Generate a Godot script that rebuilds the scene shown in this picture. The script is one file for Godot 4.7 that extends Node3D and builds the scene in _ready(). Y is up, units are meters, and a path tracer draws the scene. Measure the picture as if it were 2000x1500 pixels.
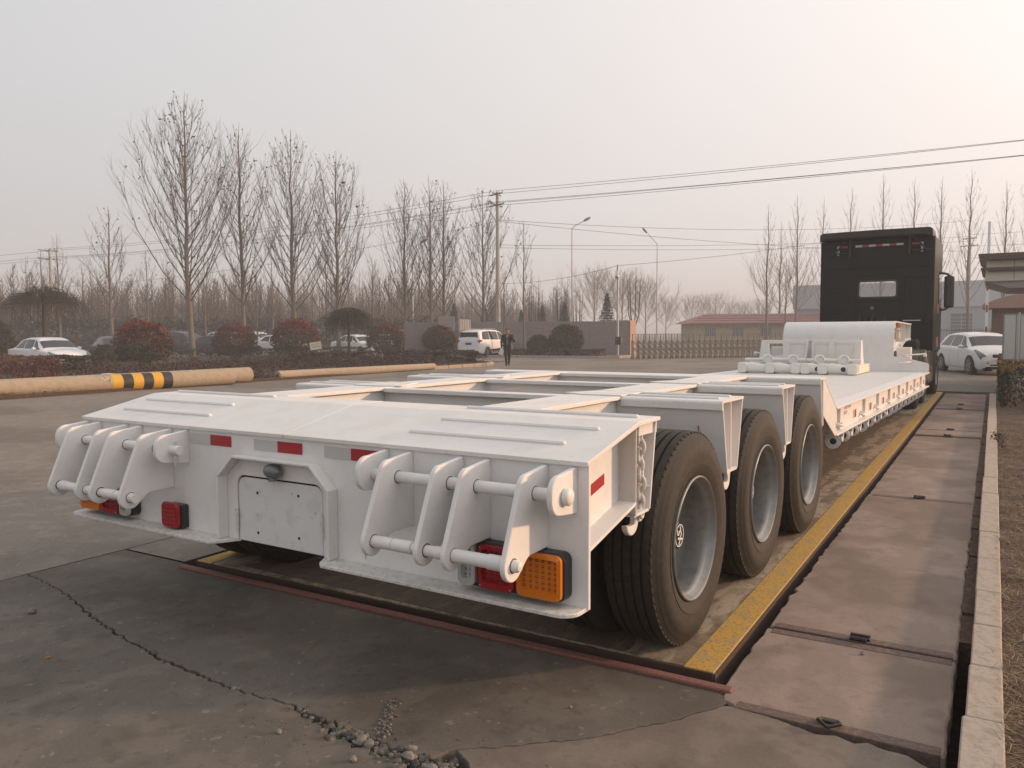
extends Node3D
# A yard under winter haze: white lowbed semi-trailer and black tractor on a weighbridge.

var used := {}
var M := {}
var TEX := {}


class MB:
	var v := PackedVector3Array()
	var n := PackedVector3Array()
	var c := PackedColorArray()
	var col := Color.WHITE

	func put(a: Vector3, na: Vector3) -> void:
		v.append(a)
		n.append(na)
		c.append(col)

	func trin(a: Vector3, b: Vector3, d: Vector3, na: Vector3, nb: Vector3, nd: Vector3) -> void:
		put(a, na)
		put(d, nd)
		put(b, nb)

	func tri(a: Vector3, b: Vector3, d: Vector3) -> void:
		var f := (b - a).cross(d - a).normalized()
		trin(a, b, d, f, f, f)

	func quad(a: Vector3, b: Vector3, d: Vector3, e: Vector3) -> void:
		var f := (d - a).cross(e - b).normalized()
		trin(a, b, d, f, f, f)
		trin(a, d, e, f, f, f)

	func quadn(a: Vector3, b: Vector3, d: Vector3, e: Vector3, na: Vector3, nb: Vector3, nd: Vector3, ne: Vector3) -> void:
		trin(a, b, d, na, nb, nd)
		trin(a, d, e, na, nd, ne)

	# both sides of a thin leaf or pane
	func leaf(a: Vector3, b: Vector3, d: Vector3, e: Vector3) -> void:
		quad(a, b, d, e)

	func box(p: Vector3, s: Vector3, xf := Transform3D.IDENTITY, bev := 0.0) -> void:
		var h := s * 0.5
		var r := minf(bev, minf(h.x, minf(h.y, h.z)) * 0.9)
		var q := func(x: float, y: float, z: float) -> Vector3: return xf * (p + Vector3(x, y, z))
		var i := h - Vector3(r, r, r)
		for k in [-1.0, 1.0]:
			var A := [q.call(k * h.x, -i.y, -i.z), q.call(k * h.x, i.y, -i.z), q.call(k * h.x, i.y, i.z), q.call(k * h.x, -i.y, i.z)]
			var B := [q.call(-i.x, k * h.y, -i.z), q.call(-i.x, k * h.y, i.z), q.call(i.x, k * h.y, i.z), q.call(i.x, k * h.y, -i.z)]
			var D := [q.call(-i.x, -i.y, k * h.z), q.call(i.x, -i.y, k * h.z), q.call(i.x, i.y, k * h.z), q.call(-i.x, i.y, k * h.z)]
			for F in [A, B, D]:
				if k > 0:
					quad(F[0], F[1], F[2], F[3])
				else:
					quad(F[3], F[2], F[1], F[0])
		if r > 0.0:
			for a in [-1.0, 1.0]:
				for b in [-1.0, 1.0]:
					var f: float = a * b
					_flip(q.call(a * h.x, b * i.y, -i.z), q.call(a * i.x, b * h.y, -i.z), q.call(a * i.x, b * h.y, i.z), q.call(a * h.x, b * i.y, i.z), f < 0)
					_flip(q.call(-i.x, a * h.y, b * i.z), q.call(-i.x, a * i.y, b * h.z), q.call(i.x, a * i.y, b * h.z), q.call(i.x, a * h.y, b * i.z), f < 0)
					_flip(q.call(a * i.x, -i.y, b * h.z), q.call(a * h.x, -i.y, b * i.z), q.call(a * h.x, i.y, b * i.z), q.call(a * i.x, i.y, b * h.z), f < 0)
					for d in [-1.0, 1.0]:
						var g: float = a * b * d
						if g > 0:
							tri(q.call(a * h.x, b * i.y, d * i.z), q.call(a * i.x, b * h.y, d * i.z), q.call(a * i.x, b * i.y, d * h.z))
						else:
							tri(q.call(a * h.x, b * i.y, d * i.z), q.call(a * i.x, b * i.y, d * h.z), q.call(a * i.x, b * h.y, d * i.z))

	func _flip(a: Vector3, b: Vector3, d: Vector3, e: Vector3, no: bool) -> void:
		if no:
			quad(e, d, b, a)
		else:
			quad(a, b, d, e)

	# box between two corners
	func span(a: Vector3, b: Vector3, bev := 0.0, xf := Transform3D.IDENTITY) -> void:
		box((a + b) * 0.5, (b - a).abs(), xf, bev)

	# polygon in the plane of u and w at o, pushed along d; chamfered rims
	func prism(pts: PackedVector2Array, o: Vector3, u: Vector3, w: Vector3, d: Vector3, bev := 0.0) -> void:
		var p := pts.duplicate()
		if Geometry2D.is_polygon_clockwise(p):
			p.reverse()
		if u.cross(w).dot(d) < 0:
			o += d
			d = -d
		var k := p.size()
		var dn := d.normalized()
		var inner := PackedVector2Array()
		for i in k:
			var e0 := (p[i] - p[(i + k - 1) % k]).normalized()
			var e1 := (p[(i + 1) % k] - p[i]).normalized()
			var m := Vector2(-e0.y - e1.y, e0.x + e1.x)
			var s: float = 1.0 + e0.dot(e1)
			inner.append(p[i] + m * bev / maxf(s, 0.4))
		var cap := inner if bev > 0.0 else p
		var idx := Geometry2D.triangulate_polygon(cap)
		if idx.is_empty():
			idx = Geometry2D.triangulate_polygon(p)
			cap = p
		var at := func(q: Vector2, t: float) -> Vector3: return o + u * q.x + w * q.y + dn * t
		var L := d.length()
		for i in range(0, idx.size(), 3):
			var a := cap[idx[i]]
			var b := cap[idx[i + 1]]
			var e := cap[idx[i + 2]]
			if (b - a).cross(e - a) < 0:
				var t := b
				b = e
				e = t
			tri(at.call(a, L), at.call(b, L), at.call(e, L))
			tri(at.call(a, 0.0), at.call(e, 0.0), at.call(b, 0.0))
		for i in k:
			var j := (i + 1) % k
			quad(at.call(p[i], bev), at.call(p[j], bev), at.call(p[j], L - bev), at.call(p[i], L - bev))
			if bev > 0.0:
				quad(at.call(p[i], L - bev), at.call(p[j], L - bev), at.call(inner[j], L), at.call(inner[i], L))
				quad(at.call(inner[i], 0.0), at.call(inner[j], 0.0), at.call(p[j], bev), at.call(p[i], bev))

	func tube(pts: Array, rad: Array, sides := 8, caps := true, closed := false) -> void:
		var k := pts.size()
		var rings := []
		var norms := []
		var up := Vector3.UP
		var t0: Vector3 = ((pts[1] - pts[0]) as Vector3).normalized()
		if absf(t0.y) > 0.9:
			up = Vector3.RIGHT
		var x := up.cross(t0).normalized()
		for i in k:
			var a: Vector3 = pts[i - 1] if i > 0 else (pts[k - 1] if closed else pts[0])
			var b: Vector3 = pts[i + 1] if i < k - 1 else (pts[0] if closed else pts[k - 1])
			var t := (b - a).normalized()
			x = (x - t * x.dot(t)).normalized()
			var y := t.cross(x)
			var R := []
			var N := []
			var r: float = rad[mini(i, rad.size() - 1)]
			for s in sides:
				var g := TAU * s / sides
				var nn := x * cos(g) + y * sin(g)
				N.append(nn)
				R.append((pts[i] as Vector3) + nn * r)
			rings.append(R)
			norms.append(N)
		var last := k if closed else k - 1
		for i in last:
			var j := (i + 1) % k
			for s in sides:
				var q := (s + 1) % sides
				quadn(rings[i][s], rings[i][q], rings[j][q], rings[j][s], norms[i][s], norms[i][q], norms[j][q], norms[j][s])
		if caps and not closed:
			for s in sides:
				var q := (s + 1) % sides
				tri(pts[0], rings[0][q], rings[0][s])
				tri(pts[k - 1], rings[k - 1][s], rings[k - 1][q])

	# profile of (radius, height) turned about xf's y axis; profile runs upward with the outside to the right
	func lathe(prof: Array, segs: int, xf := Transform3D.IDENTITY, sharp := 0.7, a0 := 0.0, a1 := TAU) -> void:
		var k := prof.size()
		var sn := []
		for i in k - 1:
			var e: Vector2 = ((prof[i + 1] - prof[i]) as Vector2).normalized()
			sn.append(Vector2(e.y, -e.x))
		for i in k - 1:
			var n0: Vector2 = sn[i]
			var n1: Vector2 = sn[i]
			if i > 0 and (sn[i - 1] as Vector2).dot(sn[i]) > sharp:
				n0 = ((sn[i - 1] as Vector2) + sn[i]).normalized()
			if i < k - 2 and (sn[i + 1] as Vector2).dot(sn[i]) > sharp:
				n1 = ((sn[i + 1] as Vector2) + sn[i]).normalized()
			var p0: Vector2 = prof[i]
			var p1: Vector2 = prof[i + 1]
			for s in segs:
				var g := lerpf(a0, a1, float(s) / segs)
				var h := lerpf(a0, a1, float(s + 1) / segs)
				var d0 := Vector3(cos(g), 0, -sin(g))
				var d1 := Vector3(cos(h), 0, -sin(h))
				var B := xf.basis
				quadn(xf * (d0 * p0.x + Vector3.UP * p0.y), xf * (d1 * p0.x + Vector3.UP * p0.y), xf * (d1 * p1.x + Vector3.UP * p1.y), xf * (d0 * p1.x + Vector3.UP * p1.y),
					(B * (d0 * n0.x + Vector3.UP * n0.y)).normalized(), (B * (d1 * n0.x + Vector3.UP * n0.y)).normalized(), (B * (d1 * n1.x + Vector3.UP * n1.y)).normalized(), (B * (d0 * n1.x + Vector3.UP * n1.y)).normalized())

	func ball(p: Vector3, r: Vector3, su := 10, sv := 6, B := Basis.IDENTITY) -> void:
		var at := func(i: int, j: int) -> Vector3:
			var th := PI * j / sv
			var ph := TAU * i / su
			return Vector3(sin(th) * cos(ph), cos(th), sin(th) * sin(ph))
		for j in sv:
			for i in su:
				var P := [at.call(i, j), at.call(i + 1, j), at.call(i + 1, j + 1), at.call(i, j + 1)]
				var V := []
				var N := []
				for q in P:
					V.append(p + B * (q * r))
					N.append((B * (q / r)).normalized())
				if j > 0:
					trin(V[0], V[1], V[2], N[0], N[1], N[2])
				if j < sv - 1:
					trin(V[0], V[2], V[3], N[0], N[2], N[3])

	# a rough pebble: jittered octahedron-like stone
	func stone(p: Vector3, r: Vector3, rg: RandomNumberGenerator) -> void:
		var V := []
		var su := 6
		var B := Basis(Vector3(rg.randf() - 0.5, 1, rg.randf() - 0.5).normalized(), rg.randf() * TAU)
		for j in 4:
			var th: float = [0.0, 1.0, 2.1, PI][j]
			for i in su:
				var ph := TAU * (i + 0.5 * (j % 2)) / su
				var k := rg.randf_range(0.75, 1.15)
				V.append(p + B * (Vector3(sin(th) * cos(ph), cos(th), sin(th) * sin(ph)) * r * (k if j > 0 and j < 3 else 0.95)))
		for j in 3:
			for i in su:
				var q := (i + 1) % su
				if j > 0:
					tri(V[j * su + i], V[j * su + q], V[(j + 1) * su + q])
				if j < 2:
					tri(V[j * su + i], V[(j + 1) * su + q], V[(j + 1) * su + i])

	func mesh(colours := false) -> ArrayMesh:
		var A := []
		A.resize(Mesh.ARRAY_MAX)
		A[Mesh.ARRAY_VERTEX] = v
		A[Mesh.ARRAY_NORMAL] = n
		if colours:
			A[Mesh.ARRAY_COLOR] = c
		var m := ArrayMesh.new()
		m.add_surface_from_arrays(Mesh.PRIMITIVE_TRIANGLES, A)
		return m


func numbered(kind: String, parent: Node) -> String:
	var key := str(parent.get_instance_id()) + "/" + kind
	used[key] = used.get(key, -1) + 1
	return kind if used[key] == 0 else "%s_%03d" % [kind, used[key]]


func obj(kind: String, mb: MB, m: Material, parent: Node, colours := false) -> MeshInstance3D:
	return inst(kind, mb.mesh(colours), m, parent)


func inst(kind: String, me: Mesh, m: Material, parent: Node) -> MeshInstance3D:
	var o := MeshInstance3D.new()
	o.name = numbered(kind, parent)
	o.mesh = me
	o.material_override = m
	parent.add_child(o, true)
	return o


func tag(o: Node, label: String, category: String, group := "") -> Node:
	o.set_meta("label", label)
	o.set_meta("category", category)
	if group != "":
		o.set_meta("group", group)
	return o


func thing(kind: String, label: String, category: String, at := Vector3.ZERO, turn := 0.0, group := "") -> Node3D:
	var o := Node3D.new()
	o.name = numbered(kind, self)
	add_child(o, true)
	o.position = at
	o.rotation.y = turn
	tag(o, label, category, group)
	return o


func copy(src: Node3D, kind: String, label: String, at: Vector3, turn := 0.0, size := 1.0, group := "") -> Node3D:
	var o: Node3D = src.duplicate()
	o.name = numbered(kind, self)
	add_child(o, true)
	o.position = at
	o.rotation = Vector3(0, turn, 0)
	o.scale = Vector3.ONE * size
	o.set_meta("label", label)
	if group != "":
		o.set_meta("group", group)
	return o


func structure(o: Node, label := "") -> Node:
	o.set_meta("kind", "structure")
	if label != "":
		o.set_meta("label", label)
	return o


func stuff(o: Node, label := "") -> Node:
	o.set_meta("kind", "stuff")
	if label != "":
		o.set_meta("label", label)
	return o


func pts(a: Array) -> PackedVector2Array:
	var p := PackedVector2Array()
	for i in range(0, a.size(), 2):
		p.append(Vector2(a[i], a[i + 1]))
	return p


# ---------------------------------------------------------------- materials
func lin(r: float, g: float, b: float) -> Color:
	return Color(r, g, b).linear_to_srgb()


func noise_bytes(seed_: int, freq: float, oct: int, size: int, kind := FastNoiseLite.TYPE_SIMPLEX_SMOOTH, sx := 1.0) -> PackedByteArray:
	var f := FastNoiseLite.new()
	f.seed = seed_
	f.noise_type = kind
	f.frequency = freq
	f.fractal_octaves = oct
	f.fractal_type = FastNoiseLite.FRACTAL_FBM
	var im: Image = f.get_seamless_image(int(size * sx), size)
	if sx != 1.0:
		im.resize(size, size)
	im.convert(Image.FORMAT_L8)
	return im.get_data()


# layers: [seed, freq, octaves, linear colour, lo, hi, amount, stretch]
func layered(size: int, base: Color, layers: Array) -> ImageTexture:
	var R := PackedFloat32Array()
	var G := PackedFloat32Array()
	var B := PackedFloat32Array()
	var k := size * size
	R.resize(k)
	G.resize(k)
	B.resize(k)
	R.fill(base.r)
	G.fill(base.g)
	B.fill(base.b)
	for L in layers:
		var nb := noise_bytes(L[0], L[1], L[2], size, FastNoiseLite.TYPE_SIMPLEX_SMOOTH, L[7] if L.size() > 7 else 1.0)
		var c: Color = L[3]
		var lut := PackedFloat32Array()
		for i in 256:
			lut.append(smoothstep(L[4], L[5], i / 255.0) * L[6])
		for i in k:
			var t := lut[nb[i]]
			if t > 0.0:
				R[i] += (c.r - R[i]) * t
				G[i] += (c.g - G[i]) * t
				B[i] += (c.b - B[i]) * t
	var out := PackedByteArray()
	out.resize(k * 3)
	var enc := PackedByteArray()
	for i in 4097:
		enc.append(int(clampf(Color(i / 4096.0, 0, 0).linear_to_srgb().r, 0, 1) * 255.0 + 0.5))
	for i in k:
		out[i * 3] = enc[int(clampf(R[i], 0, 1) * 4096)]
		out[i * 3 + 1] = enc[int(clampf(G[i], 0, 1) * 4096)]
		out[i * 3 + 2] = enc[int(clampf(B[i], 0, 1) * 4096)]
	return ImageTexture.create_from_image(Image.create_from_data(size, size, false, Image.FORMAT_RGB8, out))


func grey_noise(seed_: int, freq: float, oct: int, size := 512) -> ImageTexture:
	return ImageTexture.create_from_image(Image.create_from_data(size, size, false, Image.FORMAT_L8, noise_bytes(seed_, freq, oct, size)))


func mat(r: float, g: float, b: float, rough := 0.7, metal := 0.0) -> StandardMaterial3D:
	var m := StandardMaterial3D.new()
	m.albedo_color = lin(r, g, b)
	m.roughness = rough
	m.metallic = metal
	return m


func tmat(tex: Texture2D, metres: float, rough := 0.8, world := false, bump: Texture2D = null, bump_cm := 0.2, bump_metres := 0.0) -> StandardMaterial3D:
	var m := StandardMaterial3D.new()
	m.albedo_texture = tex
	m.roughness = rough
	m.uv1_triplanar = true
	m.uv1_world_triplanar = world
	m.uv1_scale = Vector3.ONE / metres
	if bump:
		m.heightmap_enabled = true
		m.heightmap_texture = bump
		m.heightmap_scale = bump_cm
	return m


func detail(m: StandardMaterial3D, tex: Texture2D, metres: float) -> void:
	m.detail_enabled = true
	m.detail_albedo = tex
	m.detail_blend_mode = BaseMaterial3D.BLEND_MODE_MUL
	m.detail_uv_layer = BaseMaterial3D.DETAIL_UV_2
	m.uv2_triplanar = true
	m.uv2_world_triplanar = m.uv1_world_triplanar
	m.uv2_scale = Vector3.ONE / metres


func vcol(rough := 0.8) -> StandardMaterial3D:
	var m := StandardMaterial3D.new()
	m.vertex_color_use_as_albedo = true
	m.roughness = rough
	return m


func glass(r: float, g: float, b: float, a: float) -> StandardMaterial3D:
	var m := mat(r, g, b, 0.04)
	m.albedo_color.a = a
	m.transparency = BaseMaterial3D.TRANSPARENCY_ALPHA
	return m


const TRAILER_AT := Vector3(-2.9566, 0.0, -2.6995)
const TRAILER_TURN := -0.0215


func _ready() -> void:
	# camera: a phone held at eye height over the kerb
	var cam := Camera3D.new()
	cam.name = "camera"
	cam.fov = 51.36
	cam.near = 0.05
	cam.far = 3000.0
	cam.position = Vector3(0, 1.566, 0)
	cam.rotation = Vector3(-0.0647, 0.5425, -0.0056)
	add_child(cam)
	cam.current = true

	# sky, haze, exposure
	var we := WorldEnvironment.new()
	we.name = "world"
	var env := Environment.new()
	env.background_mode = Environment.BG_SKY
	var sky := Sky.new()
	var pano := PanoramaSkyMaterial.new()
	pano.panorama = sky_picture()
	sky.sky_material = pano
	env.sky = sky
	env.tonemap_mode = Environment.TONE_MAPPER_LINEAR
	env.tonemap_exposure = 1.29
	env.fog_enabled = true
	env.fog_density = 0.0026
	env.fog_light_color = Color(0.88, 0.885, 0.90)
	env.sdfgi_enabled = true
	env.ssao_enabled = true
	env.ssil_enabled = true
	we.environment = env
	add_child(we)

	# the low winter sun, right of the frame, veiled
	var sun := DirectionalLight3D.new()
	sun.name = "sun"
	sun.light_energy = 0.95
	sun.light_color = Color(1.0, 0.80, 0.62)
	sun.light_angular_distance = 2.6
	sun.shadow_enabled = true
	add_child(sun)
	sun.look_at_from_position(sun_dir() * 100.0, Vector3.ZERO)

	materials()
	yard()
	weighbridge()
	right_verge()
	trailer()
	ramps()
	tractor()
	wall_and_gate()
	far_buildings()
	right_side()
	island()
	parked_cars()
	trees()
	lines_and_lamps()
	pedestrian()
	litter()


func sun_dir() -> Vector3:
	var az := deg_to_rad(51.0)
	var el := deg_to_rad(12.5)
	return Vector3(sin(az) * cos(el), sin(el), -cos(az) * cos(el))


func sky_picture() -> ImageTexture:
	var w := 512
	var h := 256
	var im := Image.create(w, h, false, Image.FORMAT_RGBF)
	var s := sun_dir()
	for j in h:
		var th := PI * (j + 0.5) / h
		for i in w:
			var ph := TAU * (i + 0.5) / w
			var d := Vector3(sin(th) * sin(ph), cos(th), -sin(th) * cos(ph))
			var g := rad_to_deg(acos(clampf(d.dot(s), -1, 1)))
			var glow := exp(-g / 42.0)
			var c := Vector3(0.425, 0.462, 0.495) + Vector3(1.60, 1.25, 1.02) * glow
			var low := exp(-maxf(d.y, 0.0) * 5.0)
			c *= lerpf(1.0, 0.82, low)
			c *= Vector3(1.0, lerpf(1.0, 0.955, low), lerpf(1.0, 0.93, low))
			if d.y < 0.0:
				c *= lerpf(1.0, 0.35, clampf(-d.y * 6.0, 0, 1))
			im.set_pixel(i, j, Color(c.x, c.y, c.z))
	return ImageTexture.create_from_image(im)


func materials() -> void:
	var fine := grey_noise(3, 0.05, 4)
	var coarse := grey_noise(4, 0.012, 5)
	TEX.fine = fine
	TEX.coarse = coarse
	# yard concrete: dusty warm grey, paler scuffs, dark oily spots
	TEX.yard = layered(1024, Color(0.178, 0.155, 0.132), [
		[11, 0.006, 5, Color(0.22, 0.192, 0.165), 0.45, 0.75, 0.8],
		[12, 0.02, 4, Color(0.135, 0.113, 0.095), 0.6, 0.85, 0.55],
		[13, 0.15, 3, Color(0.31, 0.265, 0.225), 0.62, 0.85, 0.5],
		[14, 0.25, 2, Color(0.12, 0.1, 0.085), 0.68, 0.9, 0.55],
		[15, 0.03, 5, Color(0.38, 0.34, 0.30), 0.74, 0.86, 0.5]])
	TEX.patch = layered(512, Color(1, 1, 1), [
		[21, 0.008, 4, Color(0.74, 0.72, 0.70), 0.4, 0.75, 1.0],
		[22, 0.03, 4, Color(0.62, 0.60, 0.58), 0.66, 0.85, 0.5]])
	M.yard = tmat(TEX.yard, 2.6, 0.93, true, fine, 0.12)
	detail(M.yard, TEX.patch, 17.0)
	# the slabs behind the weighbridge: concrete darkened to paint in the shade of the trailer
	TEX.shade_tone = layered(1024, Color(0.118, 0.104, 0.089), [
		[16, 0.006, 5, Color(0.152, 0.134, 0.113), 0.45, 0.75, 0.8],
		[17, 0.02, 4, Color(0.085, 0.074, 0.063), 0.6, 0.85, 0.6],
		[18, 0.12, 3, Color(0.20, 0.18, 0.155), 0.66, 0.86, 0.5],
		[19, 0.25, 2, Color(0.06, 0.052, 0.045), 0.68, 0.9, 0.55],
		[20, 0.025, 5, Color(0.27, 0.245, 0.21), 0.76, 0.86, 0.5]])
	M.shade_slab = tmat(TEX.shade_tone, 2.2, 0.93, true, fine, 0.12)
	detail(M.shade_slab, TEX.patch, 7.0)
	M.mid_slab = tmat(layered(512, Color(0.150, 0.124, 0.104), [  # lit tone painted in, between the darkened slabs and the cover slabs
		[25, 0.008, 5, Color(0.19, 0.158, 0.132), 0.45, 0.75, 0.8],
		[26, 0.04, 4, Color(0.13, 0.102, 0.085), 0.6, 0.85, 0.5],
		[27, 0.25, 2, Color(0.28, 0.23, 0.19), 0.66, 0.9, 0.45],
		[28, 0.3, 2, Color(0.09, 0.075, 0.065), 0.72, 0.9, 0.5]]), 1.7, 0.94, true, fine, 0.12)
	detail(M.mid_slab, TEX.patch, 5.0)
	M.slab_edge = tmat(TEX.yard, 1.3, 0.95, true, coarse, 0.6)
	# cover slabs: redder dust
	TEX.slab = layered(512, Color(0.225, 0.175, 0.146), [
		[31, 0.008, 5, Color(0.275, 0.215, 0.18), 0.45, 0.75, 0.8],
		[32, 0.04, 4, Color(0.2, 0.145, 0.118), 0.6, 0.85, 0.5],
		[33, 0.25, 2, Color(0.37, 0.29, 0.24), 0.65, 0.9, 0.45],
		[34, 0.3, 2, Color(0.13, 0.1, 0.09), 0.72, 0.9, 0.5]])
	M.slab = tmat(TEX.slab, 1.6, 0.94, true, fine, 0.12)
	detail(M.slab, TEX.patch, 5.3)
	# weighbridge deck: pale cement, brown tyre dirt in long streaks
	TEX.deck = layered(512, Color(0.335, 0.28, 0.205), [
		[41, 0.02, 4, Color(0.24, 0.19, 0.135), 0.5, 0.75, 0.85],
		[42, 0.10, 3, Color(0.15, 0.115, 0.085), 0.66, 0.86, 0.7],
		[43, 0.3, 2, Color(0.1, 0.08, 0.06), 0.72, 0.88, 0.7]])
	M.deck = tmat(TEX.deck, 1.9, 0.93, true, fine, 0.08)
	TEX.tracks = layered(512, Color(1, 1, 1), [
		[45, 0.012, 4, Color(0.55, 0.50, 0.45), 0.45, 0.7, 1.0],
		[46, 0.05, 3, Color(0.45, 0.40, 0.36), 0.6, 0.85, 0.7]])
	detail(M.deck, TEX.tracks, 2.6)
	M.deck.uv2_scale = Vector3(1 / 1.3, 1.0, 1 / 6.5)
	TEX.yellow = layered(512, Color(0.46, 0.275, 0.045), [
		[51, 0.015, 4, Color(0.36, 0.25, 0.10), 0.45, 0.75, 0.9],
		[52, 0.07, 4, Color(0.17, 0.115, 0.08), 0.64, 0.74, 0.85],
		[53, 0.3, 2, Color(0.58, 0.38, 0.1), 0.6, 0.85, 0.5]])
	M.yellow = tmat(TEX.yellow, 0.9, 0.75, true, fine, 0.04)
	TEX.rust = layered(512, Color(0.13, 0.055, 0.035), [
		[55, 0.03, 4, Color(0.2, 0.085, 0.055), 0.45, 0.75, 0.9],
		[56, 0.2, 3, Color(0.06, 0.03, 0.022), 0.6, 0.85, 0.8]])
	M.rust = tmat(TEX.rust, 0.6, 0.8, true, fine, 0.1)
	TEX.rosy = layered(256, Color(0.20, 0.085, 0.07), [[57, 0.05, 4, Color(0.14, 0.07, 0.058), 0.45, 0.8, 0.9], [58, 0.2, 2, Color(0.3, 0.2, 0.165), 0.66, 0.85, 0.6]])
	M.rosy = tmat(TEX.rosy, 0.4, 0.8, true)
	M.steel_dull = tmat(layered(256, Color(0.115, 0.078, 0.066), [[59, 0.06, 4, Color(0.165, 0.12, 0.1), 0.45, 0.8, 0.9], [60, 0.25, 2, Color(0.06, 0.04, 0.034), 0.6, 0.85, 0.7]]), 0.5, 0.88, true)
	M.lane = tmat(layered(512, Color(0.115, 0.088, 0.064), [  # brown tyre dirt, with the shade below the trailer put into its colour
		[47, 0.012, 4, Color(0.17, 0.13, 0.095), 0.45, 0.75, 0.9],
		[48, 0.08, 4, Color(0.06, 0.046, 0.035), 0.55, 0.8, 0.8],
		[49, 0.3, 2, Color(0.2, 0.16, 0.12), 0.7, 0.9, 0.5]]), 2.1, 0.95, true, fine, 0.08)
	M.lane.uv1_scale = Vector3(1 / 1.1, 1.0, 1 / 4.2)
	M.edge_dark = mat(0.06, 0.034, 0.026, 0.85)  # rusty steel, darkened to paint the shade of the narrow gap
	M.iron = mat(0.045, 0.038, 0.035, 0.5, 0.6)
	# kerb
	M.kerb = tmat(layered(512, Color(0.37, 0.315, 0.265), [
		[61, 0.02, 5, Color(0.30, 0.25, 0.205), 0.45, 0.8, 0.9],
		[62, 0.08, 4, Color(0.21, 0.175, 0.14), 0.66, 0.86, 0.6],
		[63, 0.3, 2, Color(0.45, 0.4, 0.35), 0.66, 0.9, 0.5]]), 0.9, 0.94, true, fine, 0.15)
	TEX.soil = layered(512, Color(0.068, 0.040, 0.026), [
		[65, 0.02, 5, Color(0.115, 0.073, 0.045), 0.45, 0.8, 0.9],
		[66, 0.1, 4, Color(0.05, 0.03, 0.02), 0.5, 0.8, 0.8],
		[67, 0.3, 3, Color(0.22, 0.165, 0.11), 0.66, 0.9, 0.6]])
	M.soil = tmat(TEX.soil, 0.9, 1.0, true, fine, 1.2)
	M.pit = tmat(TEX.soil, 0.9, 1.0, true)
	# white trailer paint, lightly dusty; grey rub marks
	TEX.paint = layered(512, Color(0.735, 0.73, 0.72), [
		[71, 0.008, 4, Color(0.70, 0.69, 0.675), 0.45, 0.8, 0.8],
		[72, 0.05, 4, Color(0.63, 0.61, 0.585), 0.70, 0.9, 0.4],
		[73, 0.25, 2, Color(0.45, 0.43, 0.41), 0.80, 0.93, 0.55]])
	M.paint = tmat(TEX.paint, 1.1, 0.42, false, fine, 0.012)
	M.paint.metallic_specular = 0.4
	TEX.scuffed = layered(512, Color(0.66, 0.65, 0.63), [
		[75, 0.02, 4, Color(0.55, 0.53, 0.50), 0.45, 0.8, 0.9],
		[76, 0.09, 4, Color(0.26, 0.24, 0.22), 0.66, 0.80, 0.75],
		[77, 0.35, 2, Color(0.16, 0.14, 0.13), 0.72, 0.9, 0.65]])
	M.scuffed = tmat(TEX.scuffed, 0.55, 0.6)
	TEX.dusty = layered(512, Color(0.72, 0.705, 0.685), [
		[78, 0.010, 4, Color(0.675, 0.65, 0.62), 0.4, 0.8, 0.8],
		[79, 0.05, 4, Color(0.58, 0.545, 0.50), 0.72, 0.9, 0.5],
		[80, 0.3, 2, Color(0.38, 0.35, 0.32), 0.72, 0.9, 0.5]])
	M.dusty = tmat(TEX.dusty, 1.3, 0.55, false, fine, 0.02)
	M.door = tmat(layered(512, Color(0.68, 0.685, 0.69), [[81, 0.012, 4, Color(0.6, 0.6, 0.6), 0.5, 0.85, 0.8], [82, 0.02, 4, Color(0.40, 0.385, 0.365), 0.83, 0.92, 0.6]]), 0.8, 0.4)
	M.dark = mat(0.012, 0.012, 0.013, 0.6)
	M.black_plastic = mat(0.018, 0.018, 0.019, 0.4)
	M.red = mat(0.36, 0.02, 0.025, 0.35)
	M.white_tape = mat(0.50, 0.50, 0.50, 0.3)
	M.amber = mat(0.62, 0.175, 0.008, 0.16)
	M.amber_dark = mat(0.30, 0.075, 0.004, 0.25)
	M.red_lens = mat(0.30, 0.006, 0.014, 0.14)
	M.red_dark = mat(0.13, 0.003, 0.008, 0.25)
	M.clear = mat(0.55, 0.56, 0.56, 0.12, 0.35)
	M.clear_dark = mat(0.16, 0.17, 0.17, 0.3, 0.3)
	M.screw = mat(0.6, 0.6, 0.6, 0.3, 0.9)
	M.lamp_grey = mat(0.16, 0.165, 0.16, 0.12, 0.2)
	M.stencil = mat(0.30, 0.285, 0.27, 0.6)
	TEX.rubber = layered(512, Color(0.017, 0.015, 0.0125), [
		[85, 0.02, 4, Color(0.030, 0.025, 0.019), 0.42, 0.75, 0.9],
		[86, 0.12, 3, Color(0.095, 0.078, 0.06), 0.68, 0.88, 0.5]])
	M.rubber = tmat(TEX.rubber, 0.5, 0.78, false, fine, 0.03)
	M.rim = tmat(layered(256, Color(0.25, 0.255, 0.25), [[87, 0.03, 4, Color(0.19, 0.188, 0.184), 0.5, 0.8, 0.8], [88, 0.2, 2, Color(0.22, 0.2, 0.18), 0.74, 0.9, 0.6]]), 0.5, 0.36, false)
	M.rim.metallic = 0.35
	M.hub = mat(0.012, 0.012, 0.013, 0.22)
	M.mark = mat(0.75, 0.75, 0.74, 0.4)
	M.wrap = mat(0.68, 0.68, 0.63, 0.16)
	M.headlamp = mat(0.13, 0.137, 0.14, 0.08)
	M.wrap.clearcoat_enabled = true
	M.wrap.clearcoat = 0.7
	M.wrap.clearcoat_roughness = 0.08
	M.foil = mat(0.60, 0.60, 0.62, 0.14)
	M.foil.clearcoat_enabled = true
	M.foil.clearcoat = 1.0
	M.foil.clearcoat_roughness = 0.05
	M.foil.heightmap_enabled = true
	M.foil.heightmap_texture = coarse
	M.foil.heightmap_scale = 1.2
	M.foil.uv1_triplanar = true
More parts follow.
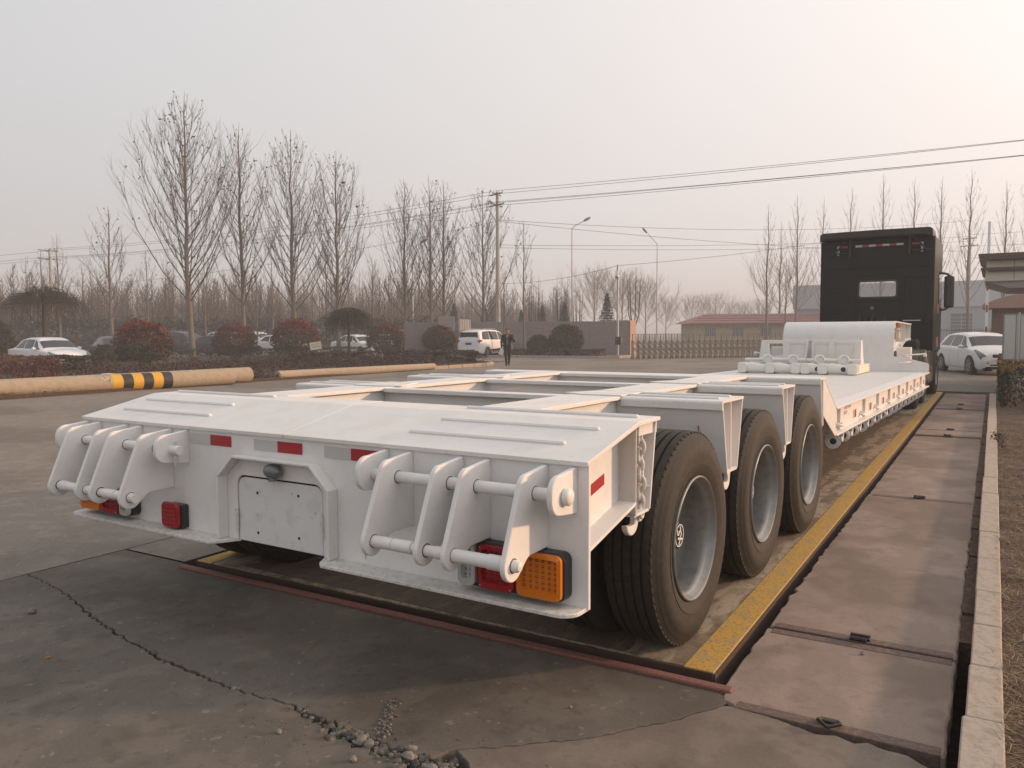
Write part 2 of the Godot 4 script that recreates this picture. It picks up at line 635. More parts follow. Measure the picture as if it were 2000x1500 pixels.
	M.foil.uv1_scale = Vector3.ONE * 6.0
	M.cream = mat(0.68, 0.62, 0.5, 0.5)
	# tractor
	M.cab = mat(0.0075, 0.0115, 0.0125, 0.42)
	M.cab.metallic_specular = 0.3
	M.cab_trim = mat(0.016, 0.013, 0.013, 0.55)
	M.guard = mat(0.055, 0.048, 0.044, 0.6)
	M.pane = glass(0.5, 0.55, 0.55, 0.12)
	M.pane_dark = mat(0.02, 0.023, 0.024, 0.05)
	M.chrome = mat(0.75, 0.75, 0.75, 0.12, 1.0)
	M.orange = mat(0.5, 0.11, 0.03, 0.4)
	M.car_white = mat(0.72, 0.73, 0.74, 0.22)
	M.car_white.clearcoat_enabled = true
	M.car_white.clearcoat = 0.8
	M.car_grey = mat(0.028, 0.03, 0.034, 0.25)
	M.car_maroon = mat(0.06, 0.018, 0.014, 0.25)
	M.car_silver = mat(0.36, 0.37, 0.38, 0.25, 0.5)
	M.blue = mat(0.02, 0.05, 0.24, 0.4)
	M.tail = mat(0.32, 0.012, 0.018, 0.15)
	# masonry and far things
	M.stone_wall = tmat(layered(512, Color(0.235, 0.20, 0.188), [[91, 0.02, 5, Color(0.185, 0.155, 0.146), 0.4, 0.75, 0.9], [92, 0.3, 2, Color(0.25, 0.21, 0.2), 0.62, 0.85, 0.6]]), 2.0, 0.85, true)
	M.pillar = tmat(layered(256, Color(0.42, 0.27, 0.21), [[93, 0.3, 2, Color(0.33, 0.21, 0.165), 0.55, 0.85, 0.7], [94, 0.02, 4, Color(0.36, 0.23, 0.18), 0.5, 0.8, 0.7]]), 1.2, 0.8, true)
	M.stainless = mat(0.27, 0.22, 0.175, 0.3, 0.6)
	M.tan = tmat(layered(256, Color(0.46, 0.38, 0.25), [[95, 0.03, 4, Color(0.31, 0.25, 0.16), 0.45, 0.8, 0.8]]), 3.0, 0.9, true)
	M.roof_red = mat(0.22, 0.09, 0.085, 0.75)
	M.factory = mat(0.38, 0.41, 0.46, 0.6)
	M.factory_light = mat(0.46, 0.49, 0.54, 0.6)
	M.win = mat(0.12, 0.14, 0.17, 0.2)
	M.bars = mat(0.06, 0.06, 0.065, 0.5, 0.4)
	M.canopy = mat(0.60, 0.555, 0.47, 0.5)
	M.canopy_band = mat(0.115, 0.075, 0.07, 0.6)
	M.soffit = mat(0.3, 0.29, 0.26, 0.7)
	M.brick_pink = tmat(layered(256, Color(0.34, 0.24, 0.2), [[96, 0.05, 4, Color(0.27, 0.19, 0.155), 0.45, 0.8, 0.9]]), 1.0, 0.9, true)
	M.brown_stone = tmat(layered(256, Color(0.16, 0.115, 0.09), [[97, 0.05, 4, Color(0.12, 0.085, 0.07), 0.45, 0.8, 0.9]]), 1.0, 0.85, true)
	M.alu = mat(0.42, 0.45, 0.43, 0.32, 0.7)
	M.grey_sheet = mat(0.20, 0.205, 0.21, 0.5, 0.2)
	M.pole_conc = tmat(layered(512, Color(0.38, 0.31, 0.225), [
		[101, 0.012, 4, Color(0.31, 0.25, 0.175), 0.42, 0.75, 0.9],
		[102, 0.08, 4, Color(0.46, 0.385, 0.29), 0.62, 0.85, 0.6],
		[103, 0.3, 2, Color(0.22, 0.175, 0.13), 0.74, 0.9, 0.6]]), 1.1, 0.92, false, fine, 0.1)
	M.pole_grey = tmat(layered(256, Color(0.40, 0.37, 0.345), [[104, 0.04, 4, Color(0.32, 0.295, 0.275), 0.45, 0.8, 0.9]]), 1.4, 0.9)
	M.stripe_yellow = mat(0.60, 0.335, 0.025, 0.6)
	M.stripe_black = mat(0.018, 0.017, 0.016, 0.6)
	M.lamp_post = mat(0.45, 0.44, 0.44, 0.4, 0.3)
	M.wire = mat(0.012, 0.012, 0.013, 0.6)
	M.rock = tmat(layered(256, Color(0.24, 0.215, 0.185), [[105, 0.05, 4, Color(0.17, 0.15, 0.13), 0.4, 0.8, 0.9]]), 0.8, 0.95, false, coarse, 3.0)
	# bark: pale trunks below, brown limbs
	M.bark = tmat(layered(256, Color(0.135, 0.118, 0.098), [[107, 0.04, 4, Color(0.24, 0.212, 0.175), 0.55, 0.75, 0.9], [108, 0.1, 3, Color(0.12, 0.1, 0.08), 0.6, 0.8, 0.8]]), 0.7, 0.95)
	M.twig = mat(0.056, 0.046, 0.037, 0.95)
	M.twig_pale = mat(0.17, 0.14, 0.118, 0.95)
	M.wood_far = mat(0.095, 0.08, 0.068, 0.95)
	M.leafy = vcol(0.75)
	M.leafy.backlight_enabled = true
	M.leafy.backlight = Color(0.25, 0.22, 0.15)
	M.dry = vcol(0.95)
	M.body = vcol(0.85)
	M.paper = mat(0.6, 0.62, 0.66, 0.7)
	M.bright_paper = mat(0.62, 0.60, 0.47, 0.6)
	M.print_ = mat(0.12, 0.11, 0.09, 0.8)


func L(x: float, h: float, s: float) -> Vector3:
	return Vector3(x, h, -s)


# a slab of concrete cast from its outline (x, z), with ragged sides down to y0
func cast(kind: String, outline: PackedVector2Array, top: float, deep: float, m: Material, parent: Node, bev := 0.006) -> MeshInstance3D:
	var b := MB.new()
	b.prism(outline, Vector3(0, top - deep, 0), Vector3(1, 0, 0), Vector3(0, 0, 1), Vector3(0, deep, 0), bev)
	return obj(kind, b, m, parent)


# a broken line between points, jittered sideways
func ragged(a: Vector2, b: Vector2, step: float, amp: float, rg: RandomNumberGenerator) -> PackedVector2Array:
	var out := PackedVector2Array()
	var k := maxi(1, int(a.distance_to(b) / step))
	var side := (b - a).normalized().orthogonal()
	for i in k:
		var j := rg.randf_range(-1, 1) * amp if i > 0 else 0.0
		if i > 0 and rg.randf() < 0.08:
			j *= 2.4
		out.append(a.lerp(b, float(i) / k) + side * j)
	return out


func yard() -> void:
	var rg := RandomNumberGenerator.new()
	rg.seed = 7
	# earth under everything that shows in joints, cracks and the weighbridge pit
	var b := MB.new()
	b.quad(Vector3(-8.5, -0.075, 1.5), Vector3(-0.05, -0.075, 1.5), Vector3(-0.05, -0.075, -3.19), Vector3(-8.5, -0.075, -3.19))
	b.quad(Vector3(-8.5, -0.075, -3.19), Vector3(-4.70, -0.075, -3.19), Vector3(-4.70, -0.075, -5.2), Vector3(-8.5, -0.075, -5.2))
	structure(obj("joint_bed", b, M.soil, self))
	b = MB.new()
	b.quad(Vector3(-5.2, -0.55, -3.0), Vector3(0.1, -0.55, -3.0), Vector3(0.1, -0.55, -24), Vector3(-5.2, -0.55, -24))
	b.quad(Vector3(-4.76, -0.55, -3.192), Vector3(-0.02, -0.55, -3.192), Vector3(-0.02, -0.075, -3.192), Vector3(-4.76, -0.075, -3.192))
	structure(obj("weighbridge_pit", b, M.pit, self))
	# the yard beyond the near slabs: one sheet with the pit and near slabs left open
	b = MB.new()
	var R := [[-600, -5.39, -600, 300], [-5.36, -4.74, -24.0, -3.46], [-5.36, 600, -600, -23.2], [0.55, 600, -23.2, 300], [-600, 600, 1.2, 300]]
	b.quad(Vector3(-600, 0, 300), Vector3(-5.40, 0, 300), Vector3(-5.40, 0, -600), Vector3(-600, 0, -600))
	b.quad(Vector3(-5.385, 0, -3.47), Vector3(-4.74, 0, -3.47), Vector3(-4.74, 0, -23.2), Vector3(-5.385, 0, -23.2))
	b.quad(Vector3(-5.385, 0, -23.2), Vector3(700, 0, -23.2), Vector3(700, 0, -600), Vector3(-5.385, 0, -600))
	b.quad(Vector3(1.6, 0, 300), Vector3(700, 0, 300), Vector3(700, 0, -23.2), Vector3(1.6, 0, -23.2))
	b.quad(Vector3(-5.385, 0, 300), Vector3(1.6, 0, 300), Vector3(1.6, 0, 1.2), Vector3(-5.385, 0, 1.2))
	# joint sides
	b.quad(Vector3(-5.40, -0.08, 1.2), Vector3(-5.40, -0.08, -30), Vector3(-5.40, 0, -30), Vector3(-5.40, 0, 1.2))
	b.quad(Vector3(-4.74, -0.55, -3.47), Vector3(-4.74, -0.55, -23.2), Vector3(-4.74, 0, -23.2), Vector3(-4.74, 0, -3.47))
	b.quad(Vector3(-5.2, -0.55, -23.2), Vector3(0.6, -0.55, -23.2), Vector3(0.6, 0, -23.2), Vector3(-5.2, 0, -23.2))
	structure(obj("ground", b, M.yard, self), "dusty grey-brown concrete yard")
	# near slabs: parted by the long broken crack and the finer crack to the pit corner
	var near := Node3D.new()
	near.name = "concrete_pavement"
	add_child(near)
	structure(near, "cracked concrete pavement behind the trailer")
	var crack := [Vector2(-5.384, -2.765), Vector2(-5.06, -2.723), Vector2(-4.765, -2.667), Vector2(-4.407, -2.564), Vector2(-4.136, -2.489), Vector2(-3.764, -2.411), Vector2(-3.424, -2.352), Vector2(-3.113, -2.330), Vector2(-2.848, -2.302), Vector2(-2.529, -2.326), Vector2(-2.411, -2.305), Vector2(-2.245, -2.277), Vector2(-2.086, -2.252), Vector2(-1.95, -2.244), Vector2(-1.79, -2.231), Vector2(-1.62, -2.25), Vector2(-1.30, -2.05), Vector2(-0.9, -1.2), Vector2(-0.86, 1.2)]
	var wide := [0.010, 0.008, 0.012, 0.016, 0.018, 0.012, 0.016, 0.020, 0.010, 0.008, 0.030, 0.060, 0.075, 0.090, 0.075, 0.05, 0.02, 0.012, 0.012]
	var up := PackedVector2Array()
	var down := PackedVector2Array()
	for i in crack.size() - 1:
		var a: Vector2 = crack[i]
		var e: Vector2 = crack[i + 1]
		var side := Vector2(0, -1)
		var k := maxi(2, int(a.distance_to(e) / 0.022))
		for j in k:
			var t := float(j) / k
			var wd := lerpf(wide[i], wide[i + 1], t)
			var p := a.lerp(e, t) + side * rg.randf_range(-0.010, 0.010)
			up.append(p + side * (wd * rg.randf_range(0.25, 0.75)))
			down.append(p - side * (wd * rg.randf_range(0.25, 0.75)))
	var meet := Vector2(-1.70, -2.33)
	# slab south of the crack
	var s1 := PackedVector2Array([Vector2(-5.384, 1.2)])
	for p in down:
		if p.x > -1.5:
			break
		s1.append(p)
	s1.append(Vector2(-1.395, -2.085))
	s1.append(Vector2(-0.945, -1.2))
	s1.append(Vector2(-0.912, 1.2))
	cast("paving_slab", s1, 0.0, 0.07, M.shade_slab, near, 0.003)
	# slab between crack and weighbridge
	var s2 := PackedVector2Array()
	for p in up:
		if p.x > -1.74:
			break
		s2.append(p)
	var fine := [meet + Vector2(-0.01, -0.03), Vector2(-1.525, -2.515), Vector2(-1.299, -2.715), Vector2(-1.086, -2.982), Vector2(-0.925, -3.26)]
	var f1 := PackedVector2Array()
	for i in fine.size() - 1:
		f1.append_array(ragged(fine[i], fine[i + 1], 0.03, 0.007, rg))
	s2.append_array(f1)
	s2.append(Vector2(-0.925, -3.27))
	s2.append(Vector2(-0.945, -3.325))
	s2.append_array(ragged(Vector2(-0.97, -3.345), Vector2(-4.70, -3.35), 0.09, 0.004, rg))
	s2.append(Vector2(-4.72, -3.45))
	s2.append(Vector2(-5.384, -3.45))
	cast("paving_slab", s2, 0.0, 0.07, M.shade_slab, near, 0.003)
	# slab on the right of the fine crack, up to the kerb
	var s3 := PackedVector2Array()
	for i in range(f1.size() - 1, 0, -1):
		s3.append(f1[i] + Vector2(0.004 + 0.006 * rg.randf(), 0.004))
	s3.append(Vector2(-1.60, -2.33))
	s3.append(Vector2(-1.38, -2.08))
	s3.append(Vector2(-0.93, -1.2))
	s3.append(Vector2(-0.9, 1.2))
	s3.append(Vector2(-0.09, 1.2))
	s3.append(Vector2(-0.10, -2.85))
	s3.append(Vector2(-0.135, -3.05))
	var brk := [Vector2(-0.155, -3.135), Vector2(-0.184, -3.155), Vector2(-0.229, -3.191), Vector2(-0.312, -3.195), Vector2(-0.369, -3.217), Vector2(-0.41, -3.186), Vector2(-0.481, -3.213), Vector2(-0.55, -3.186), Vector2(-0.624, -3.208), Vector2(-0.702, -3.232), Vector2(-0.80, -3.240), Vector2(-0.895, -3.245)]
	for i in brk.size() - 1:
		s3.append_array(ragged(brk[i], brk[i + 1], 0.02, 0.003, rg))
	s3.append(Vector2(-0.905, -3.25))
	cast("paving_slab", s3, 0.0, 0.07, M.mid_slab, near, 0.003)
	# broken stones lying in the crack
	var g := MB.new()
	var tones := [Color(0.11, 0.104, 0.094), Color(0.16, 0.15, 0.132), Color(0.075, 0.07, 0.063), Color(0.22, 0.205, 0.18), Color(0.13, 0.115, 0.095)]
	for i in crack.size() - 1:
		var a: Vector2 = crack[i]
		var e: Vector2 = crack[i + 1]
		var wd: float = (wide[i] + wide[i + 1]) * 0.5
		var k := int(a.distance_to(e) * (30 + maxf(wd - 0.02, 0.0) * 9500))
		if i > 14:
			k = int(k * 0.3)
		for j in k:
			var p := a.lerp(e, rg.randf()) + Vector2(rg.randfn(0, 0.02), rg.randfn(0, wd * 0.42 + 0.006))
			var r := rg.randf_range(0.0025, 0.009) * (1.0 + minf(wd * 14.0, 0.9)) * (1.6 if rg.randf() < 0.12 else 1.0)
			g.col = tones[rg.randi() % 5]
			g.stone(Vector3(p.x, minf(-0.040 + r * 0.6 + rg.randf() * 0.034, r * 0.25), p.y), Vector3(r * rg.randf_range(0.9, 1.5), r * 0.75, r), rg)
	for j in 170:
		var t := rg.randf()
		var p := Vector2(-2.143, -2.569).lerp(Vector2(-1.99, -2.30), t) + Vector2(rg.randfn(0, 0.016), rg.randfn(0, 0.016))
		var r := rg.randf_range(0.003, 0.008)
		g.col = tones[rg.randi() % 5]
		g.stone(Vector3(p.x, r * 0.4, p.y), Vector3(r * 1.2, r * 0.8, r), rg)
	for j in 260:
		var p := Vector2(rg.randf_range(-5.3, -1.0), rg.randf_range(-3.3, -1.9))
		if rg.randf() < 0.6:
			p = Vector2(rg.randf_range(-2.7, -1.3), -2.25 + rg.randfn(0, 0.16))
		var r := rg.randf_range(0.0015, 0.0045)
		g.col = tones[rg.randi() % 5]
		g.stone(Vector3(p.x, r * 0.3, p.y), Vector3(r * 1.2, r * 0.8, r), rg)
	tag(stuff(obj("crack_rubble", g, M.dry, self, true), "grey rubble and grit lying in the pavement crack"), "grey rubble and grit lying in the pavement crack", "gravel")


func weighbridge() -> void:
	var rg := RandomNumberGenerator.new()
	rg.seed = 17
	var t := thing("weighbridge", "long concrete weighbridge with yellow steel edges under the trailer", "weighbridge", Vector3.ZERO)
	var cuts := [-3.505, -8.78, -15.4, -22.6]
	for i in 3:
		var z0: float = cuts[i]
		var z1: float = cuts[i + 1] + 0.012
		var b := MB.new()
		b.span(Vector3(-4.50, -0.25, z0 - 0.012), Vector3(-1.195, 0.012, z1), 0.003)
		obj("deck_panel", b, M.deck, t)
		# tyre dirt lane, darkened further to paint the shade under the trailer; ragged sides
		var lane := PackedVector2Array()
		lane.append_array(ragged(Vector2(-1.50, z0 - 0.015), Vector2(-1.50, z1 + 0.004), 0.05, 0.035, rg))
		lane.append_array(ragged(Vector2(-4.25, z1 + 0.004), Vector2(-4.25, z0 - 0.015), 0.05, 0.035, rg))
		b = MB.new()
		b.prism(lane, Vector3(0, 0.0125, 0), Vector3.RIGHT, Vector3(0, 0, 1), Vector3(0, 0.0035, 0))
		obj("tyre_dirt_shade", b, M.lane, t)
		for side in [0, 1]:
			b = MB.new()
			if side == 0:
				b.span(Vector3(-1.192, -0.3, z0), Vector3(-1.05, 0.015, z1), 0.002)
			else:
				b.span(Vector3(-4.65, -0.3, z0), Vector3(-4.503, 0.015, z1), 0.004)
			obj("yellow_edge", b, M.yellow, t)
		b = MB.new()
		b.span(Vector3(-1.05, -0.34, z0), Vector3(-1.042, 0.006, z1))
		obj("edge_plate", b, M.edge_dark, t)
	var b := MB.new()
	b.span(Vector3(-4.65, -0.3, -3.502), Vector3(-1.05, 0.011, -3.494))
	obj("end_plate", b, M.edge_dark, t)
	# angle iron on the yard side
	b = MB.new()
	b.span(Vector3(-4.66, -0.06, -3.415), Vector3(-0.93, 0.012, -3.36), 0.006)
	tag(obj("angle_iron", b, M.rosy, self), "faded red steel edging bar across the end of the weighbridge", "steel bar")
	# cover slabs between weighbridge and kerb
	var zs := [-3.236, -4.24, -8.22, -13.25, -14.09, -17.86, -18.9, -22.4]
	var where := ["nearest the camera, with a raised handle on its near edge", "beside the second wheel, handle at its near seam", "long middle one with handles at both ends", "narrow one between two dark seams", "beside the low deck, past the narrow one", "short one by the gooseneck end", "farthest one before the open road"]
	for i in 7:
		var z0: float = zs[i] - 0.012
		var z1: float = zs[i + 1] + 0.008
		var s := thing("cover_slab", "brown concrete drain cover slab, " + where[i], "cover slab", Vector3.ZERO, 0.0, "cover slabs beside the weighbridge")
		var o := PackedVector2Array()
		o.append_array(ragged(Vector2(-0.11, z0), Vector2(-0.11, z1), 0.06, 0.006, rg))
		o.append(Vector2(-0.11, z1))
		o.append(Vector2(-0.95, z1))
		o.append_array(ragged(Vector2(-0.985, z1), Vector2(-0.985, z0 - 0.10), 0.05, 0.008, rg))
		if i == 0:
			o.append(Vector2(-0.955, z0 - 0.16))
			o.append(Vector2(-0.96, z0 - 0.05))
			o.append(Vector2(-0.90, z0 - 0.02))
			o.append(Vector2(-0.885, z0))
		else:
			o.append(Vector2(-0.975, z0))
		var lift: float = [0.0, 0.006, -0.004, 0.008, 0.0, 0.01, 0.0][i]
		cast("slab", o, lift, 0.12, M.slab, s, 0.008)
		for e in 2:
			var z: float = z0 if e == 0 else z1
			var d := 0.035 * (1 if e == 0 else -1)
			var q := MB.new()
			q.span(Vector3(-0.88 if i == 0 and e == 0 else -0.95, -0.08, minf(z + d * 0.12, z - d * 1.8)), Vector3(-0.125, lift + 0.003, maxf(z + d * 0.12, z - d * 1.8)), 0.003)
			obj("steel_edge", q, M.steel_dull, s)
			# lifting eye: a bent bar standing a little open
			var x := -0.535 + rg.randf_range(-0.02, 0.02)
			var h := lift + 0.008
			var zz := z - d * 0.4
			q = MB.new()
			if e == 0 and (i < 1 or i > 1):
				q.tube([Vector3(x - 0.032, h, zz - 0.045), Vector3(x - 0.042, h + 0.012, zz - 0.01), Vector3(x - 0.040, h + 0.02, zz + 0.006), Vector3(x - 0.004, h + 0.012, zz + 0.036), Vector3(x + 0.004, h + 0.012, zz + 0.036), Vector3(x + 0.042, h + 0.018, zz + 0.002), Vector3(x + 0.042, h + 0.014, zz - 0.008), Vector3(x + 0.026, h, zz - 0.05)], [0.0075], 8)
				q.box(Vector3(x - 0.002, h + 0.002, zz - 0.04), Vector3(0.075, 0.012, 0.03), Transform3D.IDENTITY, 0.004)
				obj("lifting_handle", q, M.iron, s)
			elif i != 0:
				q.tube([Vector3(x - 0.04, h, zz), Vector3(x - 0.045, h + 0.012, zz - 0.02), Vector3(x + 0.045, h + 0.012, zz - 0.02), Vector3(x + 0.04, h, zz)], [0.009], 8)
				q.tube([Vector3(x - 0.045, h + 0.004, zz + 0.012), Vector3(x + 0.03, h + 0.004, zz + 0.012)], [0.012], 8)
				obj("lifting_handle", q, M.iron, s)


func right_verge() -> void:
	var rg := RandomNumberGenerator.new()
	rg.seed = 27
	# the kerb is made of stones set end to end
	var kerb := Node3D.new()
	kerb.name = "kerb"
	add_child(kerb)
	structure(kerb, "concrete kerb beside the cover slabs")
	var z := 0.9
	var cuts := [-0.2, -1.1, -2.35, -2.98, -3.42, -3.98, -4.55, -5.15, -5.9, -6.7, -7.55, -8.3, -9.2, -10.1, -11.1, -12.1, -13.2, -14.3, -15.5, -16.6, -17.7, -19.0, -20.2, -21.4]
	for i in cuts.size() - 1:
		var b := MB.new()
		var out := -0.066 if cuts[i] > -3.4 and cuts[i] < -2.0 else -0.05
		out += rg.randf_range(-0.004, 0.004)
		var h := 0.10 + rg.randf_range(-0.004, 0.004)
		b.span(Vector3(out, -0.35, cuts[i] - 0.004), Vector3(0.074 + rg.randf_range(-0.003, 0.003), h, cuts[i + 1] + 0.0025), 0.006)
		obj("kerb_stone", b, M.kerb, kerb)
	# soil filling the slot between slabs and kerb, missing near the camera
	var f := MB.new()
	for i in 40:
		var z0 := -4.55 - i * 0.45
		var x := -0.112
		f.box(Vector3(-0.08, -0.09 + rg.randf_range(-0.01, 0.012), z0 - 0.22), Vector3(0.06, 0.17, 0.46))
	structure(obj("dirt_fill", f, M.soil, self), "dirt filling the slot along the kerb")
	# bare verge: soil sheet, a little lumpy
	var v := MB.new()
	var nz := FastNoiseLite.new()
	nz.seed = 5
	nz.frequency = 1.6
	nz.fractal_octaves = 4
	var Y := func(x: float, zz: float) -> float: return 0.075 + 0.03 * nz.get_noise_2d(x, zz) + 0.012 * clampf((x - 0.08) * 2.0, 0, 2)
	var dx := 0.06
	for i in 25:
		for j in 258:
			var x0 := 0.07 + i * dx
			var x1 := x0 + dx
			var z0 := 1.2 - j * 0.095
			var z1 := z0 - 0.095
			v.quad(Vector3(x0, Y.call(x0, z0), z0), Vector3(x1, Y.call(x1, z0), z0), Vector3(x1, Y.call(x1, z1), z1), Vector3(x0, Y.call(x0, z1), z1))
	v.quad(Vector3(1.56, 0.085, 1.2), Vector3(60, 0.085, 1.2), Vector3(60, 0.085, -23.3), Vector3(1.56, 0.085, -23.3))
	structure(obj("verge_soil", v, M.soil, self), "bare brown soil behind the kerb")
	# dry straw and grass blades on it
	var g := MB.new()
	var tones := [Color(0.30, 0.215, 0.125), Color(0.22, 0.15, 0.085), Color(0.40, 0.31, 0.19), Color(0.13, 0.085, 0.05), Color(0.10, 0.085, 0.045)]
	for i in 8200:
		var zz := -1.9 - pow(rg.randf(), 1.5) * 13.5
		var x := 0.072 + rg.randf() * rg.randf() * (0.18 + -zz * 0.05)
		var y: float = Y.call(x, zz)
		var ang := rg.randf() * TAU
		var len := rg.randf_range(0.015, 0.09)
		var d := Vector3(cos(ang), rg.randf_range(0.0, 0.5), sin(ang)) * len
		var w := Vector3(-sin(ang), 0, cos(ang)) * rg.randf_range(0.0007, 0.0019)
		var p := Vector3(x, y + 0.002, zz)
		if rg.randf() < 0.05:
			p.x -= rg.randf() * 0.05
			p.y = maxf(p.y, 0.104)
		g.col = tones[rg.randi() % 5]
		g.quad(p - w, p + w, p + d + w * 0.3, p + d - w * 0.3)
	tag(stuff(obj("dry_grass", g, M.dry, self, true)), "straw-coloured dead grass scattered on the soil by the kerb", "dry grass")
	var l := MB.new()
	for i in 420:
		var zz := -2.2 - rg.randf() * 12.0
		var x := 0.08 + rg.randf() * 0.5
		var y: float = Y.call(x, zz) + 0.006
		l.col = [Color(0.16, 0.08, 0.04), Color(0.1, 0.055, 0.03), Color(0.24, 0.14, 0.07)][rg.randi() % 3]
		var bs := Basis(Vector3(rg.randf() - 0.5, 1.5, rg.randf() - 0.5).normalized(), rg.randf() * TAU)
		var a := rg.randf_range(0.008, 0.022)
		var p := Vector3(x, y, zz)
		l.quad(p + bs * Vector3(-a, 0, 0), p + bs * Vector3(0, 0.003, a * 0.5), p + bs * Vector3(a, 0, 0), p + bs * Vector3(0, 0.003, -a * 0.5))
	tag(stuff(obj("fallen_leaves", l, M.dry, self, true)), "small brown fallen leaves lying on the verge soil", "leaves")


# profile in (s, h), pushed along x from x0 to x1
func psh(b: MB, p: PackedVector2Array, x0: float, x1: float, bev := 0.0) -> void:
	b.prism(p, L(x0, 0, 0), Vector3(0, 0, -1), Vector3.UP, Vector3(x1 - x0, 0, 0), bev)


# profile in (x, h), pushed along s
func pxh(b: MB, p: PackedVector2Array, s0: float, s1: float, bev := 0.0) -> void:
	b.prism(p, L(0, 0, s0), Vector3.RIGHT, Vector3.UP, Vector3(0, 0, -(s1 - s0)), bev)


# profile in (x, s), pushed up
func pxs(b: MB, p: PackedVector2Array, h0: float, h1: float, bev := 0.0) -> void:
	b.prism(p, L(0, h0, 0), Vector3.RIGHT, Vector3(0, 0, -1), Vector3(0, h1 - h0, 0), bev)


func sbox(b: MB, x0: float, x1: float, h0: float, h1: float, s0: float, s1: float, bev := 0.0) -> void:
	b.span(Vector3(minf(x0, x1), h0, -s1), Vector3(maxf(x0, x1), h1, -s0), bev)


func arc(c: Vector2, r: float, a0: float, a1: float, k: int) -> PackedVector2Array:
	var o := PackedVector2Array()
	for i in k + 1:
		var a := deg_to_rad(lerpf(a0, a1, float(i) / k))
		o.append(c + Vector2(cos(a), sin(a)) * r)
	return o


func mirror(p: PackedVector2Array) -> PackedVector2Array:
	var o := PackedVector2Array()
	for q in p:
		o.append(Vector2(-q.x, q.y))
	return o


func round_rect(x0: float, y0: float, x1: float, y1: float, r: float, k := 4) -> PackedVector2Array:
	var o := PackedVector2Array()
	o.append_array(arc(Vector2(x1 - r, y0 + r), r, -90, 0, k))
	o.append_array(arc(Vector2(x1 - r, y1 - r), r, 0, 90, k))
	o.append_array(arc(Vector2(x0 + r, y1 - r), r, 90, 180, k))
	o.append_array(arc(Vector2(x0 + r, y0 + r), r, 180, 270, k))
	return o


func trailer() -> void:
	var t := thing("lowbed_trailer", "white three-axle lowbed semi-trailer with dropped deck, parked on the weighbridge", "trailer", TRAILER_AT, TRAILER_TURN)
	t.rotation.x = -0.0044
	rear_beam(t)
	for side in [1.0, -1.0]:
		ramp_hinge(t, side)
		tail_lamp(t, side)
		main_beam(t, side)
	for s in [1.62, 2.90, 4.17]:
		var b := MB.new()
		sbox(b, -0.745, 0.745, 1.160, 1.190, s - 0.05, s + 0.07, 0.004)
		sbox(b, -0.745, 0.745, 0.62, 1.160, s, s + 0.016)
		obj("cross_beam", b, M.paint, t)
	for k in 2:
		for side in [1.0, -1.0]:
			outrigger(t, side, [1.655, 2.982][k], [2.043, 3.332][k], [1.752, 3.095][k], [1.948, 3.248][k], k)
	low_deck(t)
	gooseneck(t)
	wheels(t)
	# undergear: axles and springs, dim between the wheels
	for s in [1.19, 2.48, 3.78]:
		var b := MB.new()
		b.tube([L(-1.2, 0.54, s), L(1.2, 0.54, s)], [0.075], 12)
		obj("axle", b, M.dark, t)
		for x in [-0.62, 0.62]:
			b = MB.new()
			for i in 6:
				sbox(b, x - 0.045, x + 0.045, 0.60 + i * 0.02, 0.616 + i * 0.02, s - 0.58 + i * 0.09, s + 0.58 - i * 0.09)
			obj("leaf_spring", b, M.dark, t)


